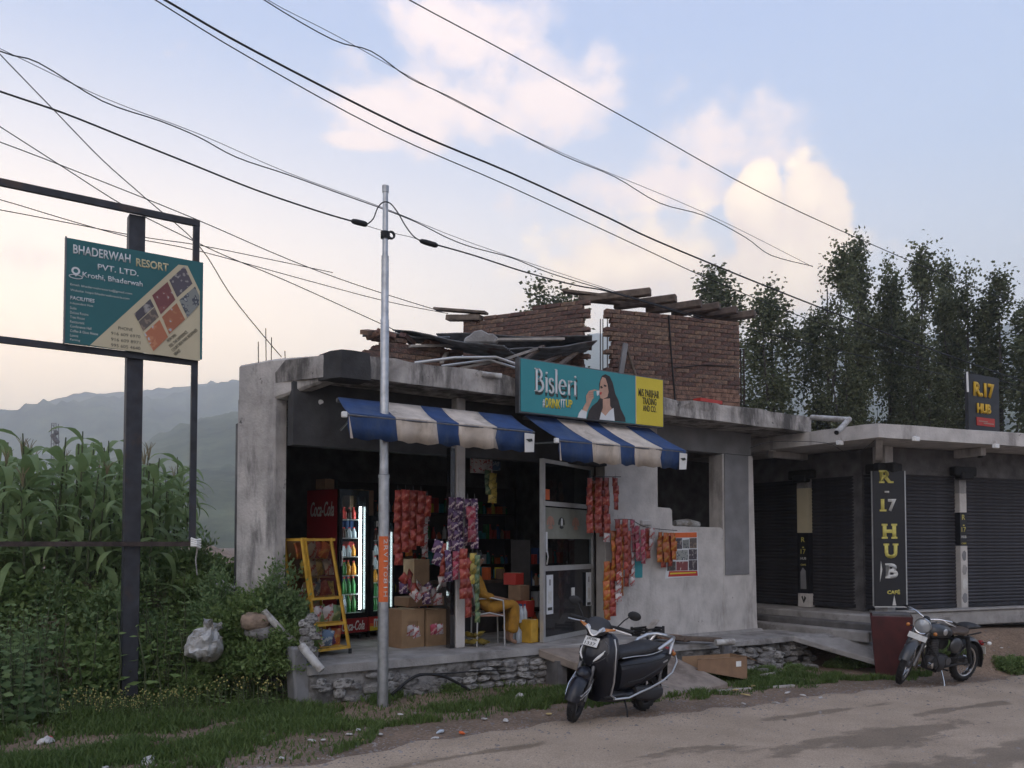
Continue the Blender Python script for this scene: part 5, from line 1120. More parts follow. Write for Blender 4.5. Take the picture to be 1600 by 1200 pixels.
for sy in (-1, 1): MB().ball((-.082, sy*.033, 1.228), (.012, .014, .009), 8).build('eye', M['white'], pe, smooth=True, world=False); MB().ball((-.15, sy*.09, 1.20), (.02, .012, .03), 8).build('ear', M['skin'], pe, smooth=True, world=False)
MB().box((-.078, 0, 1.165), (.01, .045, .010)).build('mouth', M['pinkprint'], pe, world=False)

# ================================================================== THE SHUTTERED CAFE BUILDING
Pp = V(9.425, -.757, 0); dF = V(.977, -.212, 0).normalized(); dL = V(0, 1, 0); Z2 = .62; ZR = 3.31
cafe = thing('cafe_building', 'flat roofed shuttered cafe block with dark roller shutters and pale concrete roof edge', 'building', (10, 0, 0))
roofp = [(8.41, -1.274), (11.44, -1.93), (16.5, -3.02), (17.2, 4.0), (8.41, 4.6)]
rough_slab(roofp, ZR, ZR+.215, .014).build('roof_slab', M['whitewash'], cafe)
def onF(s, o, z): p = Pp+dF*s+V(dF.y, -dF.x, 0)*o; return V(p.x, p.y, z)      # o > 0 is towards the road
def onL(s, o, z): return V(Pp.x-o, Pp.y+s, z)
def wallbox(f, s0, s1, o0, o1, z0, z1): return MB().loft([[f(s0, o0, z), f(s1, o0, z), f(s1, o1, z), f(s0, o1, z)] for z in (z0, z1)])
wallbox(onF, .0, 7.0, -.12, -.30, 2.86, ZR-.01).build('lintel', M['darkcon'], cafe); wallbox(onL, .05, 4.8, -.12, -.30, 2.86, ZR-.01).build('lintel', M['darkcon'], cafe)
wallbox(onF, .0, 7.0, -.5, -3.5, .2, ZR-.01).build('inner_core', M['darkcon'], cafe)
# soffit beams under the cantilevered roof
for s in (1.72, 3.65): wallbox(onF, s-.06, s+.06, .42, -.11, 3.17, ZR-.003).build('soffit_beam', M['whitewash'], cafe, bevel=.01)
for s in (1.6, ): wallbox(onL, s-.06, s+.06, .85, -.11, 3.2, ZR-.003).build('soffit_beam', M['whitewash'], cafe, bevel=.01)
MB().loft([[V(8.62, -1.1, 3.30), V(8.74, -1.14, 3.30), V(9.4, -.72, 3.05), V(9.3, -.66, 3.05)], [V(8.62, -1.1, 3.308), V(8.74, -1.14, 3.308), V(9.4, -.72, 3.306), V(9.3, -.66, 3.306)]]).build('soffit_beam', M['whitewash'], cafe)
# slats
prof = []
for i in range(7): a = math.pi*i/6; prof.append((-.012*math.sin(a)-.003, .028-.056*i/6))
vs = []; 
for x in (-.5, .5): vs += [(x, p, q) for p, q in prof]
sm_ = bpy.data.meshes.new('slat'); sm_.from_pydata(vs, [], [(i, i+1, i+8, i+7) for i in range(6)]); sm_.materials.append(M['navy'])
def shutter(f, s0, s1, z0=Z2, z1=2.9):
    a = f(s0, -.16, 0); c = f(s1, -.16, 0); d = c-a; L = d.length; ang = math.atan2(d.y, d.x); d.normalize()
    nrm = V(d.y, -d.x, 0); 
    if nrm.dot(V(CAM.x, CAM.y, 0)-a) < 0: ang += math.pi
    b_ = wallbox(f, s0, s1, -.17, -.2, z0, z1).build('shutter', M['navy'], cafe)
    z = z0+.09
    MB().bar(V(a.x, a.y, z0+.03), V(c.x, c.y, z0+.03), .035, .06).build('bottom_bar', M['iron'], b_)
    while z < z1:
        o = bpy.data.objects.new('slat', sm_); COL.objects.link(o); o.parent = b_; p = (a+c)/2
        o.location = V(p.x, p.y, z+rnd.uniform(-.002, .002))-cafe.location; o.rotation_euler = (rnd.uniform(-.05, .05), 0, ang); o.scale = (L, 1, 1); z += .058
    return b_
shutter(onL, .20, 1.50); shutter(onL, 1.76, 4.6); shutter(onF, .22, 1.72); shutter(onF, 1.90, 4.0); shutter(onF, 4.18, 6.2)
# drum brackets at the heads of the shutters
for f, s in ((onL, 1.63), (onL, .1), (onF, .1), (onF, 1.81), (onF, 4.09)):
    wallbox(f, s-.26, s+.26, .02, -.11, 2.86, 3.02).build('drum_bracket', M['black'], cafe, bevel=.02); wallbox(f, s-.14, s+.14, .06, -.11, 2.80, 2.93).build('drum_bracket', M['black'], cafe, bevel=.02)
# painted pillars between the shutters
def pillar(f, s0, s1, rev=False):
    parts = [(Z2-.04, Z2+.20, 'whitewash'), (Z2+.20, Z2+1.28, 'blackboard'), (Z2+1.28, Z2+2.08, 'sand'), (Z2+2.08, 2.86, 'concrete')]
    if rev: parts = [(Z2-.04, Z2+1.05, 'whitewash'), (Z2+1.05, Z2+1.62, 'blackboard'), (Z2+1.62, Z2+1.95, 'whitewash'), (Z2+1.95, 2.86, 'concrete')]
    for z0, z1, m in parts: wallbox(f, s0, s1, -.06, -.22, z0+.002, z1-.002).build('pillar_panel', M[m], cafe)
    a = f(s0, -.059, 0); c = f(s1, -.059, 0); d = (c-a)
    if d.dot(RT) < 0: a, c = c, a; d = -d
    w_ = d.length; zt = (Z2+1.20 if not rev else Z2+1.58)
    for i, s in enumerate(('R', '-', '17', 'HUB', 'CAFE')):
        hh = (.085, .02, .085, .045, .03)[i]; zc = zt-.085-i*.105; ww = (.07, .035, .10, .12, .11)[i]
        txt(s, V(a.x, a.y, 0), d, (0, 0, 1), w_/2-ww/2, zc, w_/2+ww/2, zc+hh, M['gold'] if i != 3 else M['silvertext'], cafe)
    if not rev:
        O = V(a.x, a.y, 0); n_ = d.normalized().cross(V(0, 0, 1))
        MB().prism([O+d*.25+V(0, 0, Z2+.28), O+d*.75+V(0, 0, Z2+.28), O+d*.70+V(0, 0, Z2+.60), O+d*.45+V(0, 0, Z2+.66), O+d*.25+V(0, 0, Z2+.58)], n_*.004).build('picture_print', M['greypaint'], cafe)
        MB().prism([O+d*.3+V(0, 0, Z2+.14), O+d*.5+V(0, 0, Z2+.02), O+d*.72+V(0, 0, Z2+.12), O+d*.58+V(0, 0, Z2+.16), O+d*.5+V(0, 0, Z2+.08), O+d*.4+V(0, 0, Z2+.16)], n_*.004).build('picture_print', M['darktext'], cafe)
    else:
        O = V(a.x, a.y, 0); n_ = d.normalized().cross(V(0, 0, 1))
        for k in range(4):
            cz = Z2+.16+k*.24; pts = [O+d*(.5+.34*math.cos(t*.785+k)*(1+.2*math.sin(t*2+k)))+V(0, 0, cz+.09*math.sin(t*.785+k)) for t in range(8)]
            MB().prism(pts, n_*.004).build('picture_print', (M['greypaint'], M['silvertext'], M['concrete'], M['greypaint'])[k], cafe)
pillar(onL, 1.51, 1.75); pillar(onF, 1.73, 1.89, True); pillar(onF, 4.01, 4.17, True)
# corner board
cb = V(-.62, -.78, 0).normalized(); bx = V(-cb.y, cb.x, 0)*1.0
if bx.dot(RT) < 0: bx = -bx
c0 = V(Pp.x-.02, Pp.y-.05, 0)
col = MB(); col.bb(Pp.x-.0, Pp.x+.22, Pp.y, Pp.y+.22, .3, ZR-.01); col.build('corner_column', M['whitewash'], cafe)
brd = thing('corner_signboard', 'tall black corner signboard with big gold letters reading down the cafe post', 'signboard', c0)
Z0b, Z1b = .70, 2.88; hw = .25
MB().prism([c0+bx*-hw+V(0, 0, Z0b), c0+bx*hw+V(0, 0, Z0b), c0+bx*hw+V(0, 0, Z1b), c0+bx*-hw+V(0, 0, Z1b)], cb*.03).build('board', M['blackboard'], brd)
for s in (-1, 1): MB().bar(c0+bx*s*(hw+.008)+cb*.018+V(0, 0, Z0b), c0+bx*s*(hw+.008)+cb*.018+V(0, 0, Z1b), .014, .03).build('edge_trim', M['alu'], brd)
MB().bar(c0-bx*hw+cb*.02+V(0, 0, Z0b-.01), c0+bx*hw+cb*.02+V(0, 0, Z0b-.01), .035, .018).build('edge_trim', M['alu'], brd)
def bigl(ch, zc, h, w_, cx=0, serifs=(), mat='gold'):
    O = c0+cb*.031; txt(ch, O, bx, (0, 0, 1), cx-w_/2, zc-h/2, cx+w_/2, zc+h/2, M[mat], brd, th=.006, bold=.045)
    for (u, v, wd) in serifs:
        p = O+bx*(cx+u*w_)+V(0, 0, zc+v*(h-.03)); MB().bar(p-bx*wd*w_/2+cb*.005, p+bx*wd*w_/2+cb*.005, .006, .03).build('serif', M[mat], brd)
def zpx(y): return 1.7-(y-850)*13.35/1300
sf = ((-.36, -.5, .44), (.36, -.5, .44), (-.36, .5, .44), (.36, .5, .44))
bigl('R', zpx(744), .21, .20, -.04, ((-.34, -.5, .42), (.40, -.5, .36), (-.34, .5, .42))); bigl('-', zpx(768), .028, .07, -.03, (), 'silvertext')
bigl('1', zpx(789), .20, .055, -.10, ((0.1, -.5, 1.9),)); bigl('7', zpx(789), .20, .13, .05, (), 'silvertext')
bigl('H', zpx(830), .24, .21, .0, sf); bigl('U', zpx(861), .24, .20, .02, ((-.36, .5, .44), (.36, .5, .44)), 'gold'); bigl('B', zpx(892), .24, .19, .03, ((-.34, -.5, .42), (-.34, .5, .42)), 'silvertext')
bigl('CAFÉ', zpx(925), .075, .20, .05)
MB().prism([c0+cb*.032+bx*-.16+V(0, 0, zpx(910)), c0+cb*.032+bx*-.12+V(0, 0, zpx(890)), c0+cb*.032+bx*-.14+V(0, 0, zpx(876))], cb*.002).build('peeling_corner', M['silvertext'], brd)
MB().prism([c0+cb*.032+bx*.03+V(0, 0, zpx(946)), c0+cb*.032+bx*.09+V(0, 0, zpx(946)), c0+cb*.032+bx*.06+V(0, 0, zpx(930))], cb*.002).build('peeling_corner', M['silvertext'], brd)
# plinth, deck and steps
wallbox(onF, .1, 7, .30, -.5, .36, Z2-.02).build('plinth', M['concrete'], cafe, bevel=.015)
wallbox(onF, .05, 7, .33, .10, Z2-.0195, Z2+.015).build('plinth_coping', M['concrete'], cafe, bevel=.01)
wallbox(onL, -.1, 4.6, .55, -.3, .30, Z2-.05).build('step', M['concrete'], cafe, bevel=.015); wallbox(onL, -.2, 4.6, .80, .551, .25, .46).build('step', M['darkcon'], cafe, bevel=.015); wallbox(onL, -.3, 4.6, 1.02, .801, .20, .36).build('step', M['concrete'], cafe, bevel=.015)
# little fittings
for px, py, Dd in ((1207, 702, 14.3), (1312, 692, 13.0), (1431, 686, 12.7), (1556, 697, 13.4)):
    p = atD(px, py, Dd); bl = thing('junction_box', 'small white electric box fixed under the cafe roof edge', 'fitting', p, 0, 'boxes under the cafe roof edge'); MB().box((0, 0, 0), (.13, .06, .07)).build('box', M['white'], bl, bevel=.008, world=False); MB().box((0, 0, .055), (.05, .03, .05)).build('bracket', M['whitewash'], bl, world=False)
for px, py, Dd in ((1224, 684, 14.0), (1532, 712, 13.9)):
    p = atD(px, py, Dd); bl = thing('lamp_holder', 'black bulb holder hanging under the cafe roof', 'fitting', p, 0, 'bulb holders'); MB().lathe([(.0, .05), (.025, .05), (.045, 0), (.045, -.03), (0, -.035)], (0, 0, 0), (0, 0, 1), 12).build('shade', M['black'], bl, smooth=True, world=False); MB().tube([(0, 0, .05), (0, 0, .12)], .006, 5).build('stem', M['black'], bl, world=False)
pp = thing('drain_pipe', 'white elbowed plastic drain pipe on the roof between the shop and the cafe', 'pipe', atD(1300, 655, 12.9))
a, b_, c = atD(1268, 652, 13.2), atD(1327, 656, 12.5), atD(1307, 676, 12.2)
MB().tube([a, b_], .042, 12).build('pipe', M['pvc'], pp, smooth=True); MB().tube([b_+V(0, 0, .01), b_+(c-b_)*.5, c], .042, 12).build('elbow', M['pvc'], pp, smooth=True); MB().lathe([(.034, .0), (.034, -.002), (0, -.002)], c, (b_-c), 12).build('pipe_mouth', M['black'], pp)
wire('thin loose wire sagging under the cafe roof edge', [(1172, 700), (1210, 690), (1290, 692), (1320, 706), (1345, 704), (1370, 685)], -1.0, .004)
# roof sign
rs = thing('roof_sign', 'small black roof sign with yellow letters and a red strip on the cafe roof', 'sign', atD(1538, 668, 13.7))
p0 = atD(1514, 668, 13.4); p1 = atD(1562, 668, 13.8); uu = (p1-p0); uu.z = 0; W2 = uu.length; uu.normalize(); O = V(p0.x, p0.y, ZR+.2); nn_ = uu.cross(V(0, 0, 1))
h2 = atD(1538, 587, 13.6).z-O.z
MB().prism([O, O+uu*W2, O+uu*W2+V(0, 0, h2), O+V(0, 0, h2)], nn_*-.06).build('panel', M['blackboard'], rs)
O2 = O+nn_*.001
def rl(s, x_, y_, w_, h_, mat): txt(s, O2, uu, (0, 0, 1), W2*x_, h2*y_, W2*(x_+w_), h2*(y_+h_), mat, rs, th=.015, bold=.05)
M['yellowled'] = pm('amber_letter', (.60, .36, .02), .5, var=.08)
rl('R.17', .16, .62, .66, .25, M['yellowled']); rl('HUB', .26, .34, .44, .17, M['yellowled'])
MB().prism([O2+uu*W2*.24+V(0, 0, h2*.13), O2+uu*W2*.82+V(0, 0, h2*.13), O2+uu*W2*.82+V(0, 0, h2*.27), O2+uu*W2*.24+V(0, 0, h2*.27)], nn_*.01).build('red_strip', M['redtext'], rs)
for x0_, x1_, z_ in ((.29, .58, .205), (.44, .78, .175)): MB().bar(O2+nn_*.013+uu*W2*x0_+V(0, 0, h2*z_), O2+nn_*.013+uu*W2*x1_+V(0, 0, h2*z_), .004, .018).build('worn_print', M['pinkprint'], rs)
MB().tube([O+V(0, 0, h2*.68)-uu*.01, O+V(0, 0, h2*1.02)-uu*.02], .016, 8).build('tube_lamp', M['white'], rs)
# maroon pedestal by the corner
pd = thing('maroon_pedestal', 'dark maroon tapered planter box standing before the cafe corner post', 'planter', (8.42, -1.42, gz(8.42, -1.42)-.02), R(33))
def sq(a, z): return [V(-a, -a, z), V(a, -a, z), V(a, a, z), V(-a, a, z)]
MB().loft([sq(.22, 0), sq(.285, .90)]).build('body', M['maroon'], pd, bevel=.008, world=False); MB().loft([sq(.255, .9005), sq(.255, .93)]).build('soil', M['darkcon'], pd, world=False)
# sloping slab over the drain
ds = thing('drain_slab', 'tilted concrete slab laid over the dark drain before the cafe steps', 'slab', (8.4, -.9, 0))
tp = [V(7.75, -.20, .27), V(8.45, -.30, .30), V(9.0, -1.15, .18), V(8.25, -1.35, gz(8.3, -1.35)+.20)]
MB().loft([[p-V(0, 0, .09) for p in tp], tp]).build('slab', M['concrete'], ds, bevel=.012)

# ---- odds and ends on the platform
bx_ = thing('open_carton', 'open brown cardboard box with a white label standing on the verge by the ramp', 'box', on(1135, 1060, 'Z', -.1), R(-12)); kw = dict(world=False)
a, b_, h = .78, .36, .30
for nm, pr in (('side', ([V(-a+.2, -.18, .16), V(.2, -.18, .0), V(.2, -.18, h), V(-a+.2, -.18, h)], V(0, .008, 0))), ('side', ([V(-a+.2, .18, .16), V(.2, .18, .0), V(.2, .18, h), V(-a+.2, .18, h)], V(0, -.008, 0))), ('end', ([V(.2, -.171, .0), V(.2, .171, .0), V(.2, .171, h), V(.2, -.171, h)], V(-.008, 0, 0))), ('base', ([V(-a+.2, -.171, .17), V(-a+.2, .171, .17), V(.19, .171, .01), V(.19, -.171, .01)], V(0, 0, .01)))):
    MB().prism(*pr).build(nm, M['carton'], bx_, **kw)
MB().prism([V(.2, -.18, h), V(.2, .18, h), V(.34, .2, h-.06), V(.34, -.2, h-.06)], V(0, 0, .006)).build('flap', M['carton'], bx_, **kw); MB().prism([V(-a+.25, -.185, h), V(.1, -.185, h), V(.1, -.02, h-.02), V(-a+.3, -.02, h-.02)], V(0, 0, .006)).build('flap', M['carton'], bx_, **kw)
MB().bb(.02, .10, -.187, -.182, .18, .25).build('label', M['white'], bx_, **kw)
o = MB().tube([on(1118, 1004, 'Z', .33), on(1147, 1003, 'Z', .33)], .045, 12).build('pipe_end', M['pvc'], None, smooth=True); tag(o, 'short grey pipe end lying on the rubble platform above the open carton', 'pipe')
o = MB().box((0, 0, 0), (.22, .2, .2)).build('cistern', M['darkcon'], None, bevel=.02); o.location = on(1130, 1014, 'Y', -.12); tag(o, 'dark plastic drum half hidden under the pipe end', 'drum')
for a, c, lb in (((1016, 990), (1075, 1000), 'black charred beam lying by the white wall'), ((1045, 996), (1128, 1000), 'long dark plank lying along the rubble platform')):
    o = MB().bar(on(*a, 'Z', .36), on(*c, 'Z', .33), .12, .06).build('plank', M['wood'], None, bevel=.008); tag(o, lb, 'plank')
o = MB().bar(on(1006, 993, 'Y', .4), on(1026, 969, 'Y', .5), .10, .025).build('plank', M['paleplank']); tag(o, 'short brown plank leaning upright by the white wall', 'plank')
o = MB().bar(on(1030, 994, 'Y', .35), on(1062, 996, 'Y', .3), .12, .075).build('brick_block', M['brick'], None, bevel=.006); tag(o, 'reddish brick lying by the white wall near the dark planks', 'brick')
cr_ = thing('plastic_crate', 'black plastic crate by the white wall behind the scooter', 'crate', on(1012, 999, 'Z', .30), R(10))
for i in range(4):
    for s in (-1, 1): MB().bb(-.22, .22, s*.14-.006, s*.14+.006, .01+i*.045, .04+i*.045).build('slat', M['black'], cr_, **kw); MB().bb(s*.22-.006, s*.22+.006, -.133, .133, .01+i*.045, .04+i*.045).build('slat', M['black'], cr_, **kw)
for sx in (-1, 1):
    for sy in (-1, 1): MB().bb(sx*.21-.015, sx*.21+.015, sy*.13-.012, sy*.13+.012, 0, .19).build('post', M['black'], cr_, **kw)
o = MB().tube(cat([(612, 1085), (640, 1062), (660, 1054), (690, 1056), (720, 1070), (740, 1083)], -.12), .017, 8).build('black_hose', M['black'], None, smooth=True); tag(o, 'black rubber hose arching out of the grass before the plinth', 'hose')
o = MB().tube(cat([(655, 1053), (700, 1052), (740, 1049), (790, 1047)], -.08), .009, 6).build('black_cable', M['black'], None, smooth=True); tag(o, 'black cable running along the limewashed plinth', 'cable')
o = MB().tube([on(470, 1008, 'Y', -.05), on(503, 1048, 'Y', -.22)], .045, 14).build('waste_pipe', M['pvc'], None, smooth=True); tag(o, 'white plastic waste pipe slanting out beside the left end of the plinth', 'pipe')
o = MB().prism([on(457, 1012, 'Y', .02), on(478, 1012, 'Y', .02), on(492, 1100, 'Y', .02), on(462, 1100, 'Y', .02)], V(0, .25, 0)).build('concrete_stub', M['greypaint'], None, bevel=.02); tag(o, 'dark grey concrete stub at the left end of the plinth', 'block')
for px, py, s, k, lb in ((400, 970, (.36, .30, .24), 0, 'brown sandstone boulder among the leaves left of the shop'), (412, 990, (.45, .35, .22), 1, 'pale grey boulder half covered by leaves left of the shop')):
    o = bpy.data.objects.new('boulder', rockmesh('boulder', M['sandstone'] if k == 0 else M['rock'], 30+k)); COL.objects.link(o); o.location = on(px, py, 'Y', .55); o.scale = s; o.data.polygons.foreach_set('use_smooth', [True]*len(o.data.polygons)); tag(o, lb, 'boulder')
stick('pvc_pipe', 'pale plastic pipe lying over the boulders left of the shop', [on(412, 955, 'Y', .5), on(440, 985, 'Y', .35), on(462, 1005, 'Y', .25)], .04, M['pvc'], 'pipe')
for k in range(2): stick('pvc_pipe', ('upper' if k else 'lower')+' thin pale pipe poking from the bushes beside the shop pier', [on(335+k*4, 912-k*7, 'Y', 1.5), on(365+k*2, 926-k*8, 'Y', 1.2)], .02, M['pvc'], 'pipe')
wl_ = thing('rubble_end_wall', 'small limewashed rubble stub between the yellow rack and the bushes', 'wall', on(485, 1020, 'Z', FL-.2))
for i in range(16): stone(wl_, on(485+rnd.uniform(-11, 10), 965+i*4.2, 'Y', .12), (.13, .12, .10), rnd.random() < .35)
# bag of rubbish
mb = MB(); rings = []
for k in range(25):
    t = k/24; r_ = interp([(0, .10), (.06, .18), (.2, .235), (.4, .24), (.6, .20), (.74, .13), (.82, .075), (.86, .06), (.93, .10), (1, .13)], t); ring = []
    for j in range(56):
        a = 2*math.pi*j/56; q = V(math.cos(a), math.sin(a), t*2.2); f_ = 1+.22*mnoise.noise(q*1.6)+.13*mnoise.noise(q*4.1+V(3, 1, 2))-.10*abs(mnoise.noise(q*7+V(1, 5, 2)))+(.16*math.sin(a*9+3*mnoise.noise(q*2)) if t > .66 else .05*math.sin(a*7+t*6))
        ring.append(V(r_*f_*math.cos(a), r_*.8*f_*math.sin(a), t*.46+.03*math.sin(a*5+k*.3)*(t > .8)-.05*mnoise.noise(q*3)))
    rings.append(ring)
mb.loft(rings); o = mb.build('rubbish_bag', M['bag'], None, smooth=True); o.location = on(312, 1030, 'Y', .55); o.scale = (.85,)*3; o.rotation_euler = (.2, .25, .4); tag(o, 'knotted translucent plastic rubbish bag hanging in the bushes', 'bag')

# ---- far mast
ms = thing('phone_mast', 'distant grey lattice phone mast with dish drums above the maize', 'mast', atD(86, 760, 150))
b0_ = atD(86, 790, 150); tp_ = atD(86, 662, 150)
for s in (-1, 1):
    for s2 in (-1, 1): MB().tube([b0_+RT*s*.5+FW0*s2*.5, tp_+RT*s*.4+FW0*s2*.4], .09, 5).build('leg', M['greypaint'], ms)
for k in range(12):
    p = b0_+(tp_-b0_)*k/12; q = b0_+(tp_-b0_)*(k+1)/12; s = 1 if k % 2 else -1; MB().tube([p+RT*.47*s-FW0*.4, q-RT*.47*s-FW0*.4], .06, 4).build('brace', M['greypaint'], ms); MB().tube([q+RT*.45-FW0*.4, q-RT*.45-FW0*.4], .06, 4).build('brace', M['greypaint'], ms)
for px, py in ((83, 681), (88, 676), (86, 686), (89, 690)): MB().ball(atD(px, py, 149), (.45, .3, .45), 10).build('dish', M['darkcon'], ms, smooth=True)
for i, (px, py) in enumerate(((298, 700), (306, 694), (322, 692), (330, 697), (340, 690), (290, 706), (314, 701), (352, 697))):
    p = atD(px, py, 620); h_ = thing('hillside_house', 'tiny pale house on the hazy slope beyond the maize', 'house', p, rnd.uniform(0, 1), 'houses on the far slope')
    MB().bb(-3, 3, -2.5, 2.5, -6, 2.5).build('wall', M['whitewash'], h_, world=False); MB().loft([[V(-3.4, -2.9, 2.51), V(3.4, -2.9, 2.51), V(3.4, 2.9, 2.51), V(-3.4, 2.9, 2.51)], [V(-3.2, -.1, 3.9), V(3.2, -.1, 3.9), V(3.2, .1, 3.9), V(-3.2, .1, 3.9)]]).build('roof', M['tin'], h_, world=False)

# ================================================================== SCOOTER AND MOTORCYCLE
def xf(mb, Mx):
    mb.v = [tuple(Mx@Vector(v)) for v in mb.v]; return mb
def ell(c, a, b_, n=18, p=2.4, axes=('y', 'z')):
    """ring in a plane across the bike: super-ellipse of half-width a and half-height b"""
    out = []
    for j in range(n):
        t = 2*math.pi*j/n; cs, sn = math.cos(t), math.sin(t); u = math.copysign(abs(cs)**(2/p), cs)*a; v = math.copysign(abs(sn)**(2/p), sn)*b_
        out.append(V(c[0], c[1]+u, c[2]+v) if axes == ('y', 'z') else V(c[0]+v, c[1]+u, c[2]))
    return out
def sloft(secs, n=18, p=2.4, k=3):                            # smooth loft through (x, zc, half-width, half-height, y)
    S_ = [tuple(s)+((0,) if len(s) == 4 else ()) for s in secs]; out = []
    for i in range(len(S_)-1):
        p0, p1, p2, p3 = S_[max(i-1, 0)], S_[i], S_[i+1], S_[min(i+2, len(S_)-1)]
        for q in range(k):
            t = q/k; s = [.5*((2*b)+(c-a)*t+(2*a-5*b+4*c-d)*t*t+(3*b-a-3*c+d)*t**3) for a, b, c, d in zip(p0, p1, p2, p3)]; out.append(s)
    out.append(list(S_[-1]))
    return MB().loft([ell((s[0], s[4], s[1]), max(.004, s[2]), max(.004, s[3]), n, p) for s in out])
def arc_shell(c, r, a0, a1, w_, th=.008, n=16, crown=.25):   # mudguard round an axle at c
    rings = []
    for i in range(n+1):
        a = a0+(a1-a0)*i/n; d = V(math.cos(a), 0, math.sin(a)); ring = []
        for j in range(7):
            u = -1+2*j/6; ring.append(Vector(c)+d*(r-w_*crown*u*u)+V(0, w_/2*u, 0))
        for j in range(6, -1, -1):
            u = -1+2*j/6; ring.append(Vector(c)+d*(r-w_*crown*u*u-th)+V(0, w_/2*u*.96, 0))
        rings.append(ring)
    return MB().loft(rings)
def wheel(root, c, r, tw, mats, Mx=None, spokes=0, hub=.05, alloy=0, **kw):
    I = Mx or Matrix.Identity(4); ty = []
    for i in range(13):
        t = math.pi*2*i/12; ty.append((r-tw*.5+tw*.5*math.cos(t), tw*.5*math.sin(t)))
    w_ = xf(MB().lathe([(a, b_) for a, b_ in ty[:-1]], c, (0, 1, 0), 36, 0, True), I).build('wheel', M['black'], root, smooth=True, world=False)
    tr = MB()
    for i in range(40):
        a = 2*math.pi*i/40; d = V(math.cos(a), 0, math.sin(a)); tr.box(Vector(c)+d*(r-.001), (.012, tw*.62, .012), Matrix.Rotation(-a, 3, 'Y')@Matrix.Rotation(.35*(1 if i % 2 else -1), 3, 'X'))
    tag(xf(tr, I).build('tread', M['black'], w_, world=False), kind='stuff')
    xf(MB().lathe([(r-tw*.95, -tw*.35), (r-tw*.80, -tw*.40), (r-tw*.80, tw*.40), (r-tw*.95, tw*.35)], c, (0, 1, 0), 32, 0, True), I).build('rim', mats[0], w_, smooth=True, world=False)
    xf(MB().lathe([(0, -.06), (hub, -.06), (hub, .06), (0, .06)], c, (0, 1, 0), 20), I).build('hub', mats[1], w_, smooth=True, world=False)
    if spokes:
        for i in range(spokes):
            a = 2*math.pi*i/spokes; a2 = a+(.35 if i % 2 else -.35); s = .05 if i % 4 < 2 else -.05
            xf(MB().tube([Vector(c)+V(math.cos(a2)*hub*.9, s, math.sin(a2)*hub*.9), Vector(c)+V(math.cos(a)*(r-tw*.9), 0, math.sin(a)*(r-tw*.9))], .0035, 5), I).build('spoke', M['chrome'], w_, world=False)
    else:
        for i in range(alloy or 5):
            a = 2*math.pi*i/(alloy or 5); xf(MB().bar(Vector(c)+V(math.cos(a)*hub*.8, 0, math.sin(a)*hub*.8), Vector(c)+V(math.cos(a)*(r-tw*.9), 0, math.sin(a)*(r-tw*.9)), .03, .04, up=(0, 1, 0)), I).build('spoke', mats[1], w_, world=False)
    return w_
def steer(p, ax, ang): p = Vector(p); return Matrix.Translation(p)@Matrix.Rotation(ang, 4, Vector(ax).normalized())@Matrix.Translation(-p)
M['silver'] = pm('silver_trim', (.55, .55, .55), .3, .8, var=.06)
M['redlens'] = pm('red_lens', (.30, .015, .012), .2, coat=.5); M['amber'] = pm('amber_lens', (.45, .16, .03), .2, coat=.5); M['lens'] = pm('headlamp_glass', (.42, .44, .46), .12, .3, var=.05, coat=.8)
M['scoot'] = pm('black_scooter_paint', (.010, .011, .017), .32, .0, var=.1, scale=5, coat=.25, spec=.35, dark=(.026, .023, .021), dscale=5, damt=.40)
M['gplast'] = pm('grey_plastic', (.032, .032, .035), .6, var=.12)
sf_, sr_ = on(888, 1127, 'Z', 0.02), V(2.86, -2.13, 0)
sc_loc = V((sf_.x+sr_.x)/2+.02, -2.13, 0); sc_loc.z = gz(sc_loc.x, sc_loc.y)+.018
sco = thing('parked_scooter', 'black scooter with silver trim leaning on its side stand at the road edge', 'scooter', sc_loc, R(180+2), None, .90)
sco.rotation_euler = (R(-7), R(-2.2), R(191))
kw = dict(world=False, smooth=True)
stp = (.45, 0, .86); sax = (-.26, 0, 1); ST = steer(stp, sax, R(24))
wheel(sco, (.60, 0, .235), .235, .095, [M['gplast'], M['greymetal']], ST, 0, .055); wheel(sco, (-.60, 0, .225), .225, .10, [M['gplast'], M['gplast']], None, 0, .07)
for s in (-1, 1): xf(MB().tube([(.60, s*.075, .235), (.50, s*.075, .62)], .022, 10), ST).build('fork_leg', M['greymetal'], sco, **kw)
xf(arc_shell((.60, 0, .235), .285, R(8), R(165), .165, .008, 18, .35), ST).build('front_mudguard', M['scoot'], sco, **kw)
xf(MB().ball((.57, 0, .52), (.13, .085, .075), 14), ST).build('mudguard_cowl', M['scoot'], sco, **kw)
for dz in (0, .035):
    xf(MB().tube([(.48, .105, .50-dz), (.66, .112, .40-dz), (.80, .085, .34-dz), (.845, 0, .325-dz), (.80, -.085, .34-dz), (.66, -.112, .40-dz), (.48, -.105, .50-dz)], .008, 6), ST).build('crash_guard', M['chrome'], sco, **kw)
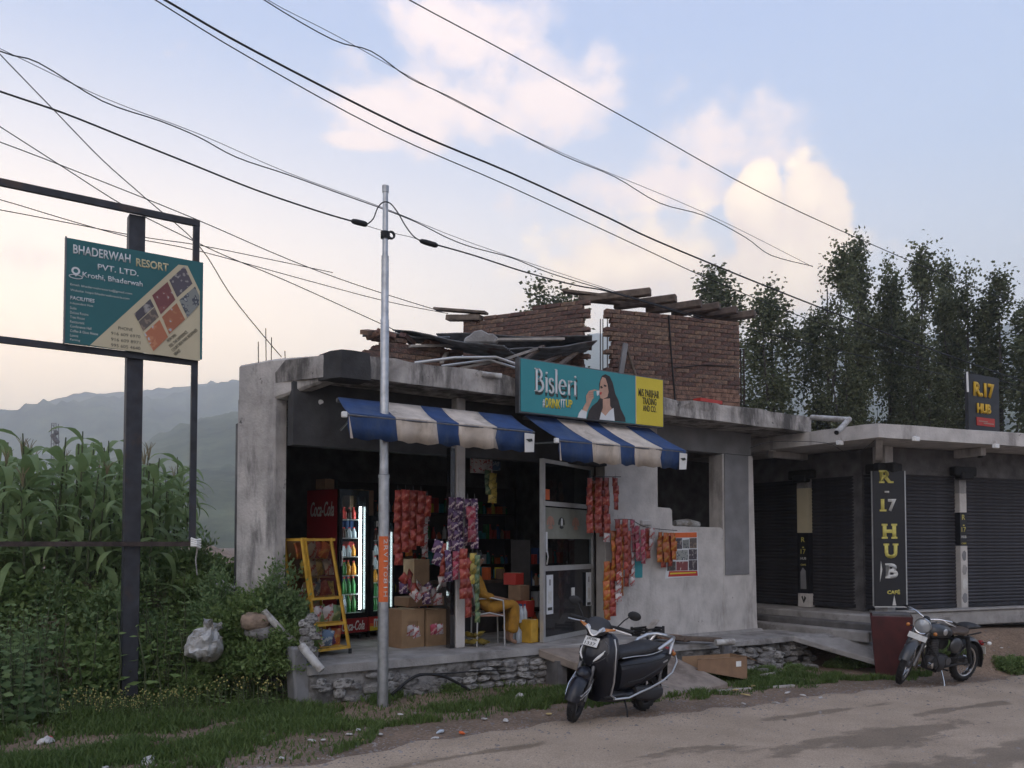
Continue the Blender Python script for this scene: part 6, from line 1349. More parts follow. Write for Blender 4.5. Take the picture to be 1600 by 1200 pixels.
# front apron
ap = []
for z, xfr, w_, cv, th in ((.25, .34, .13, .03, .05), (.33, .36, .18, .04, .05), (.44, .385, .215, .06, .055), (.54, .45, .235, .10, .06), (.62, .525, .235, .15, .09), (.72, .545, .225, .17, .10), (.82, .50, .205, .15, .10), (.90, .44, .165, .10, .10), (.945, .40, .11, .05, .09)):
    fr = [V(xfr-cv*abs(-1+2*j/10)**1.8, w_*(-1+2*j/10), z) for j in range(11)]; bk = [V(xfr-cv-th+.02*math.cos((-1+2*j/10)*1.5), w_*(-1+2*j/10)*.96, z) for j in range(10, -1, -1)]; ap.append(fr+bk)
APS = ((.25, .34, .13, .03, .05), (.33, .36, .18, .04, .05), (.44, .385, .215, .06, .055), (.54, .45, .235, .10, .06), (.62, .525, .235, .15, .09), (.72, .545, .225, .17, .10), (.82, .50, .205, .15, .10), (.90, .44, .165, .10, .10), (.945, .40, .11, .05, .09))
def apx(y, z, o):                                             # a point on the apron's front skin
    xfr, w_, cv = (interp([(a[0], a[i]) for a in APS], z) for i in (1, 2, 3)); return V(xfr-cv*min(1, abs(y)/w_)**1.8+o, y, z)
MB().loft(ap).build('front_apron', M['scoot'], sco, **kw)
for s in (-1, 1):
    MB().tube([(.315, s*.17, .90), (.32, s*.21, .80), (.335, s*.232, .64), (.31, s*.225, .45), (.29, s*.19, .30), (.22, s*.20, .265)], .011, 6).build('leg_shield_trim', M['silver'], sco, **kw)
    MB().tube([apx(s*y, z, .004) for y, z in ((.075, .655), (.10, .68), (.125, .71), (.145, .745), (.155, .78))], [.004, .012, .015, .011, .003], 8).build('indicator', M['white'], sco, **kw)
    MB().tube([apx(s*y, z, .002) for y, z in ((.03, .60), (.075, .64), (.12, .66), (.165, .70), (.185, .76), (.165, .83), (.12, .87))], .0045, 6).build('panel_line', M['greymetal'], sco, **kw)
    MB().tube([(.03, s*.105, .58), (-.08, s*.150, .60), (-.30, s*.192, .615), (-.52, s*.205, .64), (-.72, s*.178, .665), (-.88, s*.125, .68)], .005, 6).build('panel_line', M['black'], sco, **kw)
    MB().tube([(-.06, s*.135, .40), (-.25, s*.178, .43), (-.45, s*.196, .50), (-.62, s*.190, .56), (-.76, s*.16, .62)], .006, 6).build('body_crease', M['gplast'], sco, **kw)
    MB().box((.425, s*.165, .72), (.02, .05, .10), (s*.1, .3, s*-.5)).build('vent', M['gplast'], sco, world=False)
npl = MB().box((.515, .02, .855), (.012, .19, .105), (0, -.45, 0)).build('number_plate', M['white'], sco, world=False, bevel=.004)
nrm_ = Matrix.Rotation(-.45, 3, 'Y')
def plate(root, c, rx, lines, hw, hh): 
    Rm = Matrix.Rotation(rx, 3, 'Y'); U = V(0, 1, 0); W = Rm@V(0, 0, 1); N = U.cross(W)
    for i, s in enumerate(lines): txt(s, Vector(c)+N*.007, U, W, -hw, hh[i][0], hw, hh[i][1], M['darktext'], root, world=False, th=.001)
plate(sco, (.515, .02, .855), -.45, ('JK06', '1337'), .07, ((.008, .042), (-.042, -.006)))
# handlebar cowl
hc = [(.24, 1.0, .06, .05), (.30, 1.02, .11, .07), (.38, 1.02, .135, .085), (.45, .995, .12, .075), (.50, .965, .08, .05), (.525, .95, .04, .025)]
xf(sloft(hc), ST).build('handlebar_cowl', M['gplast'], sco, **kw)
xf(MB().loft([[V(.525, -.085, .985), V(.535, 0, .93), V(.525, .085, .985), V(.50, .06, 1.01), V(.505, 0, .985), V(.50, -.06, 1.01)], [V(.49, -.115, 1.0), V(.49, 0, .92), V(.49, .115, 1.0), V(.46, .08, 1.04), V(.46, 0, 1.0), V(.46, -.08, 1.04)]]), ST).build('headlamp', M['lens'], sco, world=False)
for s in (-1, 1):
    xf(MB().tube([(.515, s*.09, 1.02), (.53, s*.03, .94), (.535, 0, .925)], .010, 6), ST).build('headlamp_trim', M['silver'], sco, **kw)
    xf(MB().loft([[V(.48, s*.10, .985), V(.47, s*.14, .995), V(.46, s*.14, 1.02), V(.47, s*.10, 1.02)], [V(.42, s*.19, 1.01), V(.41, s*.20, 1.01), V(.41, s*.20, 1.03), V(.42, s*.19, 1.03)]]), ST).build('indicator', M['amber'], sco, world=False)
    xf(MB().tube([(.33, s*.10, 1.02), (.30, s*.22, 1.03), (.26, s*.36, 1.02)], [.025, .018, .02], 10), ST).build('grip', M['black'], sco, **kw)
    xf(MB().tube([(.37, s*.16, 1.02), (.37, s*.26, 1.01), (.33, s*.36, 1.0)], .007, 6), ST).build('brake_lever', M['silver'], sco, **kw)
    xf(MB().tube([(.33, s*.19, 1.04), (.34, s*.25, 1.13), (.30, s*.31, 1.20)], .007, 6), ST).build('mirror_stalk', M['black'], sco, **kw)
    xf(MB().ball((.295, s*.34, 1.20), (.022, .075, .05), 14), ST).build('mirror', M['black'], sco, **kw)
# floor, body, seat
MB().bb(-.06, .32, -.155, .155, .255, .285).build('floorboard', M['gplast'], sco, world=False, bevel=.01)
sloft([(.34, .25, .10, .05), (.15, .225, .13, .045), (-.10, .23, .14, .06), (-.35, .28, .13, .08)]).build('underbelly', M['scoot'], sco, **kw)
sloft([(.02, .45, .10, .17), (-.08, .47, .145, .19), (-.30, .51, .185, .19), (-.52, .555, .20, .165), (-.72, .60, .175, .12), (-.88, .64, .12, .075), (-.965, .66, .06, .03)], 20, 2.6).build('body_panel', M['scoot'], sco, **kw)
sloft([(.10, .655, .06, .02), (.06, .69, .11, .05), (-.10, .715, .135, .055), (-.32, .725, .15, .055), (-.46, .745, .15, .065), (-.62, .755, .135, .06), (-.74, .76, .10, .03)], 20, 2.8).build('seat', M['seat'], sco, **kw)
for s in (-1, 1):
    MB().tube([(.06, s*.115, .668), (-.10, s*.142, .685), (-.32, s*.157, .69), (-.46, s*.157, .70), (-.66, s*.135, .725)], .006, 6).build('seat_piping', M['silver'], sco, **kw)
    MB().tube([(.24, s*.20, .255), (-.02, s*.205, .25), (-.20, s*.22, .30), (-.36, s*.245, .345), (-.56, s*.255, .405), (-.76, s*.235, .48), (-.93, s*.17, .58), (-.965, s*.12, .635), (-.93, s*.12, .675)], .012, 8).build('side_guard', M['silver'], sco, **kw)
    MB().box((-.64, s*.186, .60), (.15, .006, .018), (0, .28, 0)).build('side_badge', M['silver'], sco, world=False)
MB().tube([(-.52, .17, .745), (-.60, .185, .79), (-.76, .17, .84), (-.88, .12, .855), (-.915, 0, .855), (-.88, -.12, .855), (-.76, -.17, .84), (-.60, -.185, .79), (-.52, -.17, .745)], [.02, .022, .024, .024, .024, .024, .024, .022, .02], 10).build('grab_rail', M['silver'], sco, **kw)
for s in (-1, 1): MB().tube([(-.86, s*.13, .85), (-.80, s*.155, .76), (-.76, s*.17, .68)], [.022, .024, .016], 8).build('grab_rail_foot', M['silver'], sco, **kw)
MB().ball((-.955, 0, .69), (.035, .10, .04), 12).build('tail_lamp', M['redlens'], sco, **kw)
for s in (-1, 1): MB().ball((-.935, s*.11, .665), (.03, .03, .028), 10).build('indicator', M['amber'], sco, **kw)
MB().loft([[V(-.86, y, .50), V(-.84, y, .50)] [::1]+[V(-.84, y+.001, .50)] for y in (-.07, .07)]).build('plate_bracket', M['black'], sco, world=False)
MB().prism([V(-.88, -.08, .56), V(-.88, .08, .56), V(-.93, .075, .34), V(-.93, -.075, .34)], V(.008, 0, 0)).build('mud_flap', M['black'], sco, world=False)
MB().prism([V(-.80, .06, .27), V(-.98, .07, .24), V(-1.0, -.05, .235), V(-.82, -.06, .26)], V(0, 0, .02)).build('flap_edge', M['silver'], sco, world=False)
sloft([(-.22, .27, .05, .07, .11), (-.40, .25, .06, .085, .12), (-.60, .235, .06, .085, .13), (-.72, .24, .04, .06, .13)]).build('engine_case', M['gplast'], sco, **kw)
MB().tube([(-.62, .16, .30), (-.66, .15, .58)], .02, 8).build('rear_shock', M['greymetal'], sco, **kw)
arc_shell((-.60, 0, .225), .27, R(20), R(175), .15, .008, 14, .3).build('rear_mudguard', M['black'], sco, **kw)
MB().tube([(-.06, .10, .24), (-.06, .17, .10), (-.05, .20, -.005)], .010, 6).build('side_stand', M['black'], sco, **kw)
for s in (-1, 1): xf(MB().tube([(.36, s*.08, .98), (.28, s*.13, .93), (.26, s*.12, .80)], .006, 5), ST).build('brake_cable', M['black'], sco, **kw)

# ---- motorcycle
mf = atD(1410, 1070, 11.2); mr_ = atD(1503, 1062, 11.8)
mc = V((mf.x+mr_.x)/2, (mf.y+mr_.y)/2, 0); mc.z = gz(mc.x, mc.y)+.02
hd_ = math.atan2(mf.y-mr_.y, mf.x-mr_.x)
bk = thing('parked_motorcycle', 'gunmetal classic motorcycle with round headlamp and brown saddle parked by the maroon pedestal', 'motorcycle', mc, hd_, None, .90)
bk.rotation_euler = (R(-9), R(-2.2), hd_)
ST = steer((.46, 0, .80), (-.45, 0, 1), R(26))
wheel(bk, (.70, 0, .325), .325, .095, [M['chrome'], M['greymetal']], ST, 20, .06); wheel(bk, (-.67, 0, .32), .32, .11, [M['chrome'], M['greymetal']], None, 20, .075)
for s in (-1, 1):
    xf(MB().tube([(.70, s*.095, .325), (.60, s*.095, .53)], .027, 12), ST).build('fork_slider', M['greymetal'], bk, **kw); xf(MB().tube([(.60, s*.095, .53), (.43, s*.095, .90)], .033, 12), ST).build('fork_shroud', M['gun'], bk, **kw)
    xf(MB().tube([(.36, s*.03, .99), (.35, s*.16, 1.04), (.27, s*.30, 1.05), (.18, s*.37, 1.03)], .012, 8), ST).build('handlebar', M['chrome'], bk, **kw)
    xf(MB().tube([(.25, s*.32, 1.047), (.16, s*.385, 1.025)], .018, 8), ST).build('grip', M['black'], bk, **kw)
    xf(MB().tube([(.32, s*.20, 1.04), (.31, s*.30, 1.02), (.24, s*.38, 1.0)], .006, 6), ST).build('lever', M['chrome'], bk, **kw)
    xf(MB().tube([(.48, s*.09, .84), (.48, s*.17, .84)], .008, 6), ST).build('indicator_stalk', M['black'], bk, **kw); xf(MB().ball((.485, s*.195, .84), (.035, .03, .03), 10), ST).build('indicator', M['amber'], bk, **kw)
xf(arc_shell((.70, 0, .325), .375, R(20), R(160), .15, .008, 20, .3), ST).build('front_mudguard', M['gun'], bk, **kw)
for s in (-1, 1): xf(MB().tube([(.70, s*.085, .34), (.86, s*.075, .62)], .007, 6), ST).build('mudguard_stay', M['chrome'], bk, **kw); xf(MB().tube([(.70, s*.085, .34), (.50, s*.075, .63)], .007, 6), ST).build('mudguard_stay', M['chrome'], bk, **kw)
xf(MB().lathe([(0, .15), (.05, .15), (.10, .10), (.113, .02), (.116, .0)], (.48, 0, .895), (-1, 0, .05), 24), ST).build('headlamp_nacelle', M['gun'], bk, **kw)
xf(MB().lathe([(.118, -.02), (.122, .0), (.112, .012), (.108, -.01)], (.50, 0, .894), (-1, 0, .05), 24, 0, True), ST).build('headlamp_rim', M['chrome'], bk, **kw)
xf(MB().lathe([(.109, .0), (.08, -.02), (.0, -.03)], (.495, 0, .894), (-1, 0, .05), 24), ST).build('headlamp_lens', M['lens'], bk, **kw)
xf(MB().lathe([(0, .03), (.045, .03), (.05, -.02)], (.40, 0, .99), (.35, 0, 1), 16), ST).build('speedometer', M['black'], bk, **kw)
xf(MB().box((.60, 0, .735), (.012, .26, .085), (0, -.35, 0)), ST).build('number_plate', M['silvertext'], bk, world=False)
sloft([(.34, .80, .05, .06), (.28, .81, .115, .10), (.12, .815, .145, .115), (-.06, .80, .125, .10), (-.18, .775, .075, .06), (-.22, .765, .03, .03)], 20, 2.2, 4).build('fuel_tank', M['gun'], bk, **kw)
MB().lathe([(.035, 0), (.035, .02), (0, .024)], (.12, 0, .925), (0, 0, 1), 16).build('tank_cap', M['chrome'], bk, **kw)
for s in (-1, 1): MB().lathe([(.0, .004), (.05, .002), (.052, 0)], (.10, s*.146, .82), (0, s, .05), 16).build('tank_badge', M['silver'], bk, **kw); MB().ball((.02, s*.132, .79), (.09, .012, .05), 10).build('knee_pad', M['black'], bk, **kw)
sloft([(-.16, .775, .09, .03), (-.22, .80, .125, .045), (-.36, .79, .145, .045), (-.47, .815, .14, .05), (-.52, .84, .10, .03)], 20, 2.6).build('saddle', M['tan'], bk, **kw)
sloft([(-.50, .855, .09, .025), (-.55, .875, .12, .045), (-.70, .885, .125, .045), (-.82, .875, .10, .03)], 20, 2.6).build('pillion_pad', M['seat'], bk, **kw)
arc_shell((-.67, 0, .32), .40, R(25), R(195), .19, .008, 22, .3).build('rear_mudguard', M['gun'], bk, **kw)
fr = ((.40, 0, .78), (.05, 0, .70), (-.30, 0, .68), (-.55, 0, .73)); MB().tube(fr, .02, 8).build('frame_tube', M['black'], bk, **kw)
MB().tube([(.42, 0, .74), (.34, 0, .42), (.26, 0, .26)], .02, 8).build('down_tube', M['black'], bk, **kw)
for s in (-1, 1):
    MB().tube([(-.05, s*.08, .26), (-.30, s*.11, .30), (-.67, s*.12, .32)], .018, 8).build('swing_arm', M['black'], bk, **kw); MB().tube([(-.62, s*.135, .34), (-.47, s*.13, .72)], .032, 12).build('shock_absorber', M['black'], bk, **kw)
    MB().ball((-.24, s*.115, .60), (.14, .05, .125), 16).build('side_cover', M['gun'], bk, **kw); MB().tube([(-.48, s*.12, .76), (-.80, s*.12, .80)], .012, 6).build('seat_rail', M['black'], bk, **kw)
for k in range(9): MB().lathe([(.0, -.008), (.095-.002*k, -.008), (.095-.002*k, .002), (.0, .002)], (.13+.012*k*.3, 0, .44+k*.026), (.12, 0, 1), 20).build('cylinder_fin', M['greymetal'], bk, **kw)
MB().lathe([(.075, 0), (.072, .24), (.06, .27), (0, .28)], (.12, 0, .42), (.12, 0, 1), 18).build('cylinder_barrel', M['gplast'], bk, **kw)
sloft([(.27, .30, .06, .07), (.18, .33, .10, .13), (.02, .33, .11, .14), (-.14, .34, .10, .11), (-.20, .35, .06, .07)], 18, 2.6).build('crankcase', M['gplast'], bk, **kw)
MB().lathe([(.13, 0), (.125, .03), (.09, .05), (0, .055)], (.10, .10, .33), (0, 1, 0), 26).build('clutch_cover', M['gplast'], bk, **kw)
MB().lathe([(.065, 0), (.06, .03), (0, .035)], (-.10, .10, .36), (0, 1, 0), 20).build('sprocket_cover', M['greymetal'], bk, **kw)
MB().lathe([(.05, 0), (.045, .05), (.0, .06)], (.25, .07, .30), (0, 1, 0), 16).build('horn', M['chrome'], bk, **kw)
MB().tube([(.22, -.06, .56), (.34, -.09, .42), (.25, -.14, .22), (-.10, -.16, .22), (-.40, -.17, .26), (-.95, -.18, .32)], [.02, .02, .022, .024, .042, .045], 10).build('exhaust', M['chrome'], bk, **kw)
for s in (-1, 1): MB().tube([(.02, s*.10, .25), (.02, s*.22, .25)], .014, 6).build('foot_peg', M['black'], bk, **kw)
MB().tube([(.30, .05, .60), (.32, .20, .50), (.28, .24, .34), (.22, .16, .22), (.18, .05, .22)], .012, 8).build('crash_bar', M['black'], bk, **kw)
MB().ball((-1.03, 0, .60), (.04, .055, .045), 12).build('tail_lamp', M['redlens'], bk, **kw); MB().box((-1.04, 0, .50), (.01, .18, .12), (0, .3, 0)).build('rear_plate', M['silvertext'], bk, world=False)
for s in (-1, 1): MB().tube([(-1.0, s*.03, .62), (-1.0, s*.13, .63)], .008, 5).build('indicator_stalk', M['black'], bk, **kw); MB().ball((-1.01, s*.15, .63), (.04, .03, .03), 10).build('indicator', M['white'], bk, **kw)
MB().tube([(.0, .10, .22), (.02, .18, .08), (.05, .235, -.035)], .011, 6).build('side_stand', M['chrome'], bk, **kw)
MB().tube([(-.67, .10, .39), (-.10, .10, .41)], .008, 4).build('chain_guard', M['black'], bk, **kw)

# ================================================================== PLANTS
def leaf_quads(P, Nrm, L, W, rng, fold=.25):
    """P: n x 3 leaf bases, Nrm: n x 3 outward directions; returns verts and faces of small folded leaves"""
    n = len(P); d = Nrm/np.linalg.norm(Nrm, axis=1, keepdims=True)
    r_ = rng.normal(size=(n, 3)); s = np.cross(d, r_); s /= np.linalg.norm(s, axis=1, keepdims=True)+1e-9; u = np.cross(s, d)
    L = np.asarray(L).reshape(-1, 1)*np.ones((n, 1)); W = np.asarray(W).reshape(-1, 1)*np.ones((n, 1))
    a = P; b = P+d*L*.5+s*W*.5+u*W*fold; c = P+d*L; e = P+d*L*.5-s*W*.5+u*W*fold
    v = np.stack([a, b, c, e], 1).reshape(-1, 3); i = np.arange(n)*4
    f = np.stack([i, i+1, i+2, i, i+2, i+3], 1).reshape(-1, 3); return v, f
def np_mesh(name, v, f, mat, extra=None):
    me = bpy.data.meshes.new(name); me.vertices.add(len(v)); me.vertices.foreach_set('co', np.asarray(v, np.float32).ravel())
    k = f.shape[1]; me.loops.add(f.size); me.loops.foreach_set('vertex_index', f.astype(np.int32).ravel()); me.polygons.add(len(f)); me.polygons.foreach_set('loop_start', np.arange(0, f.size, k, dtype=np.int32)); me.polygons.foreach_set('loop_total', np.full(len(f), k, np.int32))
    me.update(calc_edges=True); me.validate(); me.materials.append(mat); return me
def raw(name, me, parent=None): o = bpy.data.objects.new(name, me); COL.objects.link(o); o.parent = parent; return o
# ---- poplars
def poplar(seed, H, plumes):
    rng = np.random.default_rng(seed); rn = random.Random(seed); root = thing('poplar_tree', 'x', 'tree')
    tk = MB(); tk.tube([V(0, 0, -.5), V(.05, .02, H*.3), V(-.03, .04, H*.6), V(0, 0, H*.9)], [.16, .12, .07, .02], 8)
    Ps = []; Ds = []
    for (ox, oy, z0, z1, rad, n) in plumes:
        tk.tube([V(ox*.1, oy*.1, max(.3, z0-1.6)), V(ox*.6, oy*.6, z0+.2), V(ox, oy, (z0+z1)/2), V(ox*1.05, oy*1.05, z1-.1)], [.07, .05, .03, .008], 6)
        nc = int(n/66)
        for c in range(nc):                                   # twigs, each a small tuft of leaves, gaps between them
            t = rng.uniform(0, 1)**.9; z = z0+(z1-z0)*t; rr = rad*1.28*(math.sin(math.pi*min(1, .12+t*.9))**.7)*(.75+.5*mnoise.noise(Vector((ox*3, seed, z*1.1))))
            a = rng.uniform(0, 6.283); q = rng.uniform(.25, 1)**.6; cx, cy = ox+rr*q*math.cos(a), oy+rr*q*math.sin(a)
            if mnoise.noise(Vector((cx*1.0+seed*3, cy*1.0, z*.75+seed*7))) < -.10 and z > 6: continue
            k = 88; pt = rng.normal(size=(k, 3))*np.array([.21, .21, .33])+np.array([cx, cy, z]); dd = rng.normal(size=(k, 3))*.8+np.array([math.cos(a)*.6, math.sin(a)*.6, -.25]); Ps.append(pt); Ds.append(dd)
    P = np.concatenate(Ps); Dd = np.concatenate(Ds)
    v, f = leaf_quads(P, Dd, rng.uniform(.12, .19, len(P)), rng.uniform(.09, .15, len(P)), rng)
    tk.build('trunk', M['bark'], root, smooth=True, world=False); raw('crown', np_mesh('crown', v, f, M['leafdark']), root)
    return root
TP = []
for sd, pls in ((1, [(0, 0, 5.6, 13.7, .80, 4200), (.95, .2, 8.6, 12.7, .55, 1700), (-.95, .1, 7.6, 11.9, .60, 1900), (.5, -.5, 1.0, 7.6, .85, 2600), (-.5, .6, 1.0, 6.6, .8, 2000)]),
                (2, [(0, 0, 6.2, 13.9, .62, 3400), (.72, -.2, 9.6, 13.2, .45, 1400), (-.75, .1, 6.4, 10.6, .62, 1900), (.9, .3, 5.4, 8.6, .7, 1500), (0, 0, .8, 7.2, .85, 2600)]),
                (3, [(0, 0, 7.0, 13.2, .70, 3000), (-.85, 0, 9.2, 13.8, .48, 1700), (.9, .2, 6.6, 11.4, .62, 2200), (-.9, -.2, 4.6, 8.2, .7, 1500), (.3, .2, .8, 7.6, .85, 2800)])):
    TP.append(poplar(sd, 14, pls))
spots = [(843, 432, 40, 0, 1.5), (1112, 434, 38, 1, 1.5), (1204, 437, 33, 0, 1.15), (1292, 404, 34, 2, .95), (1340, 386, 36, 1, 1.0), (1386, 400, 37, 0, .85), (1432, 404, 35, 2, 1.0), (1478, 420, 37, 1, .95), (1510, 414, 35, 0, .9), (1560, 438, 34, 1, 1.0), (1606, 470, 32, 2, 1.05), (1665, 455, 34, 0, 1.0), (1720, 440, 35, 1, 1.0), (1322, 520, 33, 2, .7), (1450, 540, 34, 0, .7)]
lbs = ['lone poplar crown peeping over the roof planks behind the brick storey', 'bushy poplar behind the ends of the roof timbers', 'slim poplar standing alone right of the brick storey']
used = set()
for i, (px, py, Dd, k, wd) in enumerate(spots):
    t = TP[k] if k not in used else copy_tree(TP[k]); used.add(k)
    top = atD(px, py, Dd); t.location = (top.x, top.y, -.2); s = (top.z+.2)/13.9; t.scale = (wd*rnd.uniform(.95, 1.1), wd*rnd.uniform(.95, 1.1), s); t.rotation_euler = (0, 0, rnd.uniform(0, 6.28))
    tag(t, lbs[i] if i < 3 else 'dark poplar in the dense row behind the cafe roof', 'tree')
    if i >= 3: t['group'] = 'poplars behind the cafe'
# ---- maize
def maize(seed, H):
    rng = random.Random(seed); root = thing('maize_plant', 'x', 'maize'); st = MB().tube([V(0, 0, -.2), V(.02, 0, H*.5), V(.03*rng.uniform(-1, 1), .02, H*.95)], [.022, .016, .008], 6)
    st.build('stalk', M['stem'], root, world=False); lf = []
    nl = 12
    for i in range(nl):
        z = H*(.12+.80*i/nl); a = i*2.6+rng.uniform(-.5, .5); L = rng.uniform(.7, 1.0)*(1 if i < nl-2 else .75); rise = rng.uniform(.9, 1.5) if i > 5 else rng.uniform(.5, 1.0); c, s = math.cos(a), math.sin(a); pts = []
        el = rise; p = V(0, 0, z); m = 9
        for k in range(m+1):
            w_ = .06*math.sin(math.pi*min(1, .18+.82*k/m))**.7*(1-.15*k/m); tw = .35*math.sin(k*.9+i)
            sx = V(-s, c, tw).normalized()*w_; pts.append((p-sx+V(0, 0, .012), p.copy(), p+sx+V(0, 0, .012))); p = p+V(c*math.cos(el), s*math.cos(el), math.sin(el))*(L/m); el -= rng.uniform(.18, .42)
        vs = [q for t in pts for q in t]; fs = []
        for k in range(m):
            for j in range(2): b_ = k*3+j; fs.append((b_, b_+1, b_+4, b_+3))
        MB().add(vs, fs).build('leaf', M['leafcorn'], root, smooth=True, world=False)
    ts = MB()
    for i in range(6): a = i*1.05; ts.tube([V(0, 0, H*.93), V(.03*math.cos(a), .03*math.sin(a), H*1.02), V(.09*math.cos(a), .09*math.sin(a), H*1.06)], [.006, .005, .003], 4)
    if seed == 4: ts.build('tassel', M['tassel'], root, world=False)
    return root
MZ = [maize(s, h) for s, h in ((1, 2.1), (2, 1.95), (3, 2.3), (4, 2.0), (5, 1.85))]
used = set(); pts = []
for r in range(18):
    for c in range(31):
        x = -9.6+c*.33+max(0, r-10)*.0+rnd.uniform(-.12, .12)+(r % 2)*.2; y = 2.75+r*.62+rnd.uniform(-.12, .12)
        if x > -.75+.30*max(0, y-3): continue
        q = V(x, y, 0)-CAM; q.z = 0; xp = 800+FPX*q.dot(RT)/q.dot(FW0)
        if xp < -120 or xp > 380 or (r > 10 and xp < 215): continue
        pts.append((x, y, xp))
for i, (x, y, xp) in enumerate(pts):
    k = i % 5; t = MZ[k] if k not in used else copy_tree(MZ[k]); used.add(k)
    t.location = (x, y, gz(x, y)); s = rnd.uniform(.82, 1.08)*(1.0-.14*smooth01(150, 370, xp)); t.scale = (s, s, s); t.rotation_euler = (rnd.uniform(-.07, .07), rnd.uniform(-.07, .07), rnd.uniform(0, 6.28))
    tag(t, 'green maize plant with arching leaves in the field behind the hoarding', 'maize', 'maize plants in the field')
# ---- bushes and weeds
def bush(seed, mat, rx, ry, rz, n, L, W, name='bush', up=.3):
    rng = np.random.default_rng(seed); root = thing(name, 'x', 'bush'); st = MB(); Ps = []; Ds = []
    for c in range(int(n/30)):
        d = rng.normal(size=3); d /= np.linalg.norm(d); d[2] = abs(d[2]); q = rng.uniform(.35, 1)**.5*(.8+.45*mnoise.noise(Vector(d*2.2+seed)))
        p = d*q*np.array([rx, ry, rz])+np.array([0, 0, .02])
        if c % 3 == 0: st.tube([V(p[0]*.15, p[1]*.15, -.05), V(*(p*.6+np.array([0, 0, rz*.1]))), V(*p)], [.008, .006, .003], 4)
        k = 30; pt = rng.normal(size=(k, 3))*np.array([.07, .07, .06])+p; Ps.append(pt); Ds.append(rng.normal(size=(k, 3))*.7+d*.9+np.array([0, 0, up-.3]))
    P = np.concatenate(Ps); Dd = np.concatenate(Ds); v, f = leaf_quads(P, Dd, rng.uniform(L*.7, L*1.25, len(P)), rng.uniform(W*.7, W*1.2, len(P)), rng)
    st.build('stems', M['stem'], root, world=False); raw('foliage', np_mesh('foliage', v, f, mat), root); return root
def weed(seed, mat, H, nst, spread, L, W, flower=False, name='tall_weed'):
    rng = random.Random(seed); nr = np.random.default_rng(seed); root = thing(name, 'x', 'weed'); st = MB(); P = []; Dd = []; LL = []; fl = MB()
    for s in range(nst):
        a = rng.uniform(0, 6.28); r = spread*rng.random()**.5; h = H*rng.uniform(.6, 1.05); b0 = V(r*math.cos(a), r*math.sin(a), -.03); tip = b0+V(rng.uniform(-.12, .12)*h, rng.uniform(-.12, .12)*h, h); st.tube([b0, (b0+tip)/2+V(.02, 0, 0), tip], [.007, .005, .002], 4)
        m = max(4, int(h/.055))
        for i in range(m):
            t = (i+1)/m; p = b0+(tip-b0)*t
            for q in range(2):
                an = i*1.57+q*3.14+rng.uniform(-.3, .3); P.append(p); Dd.append((math.cos(an), math.sin(an), rng.uniform(-.25, .35))); LL.append(L*(1.15-.75*t))
        if flower:
            for q in range(2): fl.ball(tip+V(rng.uniform(-.04, .04), rng.uniform(-.04, .04), rng.uniform(-.03, .03)), .009, 5)
    v, f = leaf_quads(np.array(P), np.array(Dd), np.array(LL), np.array(LL)*W, nr, .15)
    st.build('stems', M['stem'], root, world=False); raw('foliage', np_mesh('foliage', v, f, mat), root)
    if flower: tag(fl.build('flowers', M['petal'], root, world=False), kind='stuff')
    return root
PR = {'bush1': bush(1, M['leafbush'], .55, .5, .62, 3600, .075, .045), 'bush2': bush(2, M['leafbush'], .7, .55, .5, 3600, .09, .05), 'bush3': bush(3, M['leafnettle'], .45, .45, .75, 3000, .07, .035, up=.6), 'brown': bush(4, M['leafbrown'], .5, .5, .6, 2600, .06, .02),
      'nettle': weed(5, M['leafnettle'], .95, 16, .30, .10, .5), 'nettle2': weed(6, M['leafbush'], .75, 18, .35, .09, .5), 'pale': weed(7, M['leafpale'], .6, 14, .25, .085, .3), 'flower': weed(8, M['leafpale'], .34, 26, .34, .07, .3, True, 'flowering_weed'), 'creeper': bush(9, M['leafbush'], .5, .4, .28, 2400, .07, .045, 'creeper')}
usedp = set(); GN = {'bush1': 'dense bushes', 'bush2': 'broad leafed bushes', 'bush3': 'upright bushes', 'brown': 'dry bushes', 'nettle2': 'leafy weeds', 'pale': 'pale weeds', 'creeper': 'creeping plants'}
def plant(kind, p, s, label, group, cat=None, sq=1.0):
    t = PR[kind] if kind not in usedp else copy_tree(PR[kind]); usedp.add(kind); t.location = p; t.scale = (s, s, s*sq); t.rotation_euler = (rnd.uniform(-.06, .06), rnd.uniform(-.06, .06), rnd.uniform(0, 6.28)); t['label'] = label; t['group'] = group
    if cat: t['category'] = cat
    return t
def gp(px, py, Y): p = on(px, py, 'Y', Y); return V(p.x, p.y, gz(p.x, p.y))
for i in range(26):                                           # bank behind the hoarding post
    x = -5.2+i*.20+rnd.uniform(-.1, .1); 
    for y in (1.45+rnd.uniform(-.15, .15), 2.0+rnd.uniform(-.2, .2), 2.55+rnd.uniform(-.2, .2)):
        if x > -.62 and y > 1: continue
        k = rnd.choice(('bush1', 'bush2', 'bush3', 'brown', 'nettle2', 'bush1')); plant(k, V(x, y, gz(x, y)-.03), rnd.uniform(.85, 1.2), {'bush1': 'dense dark leafy bush on the bank behind the hoarding post', 'bush2': 'broad leafed low bush on the bank behind the hoarding post', 'bush3': 'upright grey-green bush on the bank behind the hoarding post', 'brown': 'dry brownish bush on the bank behind the hoarding post', 'nettle2': 'leafy upright weed clump on the bank behind the hoarding post'}[k], GN[k]+' on the bank')
for i in range(24):
    x = -5.3+i*.115+rnd.uniform(-.08, .08); y = .75+rnd.uniform(-.2, .3)
    plant('nettle', V(x, y, gz(x, y)), rnd.uniform(.85, 1.35), 'tall nettle-like weed with paired leaves around the hoarding post', 'nettles left of the post')
